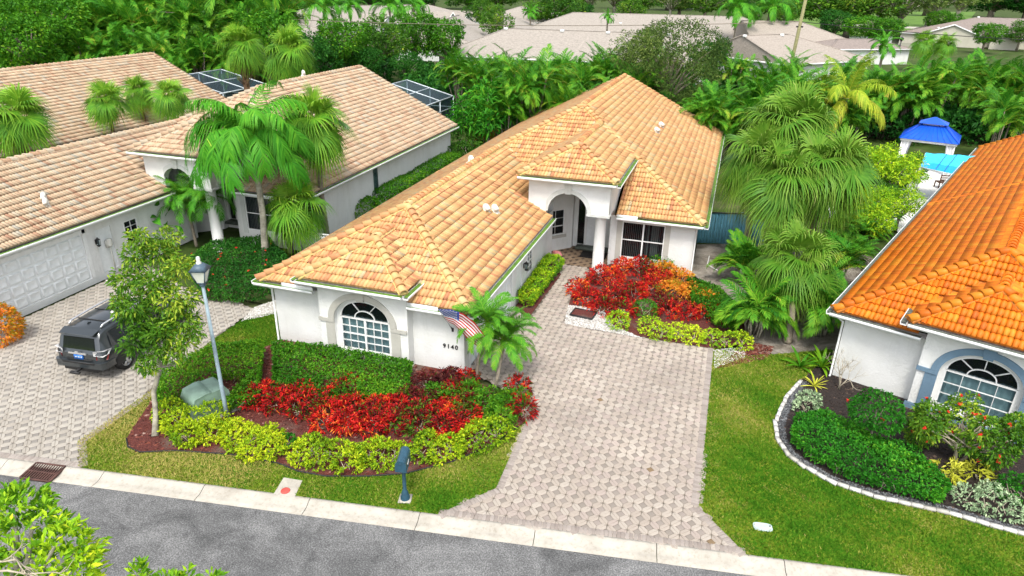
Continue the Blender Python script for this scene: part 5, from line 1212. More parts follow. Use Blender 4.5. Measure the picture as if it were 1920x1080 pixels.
# topiary, hibiscus, bare shrub and tufts on the right
def lollipop(name, label, base, h, lumps, mat, size, dens, seed, flowers=None, cat='tree', bark='bark', k=5, asp=.45, trunks=1, tone=(.45, .26, 1.8), rough=.18, limb=True, spread=1.1, z0=0.09):
    """trunk (or several), limbs up into the crown, crown of leaf clumps; lumps are relative to the base"""
    rng = np.random.default_rng(seed); root = empty(name, (base[0], base[1], z0), 0, label, cat)
    t = Geo(); r0 = .03+.012*h
    for q in range(trunks):
        b = np.r_[rng.normal(size=2)*.08*(trunks > 1), 0]; c = np.mean([l[0] for l in lumps], 0); e = np.r_[c[0]+rng.normal()*.25*(trunks > 1), c[1]+rng.normal()*.25*(trunks > 1), h]
        t.tube([b, b*.6+e*.35+np.r_[rng.normal(size=2)*.05, 0], b*.2+e*.7, e], [r0*1.15, r0, r0*.85, r0*.6], 8)
        if limb:
            for l in lumps:
                f = .55+.4*rng.random(); s_ = b*(1-f)+e*f; l_ = np.array(l[0]); t.tube([s_, (s_+l_)/2+[0, 0, .06], l_], [r0*.55, r0*.4, r0*.2], 5)
    t.obj('trunk', MT[bark], root, True)
    P, N = blob_pts(lumps, dens, rng, .15, rough); T = clump_tone(P, seed, tone[2], tone[0], tone[1])
    rosettes(P, N+[0, 0, .3], k, size, asp, spread, .25, T, rng).obj('crown', LEAF[mat], root)
    if flowers:
        fm, n, fs = flowers; i = rng.choice(len(P), n, False); rosettes(P[i]+N[i]*.08, N[i], 8, fs, .75, 1.3, .1, None, rng, .08).obj('flower', LEAF[fm], root)
    return root
lollipop('topiary_tree', 'small round-headed green tree on a thin trunk inside the white edging', at2(1622, 838, .1), .95, [((0.05, .05, 1.34), (.72, .68, .58)), ((.25, .1, 1.45), (.45, .42, .4)), ((-.25, 0, 1.2), (.42, .42, .38)), ((.3, -.2, 1.15), (.4, .38, .34))], 'bright', .10, 120, 191, ('red_fl', 2, .10), tone=(.34, .22, 2.2))
rh = np.random.default_rng(5); hb = at2(1800, 870, .1)
lollipop('hibiscus_bush', 'large hibiscus bush with scattered coral red flowers under the blue-trimmed window', hb, .8, [((rh.uniform(-1.15, 1.1), rh.uniform(-.5, .45), rh.uniform(.55, 1.75)), (rh.uniform(.30, .48),)*3) for _ in range(24)], 'tree', .12, 95, 192, ('red_fl', 46, .08), 'shrub', 'twig', trunks=4, tone=(.5, .32, 2.2), rough=.3)
def tuft(name, label, base, n, L, w, mat, seed, e=(1.3, .5), bend=.9, cat='plant', z0=.09, tone=.5):
    """rosette of strap leaves, each leaf a part of its own"""
    rng = np.random.default_rng(seed); root = empty(name, (base[0], base[1], z0), 0, label, cat); ME = []
    for k in range(4):
        S = np.linspace(0, 1, 7); A = e[0]+(e[1]-e[0])*k/3-bend*S; X = np.r_[0, np.cumsum(np.cos(A[:-1]))]*L/6; Z = np.r_[0, np.cumsum(np.sin(A[:-1]))]*L/6
        W_ = w*np.interp(S, [0, .4, .8, 1], [.5, 1, .75, .02]); V = []
        for x, z, ww in zip(X, Z, W_): V += [(x, -ww, z+ww*.35), (x, 0, z), (x, ww, z+ww*.35)]
        F = [(i*3+j, i*3+j+1, i*3+4+j, i*3+3+j) for i in range(6) for j in range(2)]
        ME.append(Geo().add(V, None, F, np.repeat(np.clip(tone+.1*k-.1+.1*rng.normal(size=7), 0, 1), 3)).mesh('strap_leaf', LEAF[mat], True))
    for i in range(n): place('leaf', ME[min(3, int(4*i/n))], root, rz(i*2.4+rng.normal()*.2), (0, 0, .02), .75+.4*rng.random())
    return root
tuft('bromeliad', 'large green bromeliad beside the corner of the orange-roofed house', at2(1540, 690, .1), 16, .95, .065, 'lime', 201, tone=.35)
tuft('spiky_plant', 'small yellow-striped spiky plant inside the tip of the white edging', at2(1527, 725, .1), 16, .55, .03, 'gold', 202, (1.2, .2), .5)
tuft('bird_nest_fern', 'wide-leaved green fern in front of the orange-roofed house wall', at2(1500, 690, .08), 11, .8, .06, 'hedge', 203, (1.1, .3), .7)
rng = np.random.default_rng(31); bs = Geo()
def twigs(g, p, d, L, r, depth, rng):
    e = p+d*L; m = (p+e)/2+rng.normal(size=3)*L*.05; g.tube([p, m, e], [r, r*.85, r*.7], 5)
    if depth:
        for _ in range(int(rng.integers(2, 4))):
            dd = d+rng.normal(size=3)*.42+[0, 0, .08]; dd /= np.linalg.norm(dd); twigs(g, m if rng.random() < .35 else e, dd, L*rng.uniform(.55, .85), r*.65, depth-1, rng)
for _ in range(4):
    d = np.r_[rng.normal(size=2)*.3, 1]; d /= np.linalg.norm(d); twigs(bs, np.r_[rng.normal(size=2)*.05, 0], d, .55, .016, 3, rng)
b = at2(1572, 728, .1); o = empty('bare_shrub', (b[0], b[1], .09), 0, 'leafless grey shrub against the white wall of the orange-roofed house', 'shrub'); bs.obj('branch', MT['twig'], o)

# --- palms and trees near the houses
ARE = [(1.25, .9), (1.0, 1.5), (.75, 1.9), (.4, 1.9)]
PYG = feather_set('palm', 1.3, 40, .32, .012, (1, 2), ((1.25, 1.2), (.95, 1.6), (.55, 1.8), (.1, 1.7)), (.62, .6, .6, .75), ld=.25)
def gp(x, y, z=.09): p = at2(x, y, z); return (p[0], p[1], z)
b1, b2 = gp(893, 722), gp(926, 742)
palm('pygmy_date_palm', 'slender pygmy date palm against the garage corner, the taller of the pair', [b1, (b1[0]+.06, b1[1]+.05, 1.1), tuple(at(914, 606, 2.3))], [.055, .05, .07], PYG, 38, None, seed=301, scale=(.8, 1.1), bark='bark')
palm('pygmy_date_palm', 'pygmy date palm leaning toward the driveway before its taller twin', [b2, (b2[0]+.1, b2[1]+.06, .8), tuple(at(944, 640, 1.65))], [.055, .05, .08], PYG, 44, None, seed=302, scale=(.85, 1.15), bark='bark')
QUE = feather_set('queen', 3.7, 50, .95, .028, (1, 2, 3), ((1.3, 1.9), (1.15, 2.5), (.95, 2.7), (.7, 2.6), (.4, 2.2)), (.62, .58, .52, .48, .42), ld=.85, vee=-.1, la=(1.15, .6))
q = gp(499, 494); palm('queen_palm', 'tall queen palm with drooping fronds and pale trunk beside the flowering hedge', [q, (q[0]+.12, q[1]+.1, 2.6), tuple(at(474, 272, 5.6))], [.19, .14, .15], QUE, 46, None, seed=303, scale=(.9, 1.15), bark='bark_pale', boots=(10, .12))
FANM = fan_set('fan', .98, .8, (1, 2, 3, 4), 32, .42)
DEADF = fan(.85, 20, .6, -.75, .6, 1.6, .5, 9, .5).mesh('dead_fan', LEAF['dead'])
f2 = gp(545, 474); palm('fan_palm', 'leafy fan palm leaning beside the main roof edge, right of the queen palm', [f2, (f2[0]-.0, f2[1], 1.2), tuple(at(556, 395, 2.4))], [.16, .14, .16], FANM, 32, DEADF, dead=4, seed=304, scale=(.95, 1.3), bark='bark')
f3 = at(590, 240, 6.1); palm('fan_palm', 'tall fan palm mostly behind the queen palm crown', [(f3[0]+.1, f3[1], .09), (f3[0], f3[1], 2.6), tuple(f3)], [.16, .13, .15], FANM, 40, DEADF, dead=4, seed=305, scale=(1.05, 1.4), bark='bark')
# three fan palms before the far neighbour and one at the picture edge
for i, (x, y, lb, s) in enumerate([(197, 188, 'leftmost of the three fan palms before the pale tan roof', .98), (258, 170, 'middle one of the three fan palms before the pale tan roof', .9), (318, 178, 'rightmost of the three fan palms before the pale tan roof', .98), (28, 218, 'large fan palm cut by the left picture edge before the pale tan roof', 1.35)]):
    p = at(x, y, 5.2); palm('fan_palm', lb, [(p[0]+.2, p[1]-.1, 0.02), (p[0]+.1, p[1], 2.6), (p[0], p[1], 4.9)], [.14, .12, .13], FANM, 32, DEADF, dead=4, group=None, seed=310+i, scale=(.9*s, 1.2*s), bark='bark_brown')
# big pale fan palms on the right
FPL = fan_set('fan_pale', 1.22, 1.0, (1, 2, 3, 4), 38, .52, .2)
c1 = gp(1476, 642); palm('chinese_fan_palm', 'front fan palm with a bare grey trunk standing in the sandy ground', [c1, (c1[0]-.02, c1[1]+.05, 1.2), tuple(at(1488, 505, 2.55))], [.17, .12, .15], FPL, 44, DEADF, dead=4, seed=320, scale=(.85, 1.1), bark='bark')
for i, (x, y, h, n, s, lb) in enumerate([(1475, 262, 6.0, 62, 1.3, 'biggest fan palm with a huge pale crown behind the sandy path'), (1422, 312, 5.0, 44, 1.0, 'fan palm low at the left of the huge pale crown'), (1545, 325, 5.0, 46, 1.15, 'fan palm half hidden at the right of the huge pale crown'), (1465, 350, 4.4, 44, 1.1, 'fan palm in the middle below the huge pale crown')]):
    p = at(x, y, h); palm('chinese_fan_palm', lb, [(p[0]+.1, p[1]-.1, .08), (p[0], p[1], h*.5), (p[0], p[1], h)], [.2, .15, .16], FPL, int(n*1.25), DEADF, dead=4, seed=321+i, scale=(s*.75, s*1.2), bark='bark')
# bird of paradise and small palms by the neighbour entry
def paddle(L=1.3, pet=1.2, e0=1.3, bend=.8, seed=0, w=.26):
    S = np.linspace(0, 1, 7); A = e0-bend*.4*S; X = np.r_[0, np.cumsum(np.cos(A[:-1]))]*pet/6; Z = np.r_[0, np.cumsum(np.sin(A[:-1]))]*pet/6
    g = Geo(); g.tube(np.c_[X, 0*X, Z], np.linspace(.035, .018, 7), 5, .6, cap=False); A2 = e0-bend*.4-bend*.9*S; X2 = X[-1]+np.r_[0, np.cumsum(np.cos(A2[:-1]))]*L/6; Z2 = Z[-1]+np.r_[0, np.cumsum(np.sin(A2[:-1]))]*L/6
    W_ = w*np.interp(S, [0, .25, .6, 1], [.25, .95, 1, .05]); V = []
    for x, z, ww in zip(X2, Z2, W_): V += [(x, -ww, z+ww*.3), (x, 0, z), (x, ww, z+ww*.3)]
    rng = np.random.default_rng(seed); return g.add(V, None, [(i*3+j, i*3+j+1, i*3+4+j, i*3+3+j) for i in range(6) for j in range(2)], np.repeat(np.clip(.45+.15*rng.normal(size=7), 0, 1), 3))
PAD = [[paddle(1.2, 1.3, e, b, s).mesh('paddle_leaf', LEAF['palm'], True) for s in (1, 2)] for e, b in ((1.45, .5), (1.2, 1.1), (.9, 1.5), (.5, 1.6))]
p = at(262, 400, 1.6); palm('bird_of_paradise', 'banana-like plant with broad paddle leaves beside the neighbour garage', [(p[0], p[1], .05), (p[0], p[1], .9), (p[0], p[1], 1.55)], [.2, .17, .14], PAD, 17, None, seed=330, scale=(.75, 1.0), bark='bark_brown', cat='plant')
p = at(300, 415, 1.5); palm('bird_of_paradise', 'smaller paddle-leaved plant next to the first one by the neighbour entry', [(p[0], p[1], .05), (p[0], p[1], .8), (p[0], p[1], 1.2)], [.15, .13, .11], PAD, 9, None, seed=331, scale=(.55, .75), bark='bark_brown', cat='plant')
PY2 = feather_set('palm', 1.5, 32, .42, .013, (1, 2), ((1.25, 1.2), (.95, 1.6), (.55, 1.8), (.1, 1.7)), (.6, .55, .5, .5), ld=.4)
for i, (x, y, h, lb) in enumerate([(345, 375, 2.5, 'feathery small palm left of the neighbour entry column'), (392, 370, 2.7, 'feathery small palm in front of the neighbour entry arch')]):
    p = at(x, y, h); palm('small_palm', lb, [(p[0]+.35, p[1]-.1, .06), (p[0]+.2, p[1], h*.5), tuple(p)], [.08, .07, .08], PY2, 34, None, seed=335+i, scale=(.95, 1.25), bark='bark')
p = at(452, 88, 7.6); palm('sabal_palm', 'tall round-headed palm with a shaggy brown trunk beside the pool cage', [(p[0]+.2, p[1]-.2, 0), (p[0]+.1, p[1]-.1, 4), (p[0], p[1], 7.4)], [.26, .24, .34], FANM, 44, DEADF, dead=4, seed=340, scale=(1.1, 1.5), bark='bark_brown', boots=(40, .4))
p = at(542, 100, 6.4); palm('sabal_palm', 'full round-headed palm right of the shaggy-trunked one', [(p[0]+.2, p[1]-.2, 0), (p[0]+.1, p[1]-.1, 3), (p[0], p[1], 6.2)], [.26, .24, .3], FANM, 44, DEADF, dead=4, seed=341, scale=(1.5, 2.0), bark='bark_brown')
# arecas under the pale fan palms: separate clumps, crowns joined
def areca_geo(nst, h, L, seed, spread=.5, mat='areca', nf=6, n=20, ll=.55, lw=.026):
    rng = np.random.default_rng(seed); crown, trunk = Geo(), Geo(); pool = [[feather(L, n, ll, lw, e, b, (1.0, .5), .45, .3, s+7*j, .42+.05*j, brown=.10, pw=1.5) for s in (1, 2)] for j, (e, b) in enumerate(ARE)]
    for s in range(nst):
        a = rng.random()*6.28; r = spread*math.sqrt(rng.random()); lean = rng.normal(size=2)*.10+np.array([math.cos(a), math.sin(a)])*r*.35
        hh = h*(.55+.45*rng.random()); b = np.array([math.cos(a)*r*.6, math.sin(a)*r*.6, 0]); t = b+np.r_[lean*hh*.5, hh]
        trunk.tube([b, (b+t)/2+np.r_[rng.normal(size=2)*.05, 0], t], [.05, .045, .04], 5)
        for i in range(nf):
            k = min(3, int(4*i/nf)); f = pool[k][int(rng.integers(2))]; al = i*2.4+rng.random()*.6
            crown.geo(f, rz(al) @ rx(rng.normal()*.2) @ ry(rng.normal()*.1), t, .8+.4*rng.random(), rng.normal()*.13+.0)
    return crown, trunk
def areca_things(tag_, nst, h, L, seed, **kw): c, t = areca_geo(nst, h, L, seed, **kw); return c.mesh('areca_crown', LEAF['areca']), t.mesh('areca_stems', MT['bark_pale'])
for i, (x, y, hh, lb) in enumerate([(1420, 590, 1.2, 'dense green areca clump low on the left of the front fan palm trunk'), (1540, 590, 1.2, 'dense dark areca clump right of the front fan palm trunk'), (1402, 505, 1.1, 'low areca clump before the blue fence'), (1570, 500, 1.8, 'areca clump against the orange roof edge'), (1500, 560, 1.3, 'areca clump directly behind the front fan palm trunk')]):
    c, t = areca_things('', 14, hh, 1.6, 400+i, n=24, ll=.5, lw=.02); p = at(x, y, hh*.8); o = empty('areca_palm', (p[0], p[1], .07), i, lb, 'palm tree'); link('crown', c, o); link('trunk', t, o)
# the near street tree, leaning over the neighbour drive
ts = np.array(gp(291, 818)); tops = np.array(at(275, 560, 4.2)); rt = np.random.default_rng(8); rel = tops-ts
lum = []
for x, y, z, r in [(300, 470, 5.6, .55), (255, 480, 5.5, .55), (335, 500, 5.2, .5), (285, 530, 4.9, .7), (235, 525, 4.9, .55), (320, 560, 4.5, .7), (250, 575, 4.3, .7), (345, 600, 3.9, .6), (300, 620, 3.6, .65), (250, 640, 3.3, .5), (345, 640, 3.3, .45), (275, 680, 2.7, .45), (300, 650, 3.1, .5), (262, 445, 6.0, .45), (315, 445, 5.9, .45), (265, 610, 3.7, .55), (325, 665, 2.9, .35), (225, 560, 4.4, .35), (365, 620, 3.7, .3), (355, 560, 4.4, .4)]:
    p = at(x, y, z); k = ts+rel*(z/4.2); d = np.array(p)-np.array(k); lum.append(((p[0]-ts[0], p[1]-ts[1], z-.1), (r*.74, r*.74, r*.58)))
rb = empty('street_tree', tuple(ts), 0, 'leafy tree with a pale crooked trunk leaning in front of the parked dark car', 'tree')
tg = Geo(); mid1 = np.array(at(288, 735, 1.1))-ts; mid2 = np.array(at(300, 690, 1.9))-ts; mid3 = np.array(at(282, 620, 3.3))-ts; tp4 = np.array(at(282, 500, 5.2))-ts
tg.tube([(0, 0, 0), mid1*.5+[.05, 0, 0], mid1, mid2, mid3, tp4], [.11, .08, .075, .07, .05, .02], 9)
for l in lum:
    c = np.array(l[0]); s_ = [mid2, mid3, (mid3+tp4)/2][int(rt.integers(3))]; tg.tube([s_, (s_+c)/2+rt.normal(size=3)*.1, c], [.03, .02, .01], 5)
tg.obj('trunk', MT['bark_pale'], rb, True)
P, N = blob_pts(lum, 52, np.random.default_rng(9), .6, .38); rosettes(P, N+[0, 0, .3], 5, .17, .34, 1.1, .3, clump_tone(P, 4, 1.3, .70, .34), np.random.default_rng(10), .3).obj('crown', LEAF['tree'], rb)
i = np.random.default_rng(2).choice(len(P), 7, False); rosettes(P[i]+N[i]*.1, N[i], 6, .11, .7, 1.2, .1, None, np.random.default_rng(3), .05).obj('flower', LEAF['white_fl'], rb)
# trees on the near side of the road, tops in the bottom left corner
def near_tree(label, lumps, base, seed, twig_spots=()):
    o = empty('roadside_tree', (base[0], base[1], .02), 0, label, 'tree'); B = np.array([base[0], base[1], .02]); rng = np.random.default_rng(seed); t = Geo(); zt_ = min(l[0][2] for l in lumps)-.6
    t.tube([(0, 0, 0), (0, 0, zt_*.5), (0.05, 0, zt_)], [.16, .13, .10], 9)
    for l in lumps: c = np.array(l[0])-B; t.tube([(0.05, 0, zt_), ((0, 0, zt_)+c)/2, c], [.06, .04, .02], 6)
    t.obj('trunk', MT['bark_pale'], o, True); P, N = blob_pts(lumps, 105, rng, .5, .28)
    rosettes(P-B, N+[0, 0, .5], 6, .14, .32, 1.0, .15, clump_tone(P, seed, 2.0, .55, .3), rng, .2).obj('crown', LEAF['lime' if seed == 1 else 'lime'], o)
    if len(twig_spots):
        g = Geo()
        for p, d, L in twig_spots: twigs(g, np.array(p)-B, np.array(d, float)/np.linalg.norm(d), L, .016, 3, rng)
        g.obj('bare_branch', MT['twig'], o)
ll_ = []
for x, y, z, r in [(25, 955, 6.3, .4), (60, 985, 6.2, .35), (20, 1000, 6.2, .45), (105, 1020, 6.1, .35), (140, 1035, 6.0, .28), (60, 1050, 6.0, .5), (130, 1070, 5.8, .35), (15, 1065, 6.0, .5), (90, 1090, 5.8, .5)]: p = at(x, y, z); ll_.append((tuple(p), (r, r, r*.7)))
pb = at(60, 1040, 5.8)
near_tree('leafy treetop with bare pale branches in the bottom left corner', ll_, (pb[0], pb[1]-.3), 1, [(tuple(at(-20, 1045, 6.3)), (1, .1, .15), .42), (tuple(at(-10, 1072, 6.35)), (1, .2, .05), .42)])
l2 = []
for x, y, z, r in [(258, 1074, 5.6, .10), (270, 1096, 5.5, .14), (350, 1078, 5.6, .09), (345, 1098, 5.5, .14), (395, 1092, 5.6, .08), (310, 1135, 5.4, .36)]: p = at(x, y, z); l2.append((tuple(p), (r, r, r*1.0)))
pb = at(310, 1110, 5.4); near_tree('treetop tips showing at the bottom edge over the road', l2, (pb[0], pb[1]), 2)
# ------------------------------------------------------------------ objects
# dark grey sport utility vehicle on the neighbour drive
m, n, l, b = _nodes('dark_grey_car_paint'); b.inputs['Base Color'].default_value = (0.034, 0.042, 0.047, 1); b.inputs['Metallic'].default_value = 0.35; b.inputs['Roughness'].default_value = 0.30
b.inputs['Coat Weight'].default_value = 0.8; b.inputs['Coat Roughness'].default_value = 0.06; MT['paint'] = m
MT['car_glass'] = plain('car_glass', (0.008, 0.010, 0.012), 0.05, var=0.0, spec=0.8)
MT['rubber'] = plain('tyre_rubber', (0.012, 0.012, 0.012), 0.85)
MT['rim'] = plain('alloy_rim', (0.5, 0.51, 0.52), 0.3, metal=0.7, var=.05)
MT['chrome'] = plain('bright_trim', (0.72, 0.73, 0.74), 0.2, metal=0.8, var=.04)
MT['black_plastic'] = plain('black_plastic', (0.018, 0.018, 0.019), 0.6)
MT['tail_red'] = plain('tail_light_red', (0.16, 0.008, 0.010), 0.15, spec=.6)
MT['tail_white'] = plain('tail_light_clear', (0.55, 0.55, 0.55), 0.15, spec=.6)
MT['plate_blue'] = plain('blue_plate', (0.04, 0.17, 0.55), 0.4)
def suv():
    # local: x forward (0 = rear bumper), y left, z up
    head = math.atan2(16.96-15.22, -20.90+20.71)
    rear = np.array([-19.95, 14.72]); root = empty('parked_car', (rear[0], rear[1], .092), head, 'dark grey sport utility vehicle parked on the neighbour driveway', 'car')
    W2 = .95
    # stations: x, z bottom, z belt, half width, z roof, roof half width
    ST = [(0.02, .50, .98, .80, 1.0, .76), (.08, .42, 1.02, .90, 1.06, .80), (.22, .40, 1.06, .945, 1.55, .74), (.36, .40, 1.08, W2, 1.72, .72), (.60, .40, 1.08, W2, 1.775, .72), (1.5, .38, 1.08, W2, 1.80, .73), (2.5, .38, 1.07, W2, 1.785, .73), (2.95, .38, 1.07, W2, 1.68, .71),
          (3.32, .38, 1.07, W2, 1.30, .78), (3.50, .38, 1.06, W2, 1.12, .82), (4.0, .38, 1.04, .94, 1.09, .80), (4.45, .40, .98, .92, 1.03, .76), (4.66, .42, .90, .86, .95, .70), (4.74, .48, .82, .76, .86, .60)]
    V = []; ring = None
    for x, zb, zB, w, zR, wr_ in ST:
        half = [(0.0, zb), (w*.86, zb), (w*.97, zb+.12), (w, zb+.30), (w, zB-.16), (w*.975, zB), (wr_+.5*(w-wr_)*.55, (zB+zR)/2), (wr_+.02, zR-.07), (wr_-.10, zR), (0.0, zR+.015)]
        r_ = [(y, z) for y, z in half]+[(-y, z) for y, z in half[-2:0:-1]]; ring = len(r_); V += [(x, y, z) for y, z in r_]
    g = Geo(); F = []
    for i in range(len(ST)-1):
        for k in range(ring): F.append((i*ring+k, (i+1)*ring+k, (i+1)*ring+(k+1) % ring, i*ring+(k+1) % ring))
    g.add(V, None, F); g.poly(V[:ring]); g.poly(V[-ring:][::-1])
    body = g.obj('body', MT['paint'], root, True)
    md = body.modifiers.new('soft', 'BEVEL'); md.width = .02; md.segments = 2; md.limit_method = 'ANGLE'; md.angle_limit = math.radians(35)
    def quad(name, pts, mat, par=root, th=None): 
        return Geo().prism(pts, th if th else (0, 0, 0.001)).obj(name, mat, par)
    # rear glass, side glass, windscreen (proud of the body)
    quad('rear_window', [(.09, -.62, 1.13), (.09, .62, 1.13), (.205, .58, 1.54), (.205, -.58, 1.54)], MT['car_glass'], th=(-.012, 0, .003))
    def yw(x, z): 
        xs = [s[0] for s in ST]; zB = np.interp(x, xs, [s[2] for s in ST]); w = np.interp(x, xs, [s[3] for s in ST]); zR = np.interp(x, xs, [s[4] for s in ST]); wr_ = np.interp(x, xs, [s[5] for s in ST])
        zm_ = (zB+zR)/2; ym = wr_+.5*(w-wr_)*.55
        return np.interp(z, [zB, zm_, zR-.07], [w*.975, ym, wr_+.02])
    for s in (-1, 1):
        for nm, x0, x1, x2, x3 in (('quarter_window', .50, 1.18, 1.10, .62), ('rear_side_window', 1.28, 2.02, 2.0, 1.26), ('front_side_window', 2.12, 3.08, 2.72, 2.12)):
            P = [(x0, s*(yw(x0, 1.13)+.004), 1.13), (x1, s*(yw(x1, 1.13)+.004), 1.13), (x2, s*(yw(x2, 1.62)+.004), 1.62), (x3, s*(yw(x3, 1.62)+.004), 1.62)]
            quad(nm, P, MT['car_glass'], th=(0, s*.012, 0))
        for x0, x1 in ((1.24, 2.07), (2.07, 3.2)):
            for x in (x0, x1): Geo().box((x-.005, s*.952, .50), (x+.005, s*.956, 1.04)).obj('door_seam', MT['black_plastic'], root)
            Geo().box((x0+.08, s*.952, .92), (x0+.26, s*.985, .96)).obj('door_handle', MT['paint'], root)
        # roof rail
        r_ = Geo(); r_.tube([(.55, s*.62, 1.80), (.68, s*.63, 1.87), (1.5, s*.64, 1.885), (2.4, s*.64, 1.87), (2.58, s*.63, 1.79)], [.03, .032, .032, .032, .03], 8); r_.obj('roof_rail', MT['chrome'], root, True)
        # tail lamp wraps the corner
        t = Geo(); t.prism([(.02, s*.60, .98), (.02, s*.60, 1.13), (.12, s*.955, 1.15), (.45, s*.962, 1.12), (.30, s*.962, .98), (.06, s*.93, .96)], (-.03, s*.008, 0)); t.obj('tail_light', MT['tail_white'], root)
        t = Geo(); t.prism([(.03, s*.66, .82), (.02, s*.68, .975), (.06, s*.93, .955), (.30, s*.965, .975), (.20, s*.965, .80)], (-.03, s*.008, 0)); t.obj('tail_light', MT['tail_red'], root)
        h = Geo(); h.prism([(4.62, s*.55, .78), (4.68, s*.60, .92), (4.30, s*.93, .95), (4.25, s*.94, .82)], (.04, s*.02, .01)); h.obj('headlight', MT['tail_white'], root)
        mr = Geo(); mr.lathe([(.01, -.09), (.09, -.07), (.10, .0), (.085, .09), (.01, .11)], 10, (3.02, s*1.06, 1.16)); mr.obj('wing_mirror', MT['paint'], root, True)
        # wheels
        for x in (.98, 3.78):
            c = (x, s*.82, .385); th = np.arange(28)*2*math.pi/28
            Geo().prism([(x+.46*math.cos(a), s*.958, .40+.46*math.sin(a)) for a in np.linspace(-.15, math.pi+.15, 18)], (0, -s*.05, 0)).obj('wheel_arch', MT['black_plastic'], root)
            ty = Geo(); pr = [(.25, -.13), (.36, -.135), (.385, -.10), (.385, .10), (.36, .135), (.25, .13)]; 
            VV = [(c[0]+r_*math.cos(a), c[1]+o, c[2]+r_*math.sin(a)) for r_, o in pr for a in th]
            ty.add(VV, None, [(i*28+k, i*28+(k+1) % 28, (i+1)*28+(k+1) % 28, (i+1)*28+k) for i in range(5) for k in range(28)]); wo = ty.obj('tyre', MT['rubber'], root, True)
            rm = Geo(); oo = s*.10
            VV = [(c[0]+r_*math.cos(a), c[1]+o, c[2]+r_*math.sin(a)) for r_, o in ((.265, oo+s*.02), (.235, oo+s*.025), (.23, oo-s*.06)) for a in th]
            rm.add(VV, None, [(i*28+k, i*28+(k+1) % 28, (i+1)*28+(k+1) % 28, (i+1)*28+k) for i in range(2) for k in range(28)])
            for q in range(6):
                for e in (-.13, .13):
                    a = q*math.pi/3; rm.obox((c[0]+.05*math.cos(a+e*2), c[1]+oo+s*.02, c[2]+.05*math.sin(a+e*2)), (c[0]+.24*math.cos(a+e), c[1]+oo+s*.015, c[2]+.24*math.sin(a+e)), .045, .03, (0, 1, 0))
            rm.lathe([(.06, 0), (.055, .03), (.01, .035)], 12, (0, 0, 0)) if False else None
            rm.poly([(c[0]+.06*math.cos(a), c[1]+oo+s*.04, c[2]+.06*math.sin(a)) for a in th]); rm.obj('rim', MT['rim'], wo)
            dk = Geo(); dk.poly([(c[0]+.25*math.cos(a), c[1]+oo-s*.055, c[2]+.25*math.sin(a)) for a in th]); dk.obj('brake_disc', MT['black_plastic'], wo)
    bp = Geo(); bp.prism([(-.07, -.88, .50), (-.07, .88, .50), (.05, .97, .50), (.50, .975, .47), (.50, -.975, .47), (.05, -.97, .50)], (0, 0, .24)); bpo = bp.obj('rear_bumper', MT['paint'], root)
    md = bpo.modifiers.new('soft', 'BEVEL'); md.width = .03; md.segments = 2
    Geo().box((-.085, -.62, .67), (-.03, .62, .735)).obj('bumper_step', MT['black_plastic'], root)
    Geo().box((-.02, -.66, .36), (.3, .66, .50)).obj('lower_valance', MT['black_plastic'], root)
    sp = Geo(); sp.prism([(.10, -.64, 1.665), (.07, -.3, 1.675), (.06, 0, 1.68), (.07, .3, 1.675), (.10, .64, 1.665), (.40, .68, 1.755), (.40, -.68, 1.755)], (0.01, 0, .03)); sp.obj('spoiler', MT['paint'], root)
    gn = Geo(); gn.prism([(-.005, -.36, 1.005), (-.005, .36, 1.005), (-.005, .32, 1.065), (-.005, -.32, 1.065)], (-.035, 0, 0)); go = gn.obj('tailgate_trim', MT['chrome'], root)
    Geo().prism([(-.035+.0, .07*math.cos(a), 1.085+.045*math.sin(a)) for a in np.linspace(0, 6.28, 14)[:-1]], (-.02, 0, 0)).obj('badge', MT['chrome'], go)
    pl = Geo(); pl.box((-.02, -.17, .80), (.04, .17, .97)); po = pl.obj('number_plate', MT['plate_blue'], root)
    for y0, w_ in ((.09, .05), (-.02, .07), (-.12, .05)): Geo().box((-.026, y0-w_/2, .87), (-.018, y0+w_/2, .905)).obj('plate_mark', MT['trim_white'], po)
    rc = Geo(); rc.box((-.01, -.5, .765), (.03, .5, .80)); rc.obj('tailgate_lip', MT['black_plastic'], root)
    hi = Geo(); hi.box((-.30, -.035, .42), (.1, .035, .49)); hi.box((-.34, -.17, .40), (-.25, .17, .47)); hi.obj('tow_hitch', MT['black_plastic'], root)
    cb = Geo(); 
    for x in (.98, 1.75): cb.obox((x, -.62, 1.815), (x, .62, 1.815), .035, .02)
    cb.obj('roof_seam', MT['black_plastic'], root)
    an = Geo(); an.prism([(.66, -.012, 1.79), (.85, -.012, 1.80), (.70, -.012, 1.87)], (0, .024, 0)); an.obj('antenna_fin', MT['paint'], root)
    wi = Geo(); wi.obox((.13, .05, 1.17), (.16, -.36, 1.22), .02, .02); wi.obj('rear_wiper', MT['black_plastic'], root)
    gl = Geo(); gl.prism([(3.02, -.66, 1.63), (3.02, .66, 1.63), (3.46, .76, 1.14), (3.46, -.76, 1.14)], (.02, 0, .02)); gl.obj('windscreen', MT['car_glass'], root)
suv()

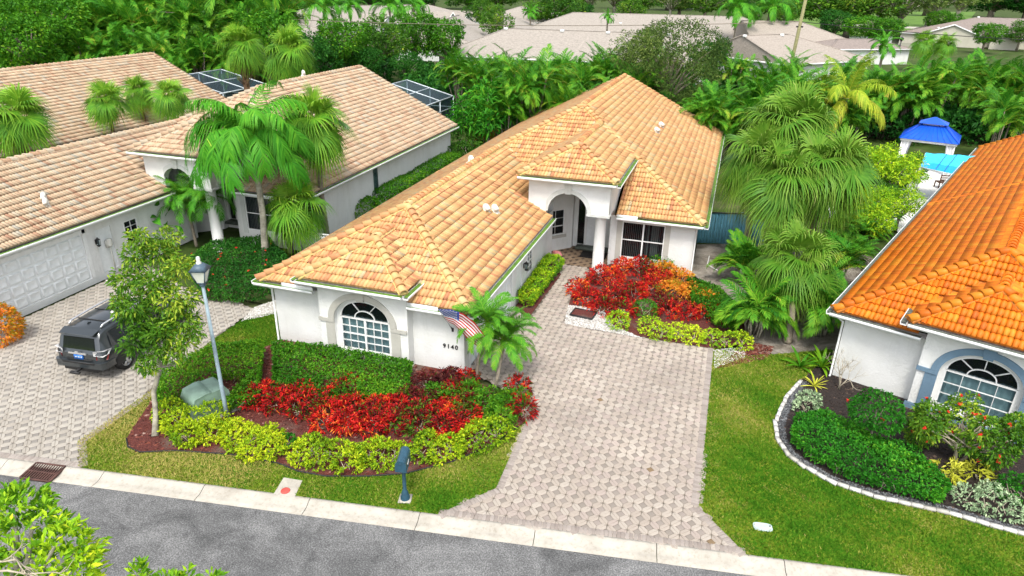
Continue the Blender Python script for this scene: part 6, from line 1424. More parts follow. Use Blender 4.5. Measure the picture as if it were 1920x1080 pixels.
# street lamp
MT['lamp_paint'] = plain('blue_grey_lamp_paint', (0.25, 0.33, 0.38), 0.55, var=.25, scale=2.5)
MT['lamp_head'] = plain('dark_blue_lamp_head', (0.07, 0.11, 0.15), 0.5, var=.25)
MT['lamp_glass'] = plain('frosted_lamp_glass', (0.62, 0.64, 0.58), 0.3, var=.1)
lb = gp(428, 793); root = empty('street_lamp', lb, math.radians(20), 'blue-grey street lamp post with a four-sided lantern beside the transformer', 'street lamp')
tpz = 4.72
Geo().tube([(0, 0, 0), (0, 0, .9), (0, 0, tpz)], [.07, .06, .046], 14).obj('post', MT['lamp_paint'], root, True)
g = Geo(); g.lathe([(.08, tpz-.02), (.10, tpz+.02), (.07, tpz+.06), (.06, tpz+.10)], 12); g.obj('collar', MT['lamp_head'], root, True)
def frus(w0, z0, w1, z1): 
    V = [(a*w0, b*w0, z0) for a, b in ((-1, -1), (1, -1), (1, 1), (-1, 1))]+[(a*w1, b*w1, z1) for a, b in ((-1, -1), (1, -1), (1, 1), (-1, 1))]
    return V
V = frus(.105, tpz+.10, .20, tpz+.48)
for i in range(4):
    j = (i+1) % 4; Geo().add([V[i], V[j], V[j+4], V[i+4]], None, [(0, 1, 2, 3)]).obj('glass_panel', MT['lamp_glass'], root)
g = Geo()
for i in range(4): g.obox(V[i], V[i+4], .022, .022, (0.3, .9, 0)); g.obox(V[i+4], V[(i+1) % 4+4], .03, .03); g.obox(V[i], V[(i+1) % 4], .025, .025)
g.obj('lantern_frame', MT['lamp_head'], root)
R1_ = frus(.24, tpz+.485, .09, tpz+.66); g = Geo().add(R1_, None, [(0, 1, 5, 4), (1, 2, 6, 5), (2, 3, 7, 6), (3, 0, 4, 7), (3, 2, 1, 0), (4, 5, 6, 7)]); g.obj('lantern_roof', MT['lamp_head'], root)
g = Geo(); g.lathe([(.075, tpz+.66), (.075, tpz+.70), (.05, tpz+.73), (.06, tpz+.80), (.045, tpz+.86), (0.005, tpz+.88)], 10); g.obj('photocell', MT['lamp_glass'], root, True)

# mailbox
MT['mail_blue'] = plain('dark_blue_mailbox_paint', (0.025, 0.075, 0.115), 0.35, var=.25)
mb = at2(760, 936, .08); root = empty('mailbox', (mb[0], mb[1], .078), math.radians(15), 'dark blue mailbox on a post standing in the lawn by the road', 'mailbox')
Geo().box((-.17, -.17, 0), (.17, .17, .035)).obj('base_slab', MT['concrete'], root)
g = Geo(); g.lathe([(.13, .035), (.13, .10), (.10, .16), (.085, .26), (.06, .32), (.052, .36), (.052, 1.10), (.07, 1.13), (.09, 1.16)], 12); g.obj('post', MT['mail_blue'], root, True)
def loaf(x0, x1, w, z0, h, n=10): return [(w*math.cos(a), z0+h*.55+h*.45*math.sin(a)) for a in np.linspace(0, math.pi, n)]+[(-w, z0), (w, z0)]
g = Geo(); pr = loaf(0, 0, .135, 1.17, .34); g.prism([(u, -.30, z) for u, z in pr], (0, .62, 0)); g.obj('box', MT['mail_blue'], root)
g = Geo(); pr = loaf(0, 0, .148, 1.165, .355); g.prism([(u, -.33, z) for u, z in pr], (0, .035, 0)); do = g.obj('door', MT['mail_blue'], root); Geo().box((-.03, -.345, 1.42), (.03, -.33, 1.45)).obj('handle', MT['mail_blue'], do)
g = Geo(); g.obox((.142, -.12, 1.26), (.142, .05, 1.30), .01, .04); g.obj('flag', MT['trim_white'], root)
Geo().box((-.145, -.28, 1.135), (.145, .30, 1.17)).obj('bracket', MT['mail_blue'], root)

# transformer
MT['trans'] = plain('pale_green_transformer', (0.20, 0.30, 0.235), 0.55, var=.3, scale=1.6)
tb = (-14.62, 14.55); root = empty('transformer_box', (*tb, .09), math.radians(-27), 'pale green electric transformer box inside the hedge behind the lamp post', 'transformer')
g = Geo(); pr = [(-.62, 0), (-.62, .62), (-.50, .84), (-.2, .90), (.42, .90), (.52, .80), (.55, .60), (.55, 0)]; g.prism([(-.46, y, z) for y, z in pr], (.92, 0, 0)); o = g.obj('cabinet', MT['trans'], root)
md = o.modifiers.new('soft', 'BEVEL'); md.width = .05; md.segments = 3
g = Geo(); g.prism([(-.47, y, z) for y, z in [(-.63, .60), (-.66, .60), (-.53, .865), (-.2, .93), (.0, .93), (.0, .905), (-.2, .905), (-.5, .845)]], (.94, 0, 0)); g.obj('lid', MT['trans'], root)
Geo().box((-.6, -.75, 0), (.6, .68, .05)).obj('pad', MT['concrete'], root)

# storm drain, sewer cover, water-meter lid
MT['rust'] = plain('rusty_brown_iron', (0.085, 0.040, 0.032), 0.8, var=.4)
gc = at(81, 886, .05); root = empty('storm_drain', (gc[0], gc[1], .0), math.atan2(KD[1], KD[0]), 'rusty brown storm drain grate set in the kerb before the neighbour driveway', 'drain grate')
g = Geo(); W_, D_ = .46, .30
for a, b_ in (((-W_, -D_), (W_, -D_)), ((-W_, D_), (W_, D_)), ((-W_, -D_), (-W_, D_)), ((W_, -D_), (W_, D_)), ((-W_, 0), (W_, 0))): g.obox((*a, .05+.035*(a[1] > .1)), (*b_, .05+.035*(b_[1] > .1)), .045, .05)
g.obj('frame', MT['rust'], root)
for i in range(11):
    x = -W_+.075+i*.077; g = Geo(); g.obox((x, -D_, .05), (x, D_, .083), .03, .03); g.obj('grate_bar', MT['rust'], root)
Geo().add([(-W_, -D_, .028), (W_, -D_, .028), (W_, D_, .06), (-W_, D_, .06)], None, [(0, 1, 2, 3)]).obj('pit', MT['dark'], root)
cs = [at(x, y, .088) for x, y in ((513, 926), (532, 895), (567, 901), (552, 932))]; c = np.mean(cs, 0)
root = empty('sewer_slab', (c[0], c[1], .075), 0, 'small concrete slab with a red round lid at the edge of the lawn', 'sewer cover')
Geo().prism([p-c+[0, 0, .012] for p in cs], (0, 0, -.02)).obj('slab', MT['concrete'], root)
cc = at(535, 920, .1)-c; g = Geo(); g.lathe([(.125, -.01), (.125, .022), (.10, .03), (.001, .03)], 20, (cc[0], cc[1], .012)); g.obj('lid', plain('red_lid', (.50, .075, .06), .6, var=.2), root)
c = at(1430, 988, .09); root = empty('meter_lid', (c[0], c[1], .075), math.radians(8), 'pale plastic water meter lid lying in the right lawn', 'meter lid')
g = Geo(); pr = [(.24*math.copysign(abs(math.cos(a))**.5, math.cos(a)), .14*math.copysign(abs(math.sin(a))**.5, math.sin(a)), .0) for a in np.linspace(0, 6.283, 25)[:-1]]; g.prism(pr, (0, 0, .03)); g.obj('lid', plain('pale_plastic', (.42, .50, .50), .5), root)
Geo().box((.16, .03, .03), (.20, .06, .034)).obj('finger_hole', MT['dark'], root)

# flag on its pole at the garage wall
m1 = plain('flag_red', (.55, .008, .02), .8, var=.1); m2 = plain('flag_white', (.8, .8, .8), .8, var=.05); m3 = plain('flag_blue', (.02, .07, .42), .8, var=.1)
fbp = np.array([-8.18, 19.40, 1.78]); root = empty('house_flag', fbp, 0, 'striped flag with a starred blue corner on a pole at the garage wall', 'flag')
tip = np.array(at(826, 581, 0)); 
def on_y(px_, py_, Y): d = _r*((px_-960)/FPX)+_u*(-(py_-540)/FPX)+_fw; t = (Y-CAMP[1])/d[1]; return CAMP+d*t
tipw = on_y(820, 578, 18.35)-fbp
g = Geo(); g.tube([(0, -.02, 0), tipw*.5, tipw], [.014, .013, .011], 8); g.obj('pole', MT['chrome'], root, True); g = Geo(); g.box((-.035, -.03, -.07), (.035, .0, .07)); g.tube([(0, -.02, -.02), tipw*.12], .022, 8); g.obj('bracket', MT['black_metal'], root)
TOPE = [(822, 579, 18.36), (846, 580, 18.36), (868, 588, 18.40), (890, 604, 18.46), (913, 634, 18.55)]
BOTE = [(840, 603, 18.80), (852, 609, 18.72), (863, 620, 18.66), (877, 636, 18.66), (895, 650, 18.72)]
_te = np.array([on_y(*q)-fbp for q in TOPE]); _be = np.array([on_y(*q)-fbp for q in BOTE]); _ss = np.linspace(0, 1, 5)
def cloth(s, t):  # s along the fly, t across the stripes
    p0 = np.array([np.interp(s, _ss, _te[:, i]) for i in range(3)]); p1 = np.array([np.interp(s, _ss, _be[:, i]) for i in range(3)])
    w = .05*math.sin(t*8.5+s*2.5)*(.4+.8*s)+.03*math.sin(s*9+t*2)
    return p0*(1-t)+p1*t+np.array([.3, -.8, .3])*w
g = Geo(); NS, NT = 26, 13; V = [cloth(i/NS, j/NT) for j in range(NT+1) for i in range(NS+1)]; F = []; MI = []
for j in range(NT):
    for i in range(NS): F.append((j*(NS+1)+i, j*(NS+1)+i+1, (j+1)*(NS+1)+i+1, (j+1)*(NS+1)+i)); MI.append(2 if (i < NS*.40 and j < 7) else (0 if j % 2 == 0 else 1))
g.add(V, None, F, .5, np.array(MI)); g.obj('flag_cloth', [m1, m2, m3], root, True)
st = Geo()
for r_ in range(9):
    for c_ in range(6 if r_ % 2 == 0 else 5):
        s = (.033+.066*c_+(0 if r_ % 2 == 0 else .033)); t = (r_+1)/10*7/13; p = cloth(s, t); ds_ = cloth(s+.01, t)-p; dt_ = cloth(s, t+.01)-p; ds_ /= np.linalg.norm(ds_); nn = np.cross(ds_, dt_); nn /= np.linalg.norm(nn); dt_ = np.cross(nn, ds_)
        for sg in (-1, 1):
            L5 = [p+nn*.004*sg+(ds_*math.cos(a)+dt_*math.sin(a))*(.034 if k % 2 == 0 else .015) for k, a in enumerate(np.linspace(-math.pi/2, 1.5*math.pi, 11)[:-1])]; st.add([p+nn*.004*sg]+L5, [(0, k+1, (k+1) % 10+1) for k in range(10)])
st.obj('star', m2, root)

# square mulch frame in the gravel
c = at(1094, 589, .12); root = empty('mulch_frame', (c[0], c[1], .10), math.radians(-6), 'square of red mulch in a black frame on the white gravel', 'planter')
for a, b_ in (((-.5, -.36, .0), (.5, -.32, .08)), ((-.5, .32, .0), (.5, .36, .08)), ((-.5, -.318, .0), (-.46, .318, .08)), ((.46, -.318, .0), (.5, .318, .08))): Geo().box(a, b_).obj('frame_side', MT['black_plastic'], root)
Geo().add([(-.46, -.32, .045), (.46, -.32, .045), (.46, .32, .045), (-.46, .32, .045)], None, [(0, 1, 2, 3)]).obj('mulch', MT['mulch'], root)
# path light stake, downspout pipe on the ground, pig ornament
c = at(1900, 868, .1); root = empty('light_stake', (c[0], c[1], .09), 0, 'black-topped white garden light stake by the right picture edge', 'garden light'); Geo().tube([(0, 0, 0), (0, 0, .62)], .016, 6).obj('stake', MT['trim_white'], root); Geo().lathe([(.02, .58), (.045, .62), (.045, .72), (.07, .73), (.01, .78)], 10).obj('lamp_cap', MT['black_metal'], root)
p0, p1, p2 = at(1330, 480, .35), at(1326, 497, .09), at(1346, 508, .09); root = empty('drain_pipe', tuple(p1), 0, 'thin white drain pipe lying on the sandy side path', 'pipe'); Geo().tube([p0-p1, np.array([0, 0, .02]), p2-p1+[0, 0, .02]], .025, 6).obj('pipe', MT['trim_white'], root)
pk = plain('pink_ceramic', (.55, .20, .20), .5, var=.15); c = at(1043, 480, .12); root = empty('pig_ornament', (c[0], c[1], .10), math.radians(-25), 'pink pig ornament lying on the entry floor by the garage wall', 'ornament')
g = Geo(); g.tube([(-.24, 0, .15), (-.18, 0, .17), (0, 0, .18), (.16, 0, .18), (.25, 0, .17), (.33, 0, .15), (.36, 0, .15)], [.03, .11, .14, .13, .09, .055, .05], 12); g.obj('body', pk, root, True)
for x in (-.13, .12):
    for y in (-.07, .07): Geo().tube([(x, y, .12), (x, y, .0)], [.04, .03], 8).obj('leg', pk, root)
for y in (-.05, .05): Geo().tube([(.22, y, .24), (.24, y*1.4, .30)], [.03, .005], 6).obj('ear', pk, root)
# blue privacy fence, each board a part
def fence(name, label, a, b_, h, mat, bw=.15, z0=.05, gap=.012, rail=MT['black_metal'], postm=None, th=.022):
    a, b_ = np.array(a, float), np.array(b_, float); L = np.linalg.norm(b_-a); root = empty(name, (*a, z0), math.atan2(*(b_-a)[::-1]), label, 'fence'); N = int(L/bw)
    me = Geo().box((gap/2, -th/2, .06), (bw-gap/2, th/2, h)).mesh('board', mat)
    for i in range(N): place('board', me, root, t=(i*bw, 0, random.Random(i).uniform(-.006, .006)))
    for z in (.25, h-.2): Geo().box((0, th/2+.002, z), (L, th/2+.05, z+.08)).obj('rail', postm or mat, root)
    for x in np.arange(0, L+.1, 2.2): Geo().box((x-.05, .075, 0), (x+.05, .17, h+.05)).obj('post', postm or mat, root)
    Geo().box((0, -.05, h+.005), (L, .08, h+.045)).obj('cap_rail', rail, root)
MT['blue_fence'] = plain('sky_blue_fence', (0.17, 0.48, 0.64), .6, var=.14, scale=3)
fence('blue_fence', 'sky blue board fence between the main house corner and the palms', (-.80, 36.2), (2.6, 37.07), 1.75, MT['blue_fence'], .16)
MT['old_wood'] = plain('weathered_grey_wood', (0.26, 0.24, 0.20), .9, var=.3)
fence('wooden_fence', 'weathered grey picket fence between the main house and the mango tree', at2(915, 242, 0), at2(895, 232, 0), 1.6, MT['old_wood'], .14, 0)
fence('white_fence', 'white picket fence behind the main roof beside the flowering shrub', at2(925, 240, 0), at2(1010, 236, 0), 1.3, MT['trim_white'], .22, 0, .10, MT['trim_white'])
fence('side_rail_fence', 'white picket gate between the two houses by the fan palm', (-19.95, 27.6), (-15.5, 27.6), 1.2, MT['trim_white'], .13, .02, .07, MT['trim_white'])
# screened pool cages
MT['screen'] = glassy('insect_screen', (0.02, 0.04, 0.055), .45); 
for n_ in MT['screen'].node_tree.nodes:
    if n_.type == 'BSDF_PRINCIPLED': n_.inputs['Roughness'].default_value = .5
MT['cage'] = plain('white_cage_frame', (0.62, 0.68, 0.72), .4)
def cage(label, x0, x1, y0, y1, h0, h1, nx, ny):
    """screen room: its roof slopes from h0 at x0 to h1 at x1"""
    cx, cy_ = (x0+x1)/2, (y0+y1)/2
    root = empty('pool_cage', (cx, cy_, 0), 0, label, 'pool cage'); f = Geo(); X = np.linspace(x0, x1, nx+1)-cx; Y = np.linspace(y0, y1, ny+1)-cy_; t = .09
    H = lambda x: h0+(h1-h0)*(x-X[0])/(X[-1]-X[0])
    for x in X: f.obox((x, Y[0], H(x)), (x, Y[-1], H(x)), t, t)
    for y in Y: f.obox((X[0], y, H(X[0])+.002), (X[-1], y, H(X[-1])+.002), t, t)
    for x in X:
        for y in (Y[0], Y[-1]): f.obox((x, y, 0), (x, y, H(x)), t, t, (1, 0, 0))
    for y in Y[1:-1]:
        for x in (X[0], X[-1]): f.obox((x, y, 0), (x, y, H(x)), t, t, (1, 0, 0))
    for z in (1.0, 2.0):
        for a_, b_ in (((X[0], Y[0]), (X[-1], Y[0])), ((X[-1], Y[0]), (X[-1], Y[-1])), ((X[0], Y[-1]), (X[-1], Y[-1]))): f.obox((*a_, z), (*b_, z), t, t)
    f.obj('frame', MT['cage'], root); quad = lambda P: Geo().add(P, None, [(0, 1, 2, 3)]).obj('screen_panel', MT['screen'], root)
    for i in range(nx):
        for j in range(ny): quad([(X[i], Y[j], H(X[i])), (X[i+1], Y[j], H(X[i+1])), (X[i+1], Y[j+1], H(X[i+1])), (X[i], Y[j+1], H(X[i]))])
        for y in (Y[0], Y[-1]): quad([(X[i], y, 0), (X[i+1], y, 0), (X[i+1], y, H(X[i+1])), (X[i], y, H(X[i]))])
    for j in range(ny): quad([(X[-1], Y[j], 0), (X[-1], Y[j+1], 0), (X[-1], Y[j+1], H(X[-1])), (X[-1], Y[j], H(X[-1]))])
cage('white framed screen pool cage behind the pink tile roof', -29.9, -25.2, 48.5, 61.0, 4.2, 3.0, 2, 4)
cage('white framed screen pool cage behind the far pale tan roof', -50.6, -45.3, 50.5, 60.4, 4.2, 3.0, 2, 3)
# gazebo with blue metal roof
MT['blue_roof'] = plain('blue_sheet_metal', (0.012, 0.10, 0.62), .35, var=.12, scale=.8)
MT['cloth_w'] = plain('white_curtain_cloth', (0.74, 0.75, 0.76), .9, var=.06)
def gazebo():
    A_, B_, C_ = np.array(at(1690, 258, 2.45)), np.array(at(1794, 270, 2.45)), np.array(at(1808, 250, 2.45)); u = B_-A_; W_ = np.linalg.norm(u[:2]); ang = math.atan2(u[1], u[0]); D_ = 3.6
    root = empty('gazebo', (A_[0], A_[1], 0), ang, 'gazebo with a blue two-tier metal roof and white curtains by the palm wall', 'gazebo'); H_ = 2.45
    def hip(w0, w1, d0, d1, z0, z1, cx, cy): return [(cx-w0, cy-d0, z0), (cx+w0, cy-d0, z0), (cx+w0, cy+d0, z0), (cx-w0, cy+d0, z0), (cx-w1, cy-d1, z1), (cx+w1, cy-d1, z1), (cx+w1, cy+d1, z1), (cx-w1, cy+d1, z1)]
    FQ = [(0, 1, 5, 4), (1, 2, 6, 5), (2, 3, 7, 6), (3, 0, 4, 7), (4, 5, 6, 7)]; cx, cy_ = W_/2, D_/2
    V = hip(W_/2+.15, .75, D_/2+.15, .55, H_, H_+.95, cx, cy_); r_ = Geo().add(V, None, FQ).obj('roof', MT['blue_roof'], root)
    s = Geo()
    for i in range(4):
        a0, a1, b1_, b0_ = [np.array(V[k]) for k in FQ[i]]
        for t in np.linspace(0, 1, 10 if i % 2 == 0 else 8): s.obox(a0*(1-t)+a1*t+[0, 0, .015], b0_*(1-t)+b1_*t+[0, 0, .015], .03, .03)
    s.obj('roof_seam', MT['blue_roof'], r_)
    Geo().add(hip(.98, .05, .78, .04, H_+1.08, H_+1.52, cx, cy_), None, FQ).obj('upper_roof', MT['blue_roof'], root); Geo().box((cx-.7, cy_-.5, H_+.9), (cx+.7, cy_+.5, H_+1.1)).obj('roof_neck', MT['trim_white'], root)
    f = Geo()
    for a, b_ in (((0, 0), (W_, 0)), ((W_, 0), (W_, D_)), ((W_, D_), (0, D_)), ((0, D_), (0, 0))): f.obox((*a, H_-.10), (*b_, H_-.10), .10, .2)
    f.obj('beam', MT['trim_white'], root)
    for k, (x, y) in enumerate(((.1, .1), (W_-.1, .1), (W_-.1, D_-.1), (.1, D_-.1))):
        Geo().box((x-.05, y-.05, 0), (x+.05, y+.05, H_-.2)).obj('post', MT['trim_white'], root)
        c = Geo(); sx = 1 if x < 1 else -1; NZ = 8; V = []
        for j in range(NZ+1):
            z = H_-.2-j*(H_-.25)/NZ; wd = .55*(1-abs(j/NZ-.0)*.55); 
            for i in range(9): V.append((x+sx*wd*i/8, y+.06*math.sin(i*1.7)+.02, z))
        c.add(V, None, [(j*9+i, j*9+i+1, j*9+10+i, j*9+9+i) for j in range(NZ) for i in range(8)]); c.obj('curtain', MT['cloth_w'], root, True)
gazebo()
MT['sky_cloth'] = plain('light_blue_canopy_cloth', (0.04, 0.50, 0.72), .6, var=.22, scale=5); MT['blue_cloth'] = plain('blue_canopy_cloth', (0.01, 0.32, 0.78), .6, var=.1)
def canopy():
    P = [np.array(at(x, y, z)) for x, y, z in ((1726, 312, 2.25), (1835, 337, 2.25), (1862, 294, 2.9), (1736, 286, 2.9))]; o = P[0]*[1, 1, 0]
    root = empty('canopy', tuple(o), 0, 'light blue cloth canopy beside the orange roof before the gazebo', 'canopy'); P = [p-o for p in P]
    u = P[1]-P[0]; bk = P[3]-P[0]; mid = lambda s, t: (P[0]*(1-s)+P[1]*s)*(1-t)+(P[3]*(1-s)+P[2]*s)*t
    g = Geo(); N = 8; V = [mid(i/N, j/N)+[0, 0, -.05*math.sin(i/N*math.pi*4)**2] for j in range(N+1) for i in range(N+1)]; MI = [1 if j < 3 else 0 for j in range(N) for i in range(N)]
    g.add(V, None, [(j*9+i, j*9+i+1, j*9+10+i, j*9+9+i) for j in range(N) for i in range(N)], .5, np.array(MI)); g.obj('cloth', [MT['sky_cloth'], MT['blue_cloth']], root, True)
    for s in (.27, .42, .78): Geo().obox(mid(s, .02)+[0, 0, .03], mid(s+.05, .98)+[0, 0, .03], .035, .02).obj('cord', MT['blue_roof'], root)
    for q in P: Geo().obox((q[0], q[1], 0), (q[0], q[1], q[2]-.05), .07, .07, (1, 0, 0)).obj('post', MT['trim_white'], root)
    f = Geo(); f.obox(P[0]-[0, 0, .05], P[1]-[0, 0, .05], .06, .06); f.obj('front_bar', MT['trim_white'], root)
canopy()
MT['brown_wood'] = plain('brown_wood', (0.13, 0.065, 0.04), .6)
def chair(px_, py_, rot, label):
    p = at2(px_, py_, 0); root = empty('patio_chair', (p[0], p[1], .004), rot, label, 'chair')
    Geo().box((-.3, -.3, .40), (.3, .3, .46)).obj('seat', MT['brown_wood'], root); b_ = Geo()
    for z in (.6, .75, .9): b_.box((-.3, .28, z), (.3, .32, z+.08))
    b_.obj('backrest', MT['brown_wood'], root)
    for x in (-.27, .27):
        for y in (-.27, .3): Geo().box((x-.03, y-.03, 0), (x+.03, y+.03, .39 if y < 0 else 1.0)).obj('leg', MT['brown_wood'], root)
chair(1762, 352, 3.4, 'brown wooden patio chair under the blue canopy nearest the small tree'); chair(1785, 350, 2.8, 'brown wooden patio chair under the blue canopy nearest the orange roof')
# ------------------------------------------------------------------ beyond the gardens
def shingle_mat(name, c):
    m, n, l, b = _nodes(name)
    f = noise(n, l, 2.5, 5, .7, stretch=(1, 1, 3)); col = ramp(n, l, f, [(.3, tuple(v*.72 for v in c)), (.55, c), (.75, tuple(v*1.2 for v in c))])
    col = mix(n, l, 1.0, col, ramp(n, l, noise(n, l, 9, 3, .8), [(.35, (.72,)*3), (.6, (1.08,)*3)]), 'MULTIPLY')
    l.new(col, b.inputs['Base Color']); b.inputs['Roughness'].default_value = .95; return m
SH = [shingle_mat('grey_shingle', (.34, .305, .265)), shingle_mat('tan_grey_shingle', (.35, .305, .26)), shingle_mat('brown_grey_shingle', (.26, .215, .19))]
def hip_house(label, ridge0, ridge1, half, zr_, ze, mat, wall=MT['stucco_grey'], hip0=True, hip1=True, vents=(), gables=(), group=None):
    """far house: ridge from ridge0 to ridge1 (x,y), hip or gable ends, eaves half metres out"""
    a, b_ = np.array(ridge0, float), np.array(ridge1, float); d = (b_-a)/np.linalg.norm(b_-a); n = np.array([-d[1], d[0]]); c = (a+b_)/2
    root = empty('far_house', (c[0], c[1], 0), 0, label, 'house', group); f = lambda p, z: (p[0]-c[0], p[1]-c[1], z)
    e0 = a-d*(half if hip0 else .4); e1 = b_+d*(half if hip1 else .4); r0 = a if hip0 else e0; r1 = b_ if hip1 else e1
    g = Geo(); E = [f(e0-n*half, ze), f(e1-n*half, ze), f(e1+n*half, ze), f(e0+n*half, ze)]; R0, R1 = f(r0, zr_), f(r1, zr_)
    g.poly([E[0], E[1], R1, R0]); g.poly([E[2], E[3], R0, R1]); g.poly([E[1], E[2], R1]); g.poly([E[3], E[0], R0])
    roof = g.obj('roof', mat, root)
    k = Geo(); k.obox(R0, R1, .35, .10)
    for q, w in ((R0, (E[0], E[3])), (R1, (E[1], E[2]))):
        for v in w: k.obox(q, v, .30, .10)
    k.obj('ridge_cap', mat, roof)
    w = Geo(); m = .5; P = [e0-n*(half-m)+d*m, e1-n*(half-m)-d*m, e1+n*(half-m)-d*m, e0+n*(half-m)+d*m]
    for i in range(4): p, q = P[i], P[(i+1) % 4]; w.add([f(p, 0), f(q, 0), f(q, ze+.1), f(p, ze+.1)], None, [(0, 1, 2, 3)])
    w.obj('wall', wall, root)
    fa = Geo()
    for i in range(4): fa.obox(np.array(E[i])-[0, 0, .12], np.array(E[(i+1) % 4])-[0, 0, .12], .06, .22)
    fa.obj('fascia', MT['trim_white'], root)
    for t, s in vents:
        p = np.array(R0)*(1-t)+np.array(R1)*t; q = p-np.r_[n*half*abs(s), 0]*np.sign(s); q[2] = zr_-(zr_-ze)*abs(s)
        Geo().box(q-[.28, .28, .05], q+[.28, .28, .32]).obj('roof_vent', MT['trim_white'], root)
    for t, w_, h_, dp in gables:   # small front gable with white rake boards, and its wall
        p = (e0*(1-t)+e1*t)-n*(half-.6); q0, q1, pk = p-d*w_, p+d*w_, p
        o = -n*dp; gg = Geo(); gg.poly([f(q0+o, 0), f(q1+o, 0), f(q1+o, ze), f(pk+o, ze+h_), f(q0+o, ze)]); gg.poly([f(q1+o, 0), f(q1, 0), f(q1, ze), f(q1+o, ze)]); gg.poly([f(q0, 0), f(q0+o, 0), f(q0+o, ze), f(q0, ze)]); gg.obj('gable_wall', wall, root)
        gr = Geo(); bk = n*half*.9; ov = -n*(dp+.3)
        for s_, qq in ((1, q0), (-1, q1)): gr.poly([f(qq+ov-d*s_*.3, ze-.15), f(pk+ov, ze+h_+.05), f(pk+bk, ze+h_+.05), f(qq+bk-d*s_*.3, ze-.15)])
        gr.obj('gable_roof', mat, root); tr = Geo()
        for s_, qq in ((1, q0), (-1, q1)): tr.obox(f(qq+ov-d*s_*.3-n*.03, ze-.22), f(pk+ov-n*.03, ze-.03+h_), .06, .3, (0, 0, 1))
        tr.obj('rake_board', MT['trim_white'], root)
    return root
def gxy(px_, py_, z): p = at(px_, py_, z); return (p[0], p[1])
hip_house('long grey shingle roof right behind the palm wall in the middle', gxy(950, 53, 6.2), gxy(1340, 66, 6.2), 9, 6.2, 2.6, SH[0], hip1=False, vents=((.0, .05), (.28, .06), (.5, .07), (.78, .07)))
hip_house('big grey shingle roof with the highest ridge behind the long one', gxy(1075, 23, 6.6), gxy(1390, 31, 6.6), 17, 6.6, .8, SH[0], vents=((.3, .35),))
hip_house('grey shingle roof under the utility pole', gxy(1395, 66, 6.0), gxy(1478, 64, 6.0), 9.5, 6.0, 2.6, SH[1], hip0=False, vents=((.0, .06), (.8, .06)))
hip_house('grey shingle roof behind the two leaning palms by the pole', gxy(1395, 38, 6.3), gxy(1500, 40, 6.3), 13, 6.3, 1.2, SH[1], hip0=False)
hip_house('brown-grey shingle house with a white garage gable at the right edge', gxy(1835, 32, 6.6), gxy(2060, 40, 6.6), 16, 6.6, 2.6, SH[2], MT['cream'], gables=((.22, 7.0, 2.6, 5.0), (.42, 3.0, 1.2, 6.0)), vents=((.0, .04), (.05, .5), (-.3, .7)))
hip_house('grey roof between the white gables and the round green tree', gxy(820, 40, 6.2), gxy(860, 28, 6.2), 8, 6.2, 2.6, SH[0], hip1=False)
hip_house('pale grey roof with small white gables at the top edge', gxy(590, 12, 6.6), gxy(800, 8, 6.6), 13, 6.6, 2.6, SH[0], gables=((.33, 2.4, 2.2, 3.5), (.70, 2.6, 2.4, 3.5), (.80, 2.2, 2.0, 3.5), (.92, 2.4, 2.3, 4.0)))
hip_house('grey roof glimpsed left of the olive tree trunk', gxy(500, 42, 6.0), gxy(580, 48, 6.0), 8, 6.0, 2.6, SH[0])
hip_house('light grey roof corner behind the small palms at the top middle', gxy(975, 12, 6.4), gxy(1010, 10, 6.4), 10, 6.4, 2.6, SH[0])
hip_house('grey hip roof between the round green tree and the long grey roof', gxy(940, 34, 5.6), gxy(960, 30, 5.6), 9, 5.6, 2.4, SH[0])
hip_house('low grey roof and pale wall behind the bare-trunked trees', gxy(1570, 73, 4.2), gxy(1640, 73, 4.2), 5, 4.2, 2.8, SH[2], MT['stucco'])
# meadow, water, road, path far behind
sheet('meadow', [gxy(1480, 76, 0), gxy(1800, 62, 0), gxy(1830, 22, 0), gxy(1460, 22, 0)], .0, plain('bright_meadow', (.085, .17, .015), 1, var=.3, scale=.1))
sheet('pond', [gxy(1585, 100, 0), gxy(1760, 85, 0), gxy(1730, 66, 0), gxy(1570, 70, 0)], .03, plain('grey_green_water', (.10, .12, .08), .08, var=.3, scale=.2))
sheet('far_road', [gxy(1560, 47, 0), gxy(1810, 58, 0), gxy(1810, 54, 0), gxy(1560, 44, 0)], .02, MT['concrete'])
# utility pole with wires, far lamp post
MT['pole'] = plain('greenish_wood_pole', (.24, .23, .11), .9, var=.2)
pb = gxy(1487, 104, 6.2); root = empty('utility_pole', (*pb, 0), 0, 'greenish wooden utility pole rising above the palm wall', 'utility pole')
Geo().tube([(0, 0, 0), (0, 0, 6), (.35, .1, 13.5)], [.21, .19, .16], 10).obj('pole', MT['pole'], root, True); Geo().obox((-.2, 0, 9.1), (.5, 0, 9.1), .15, .15).obj('bracket', MT['black_metal'], root)
pw = np.array([pb[0]+.1, pb[1], 9.6])
for k, (pe_, lb_) in enumerate(((at(300, 22, 9.0), 'thin wire sagging from the pole to the left across the far roofs'), (at(2200, 85, 9.0), 'thin wire running from the pole to the right'))):
    root = empty('wire', tuple(pw), 0, lb_, 'wire'); t = np.linspace(0, 1, 24); L = np.linalg.norm(pe_-pw)
    Geo().tube(np.outer(1-t, pw)+np.outer(t, pe_)-np.outer(4*t*(1-t)*.012*L, [0, 0, 1])-pw, .032, 4).obj('cable', MT['black_plastic'] if k else MT['bark'], root)
p = gxy(1690, 76, 4.2); root = empty('street_lamp', (*p, 0), 0, 'dark far street lamp beside the brown-grey roof', 'street lamp'); Geo().tube([(0, 0, 0), (0, 0, 4.0)], .11, 8).obj('post', MT['black_metal'], root); Geo().lathe([(.12, 4.0), (.38, 4.5), (.42, 4.55), (.05, 4.9)], 8).obj('lantern', MT['black_metal'], root)

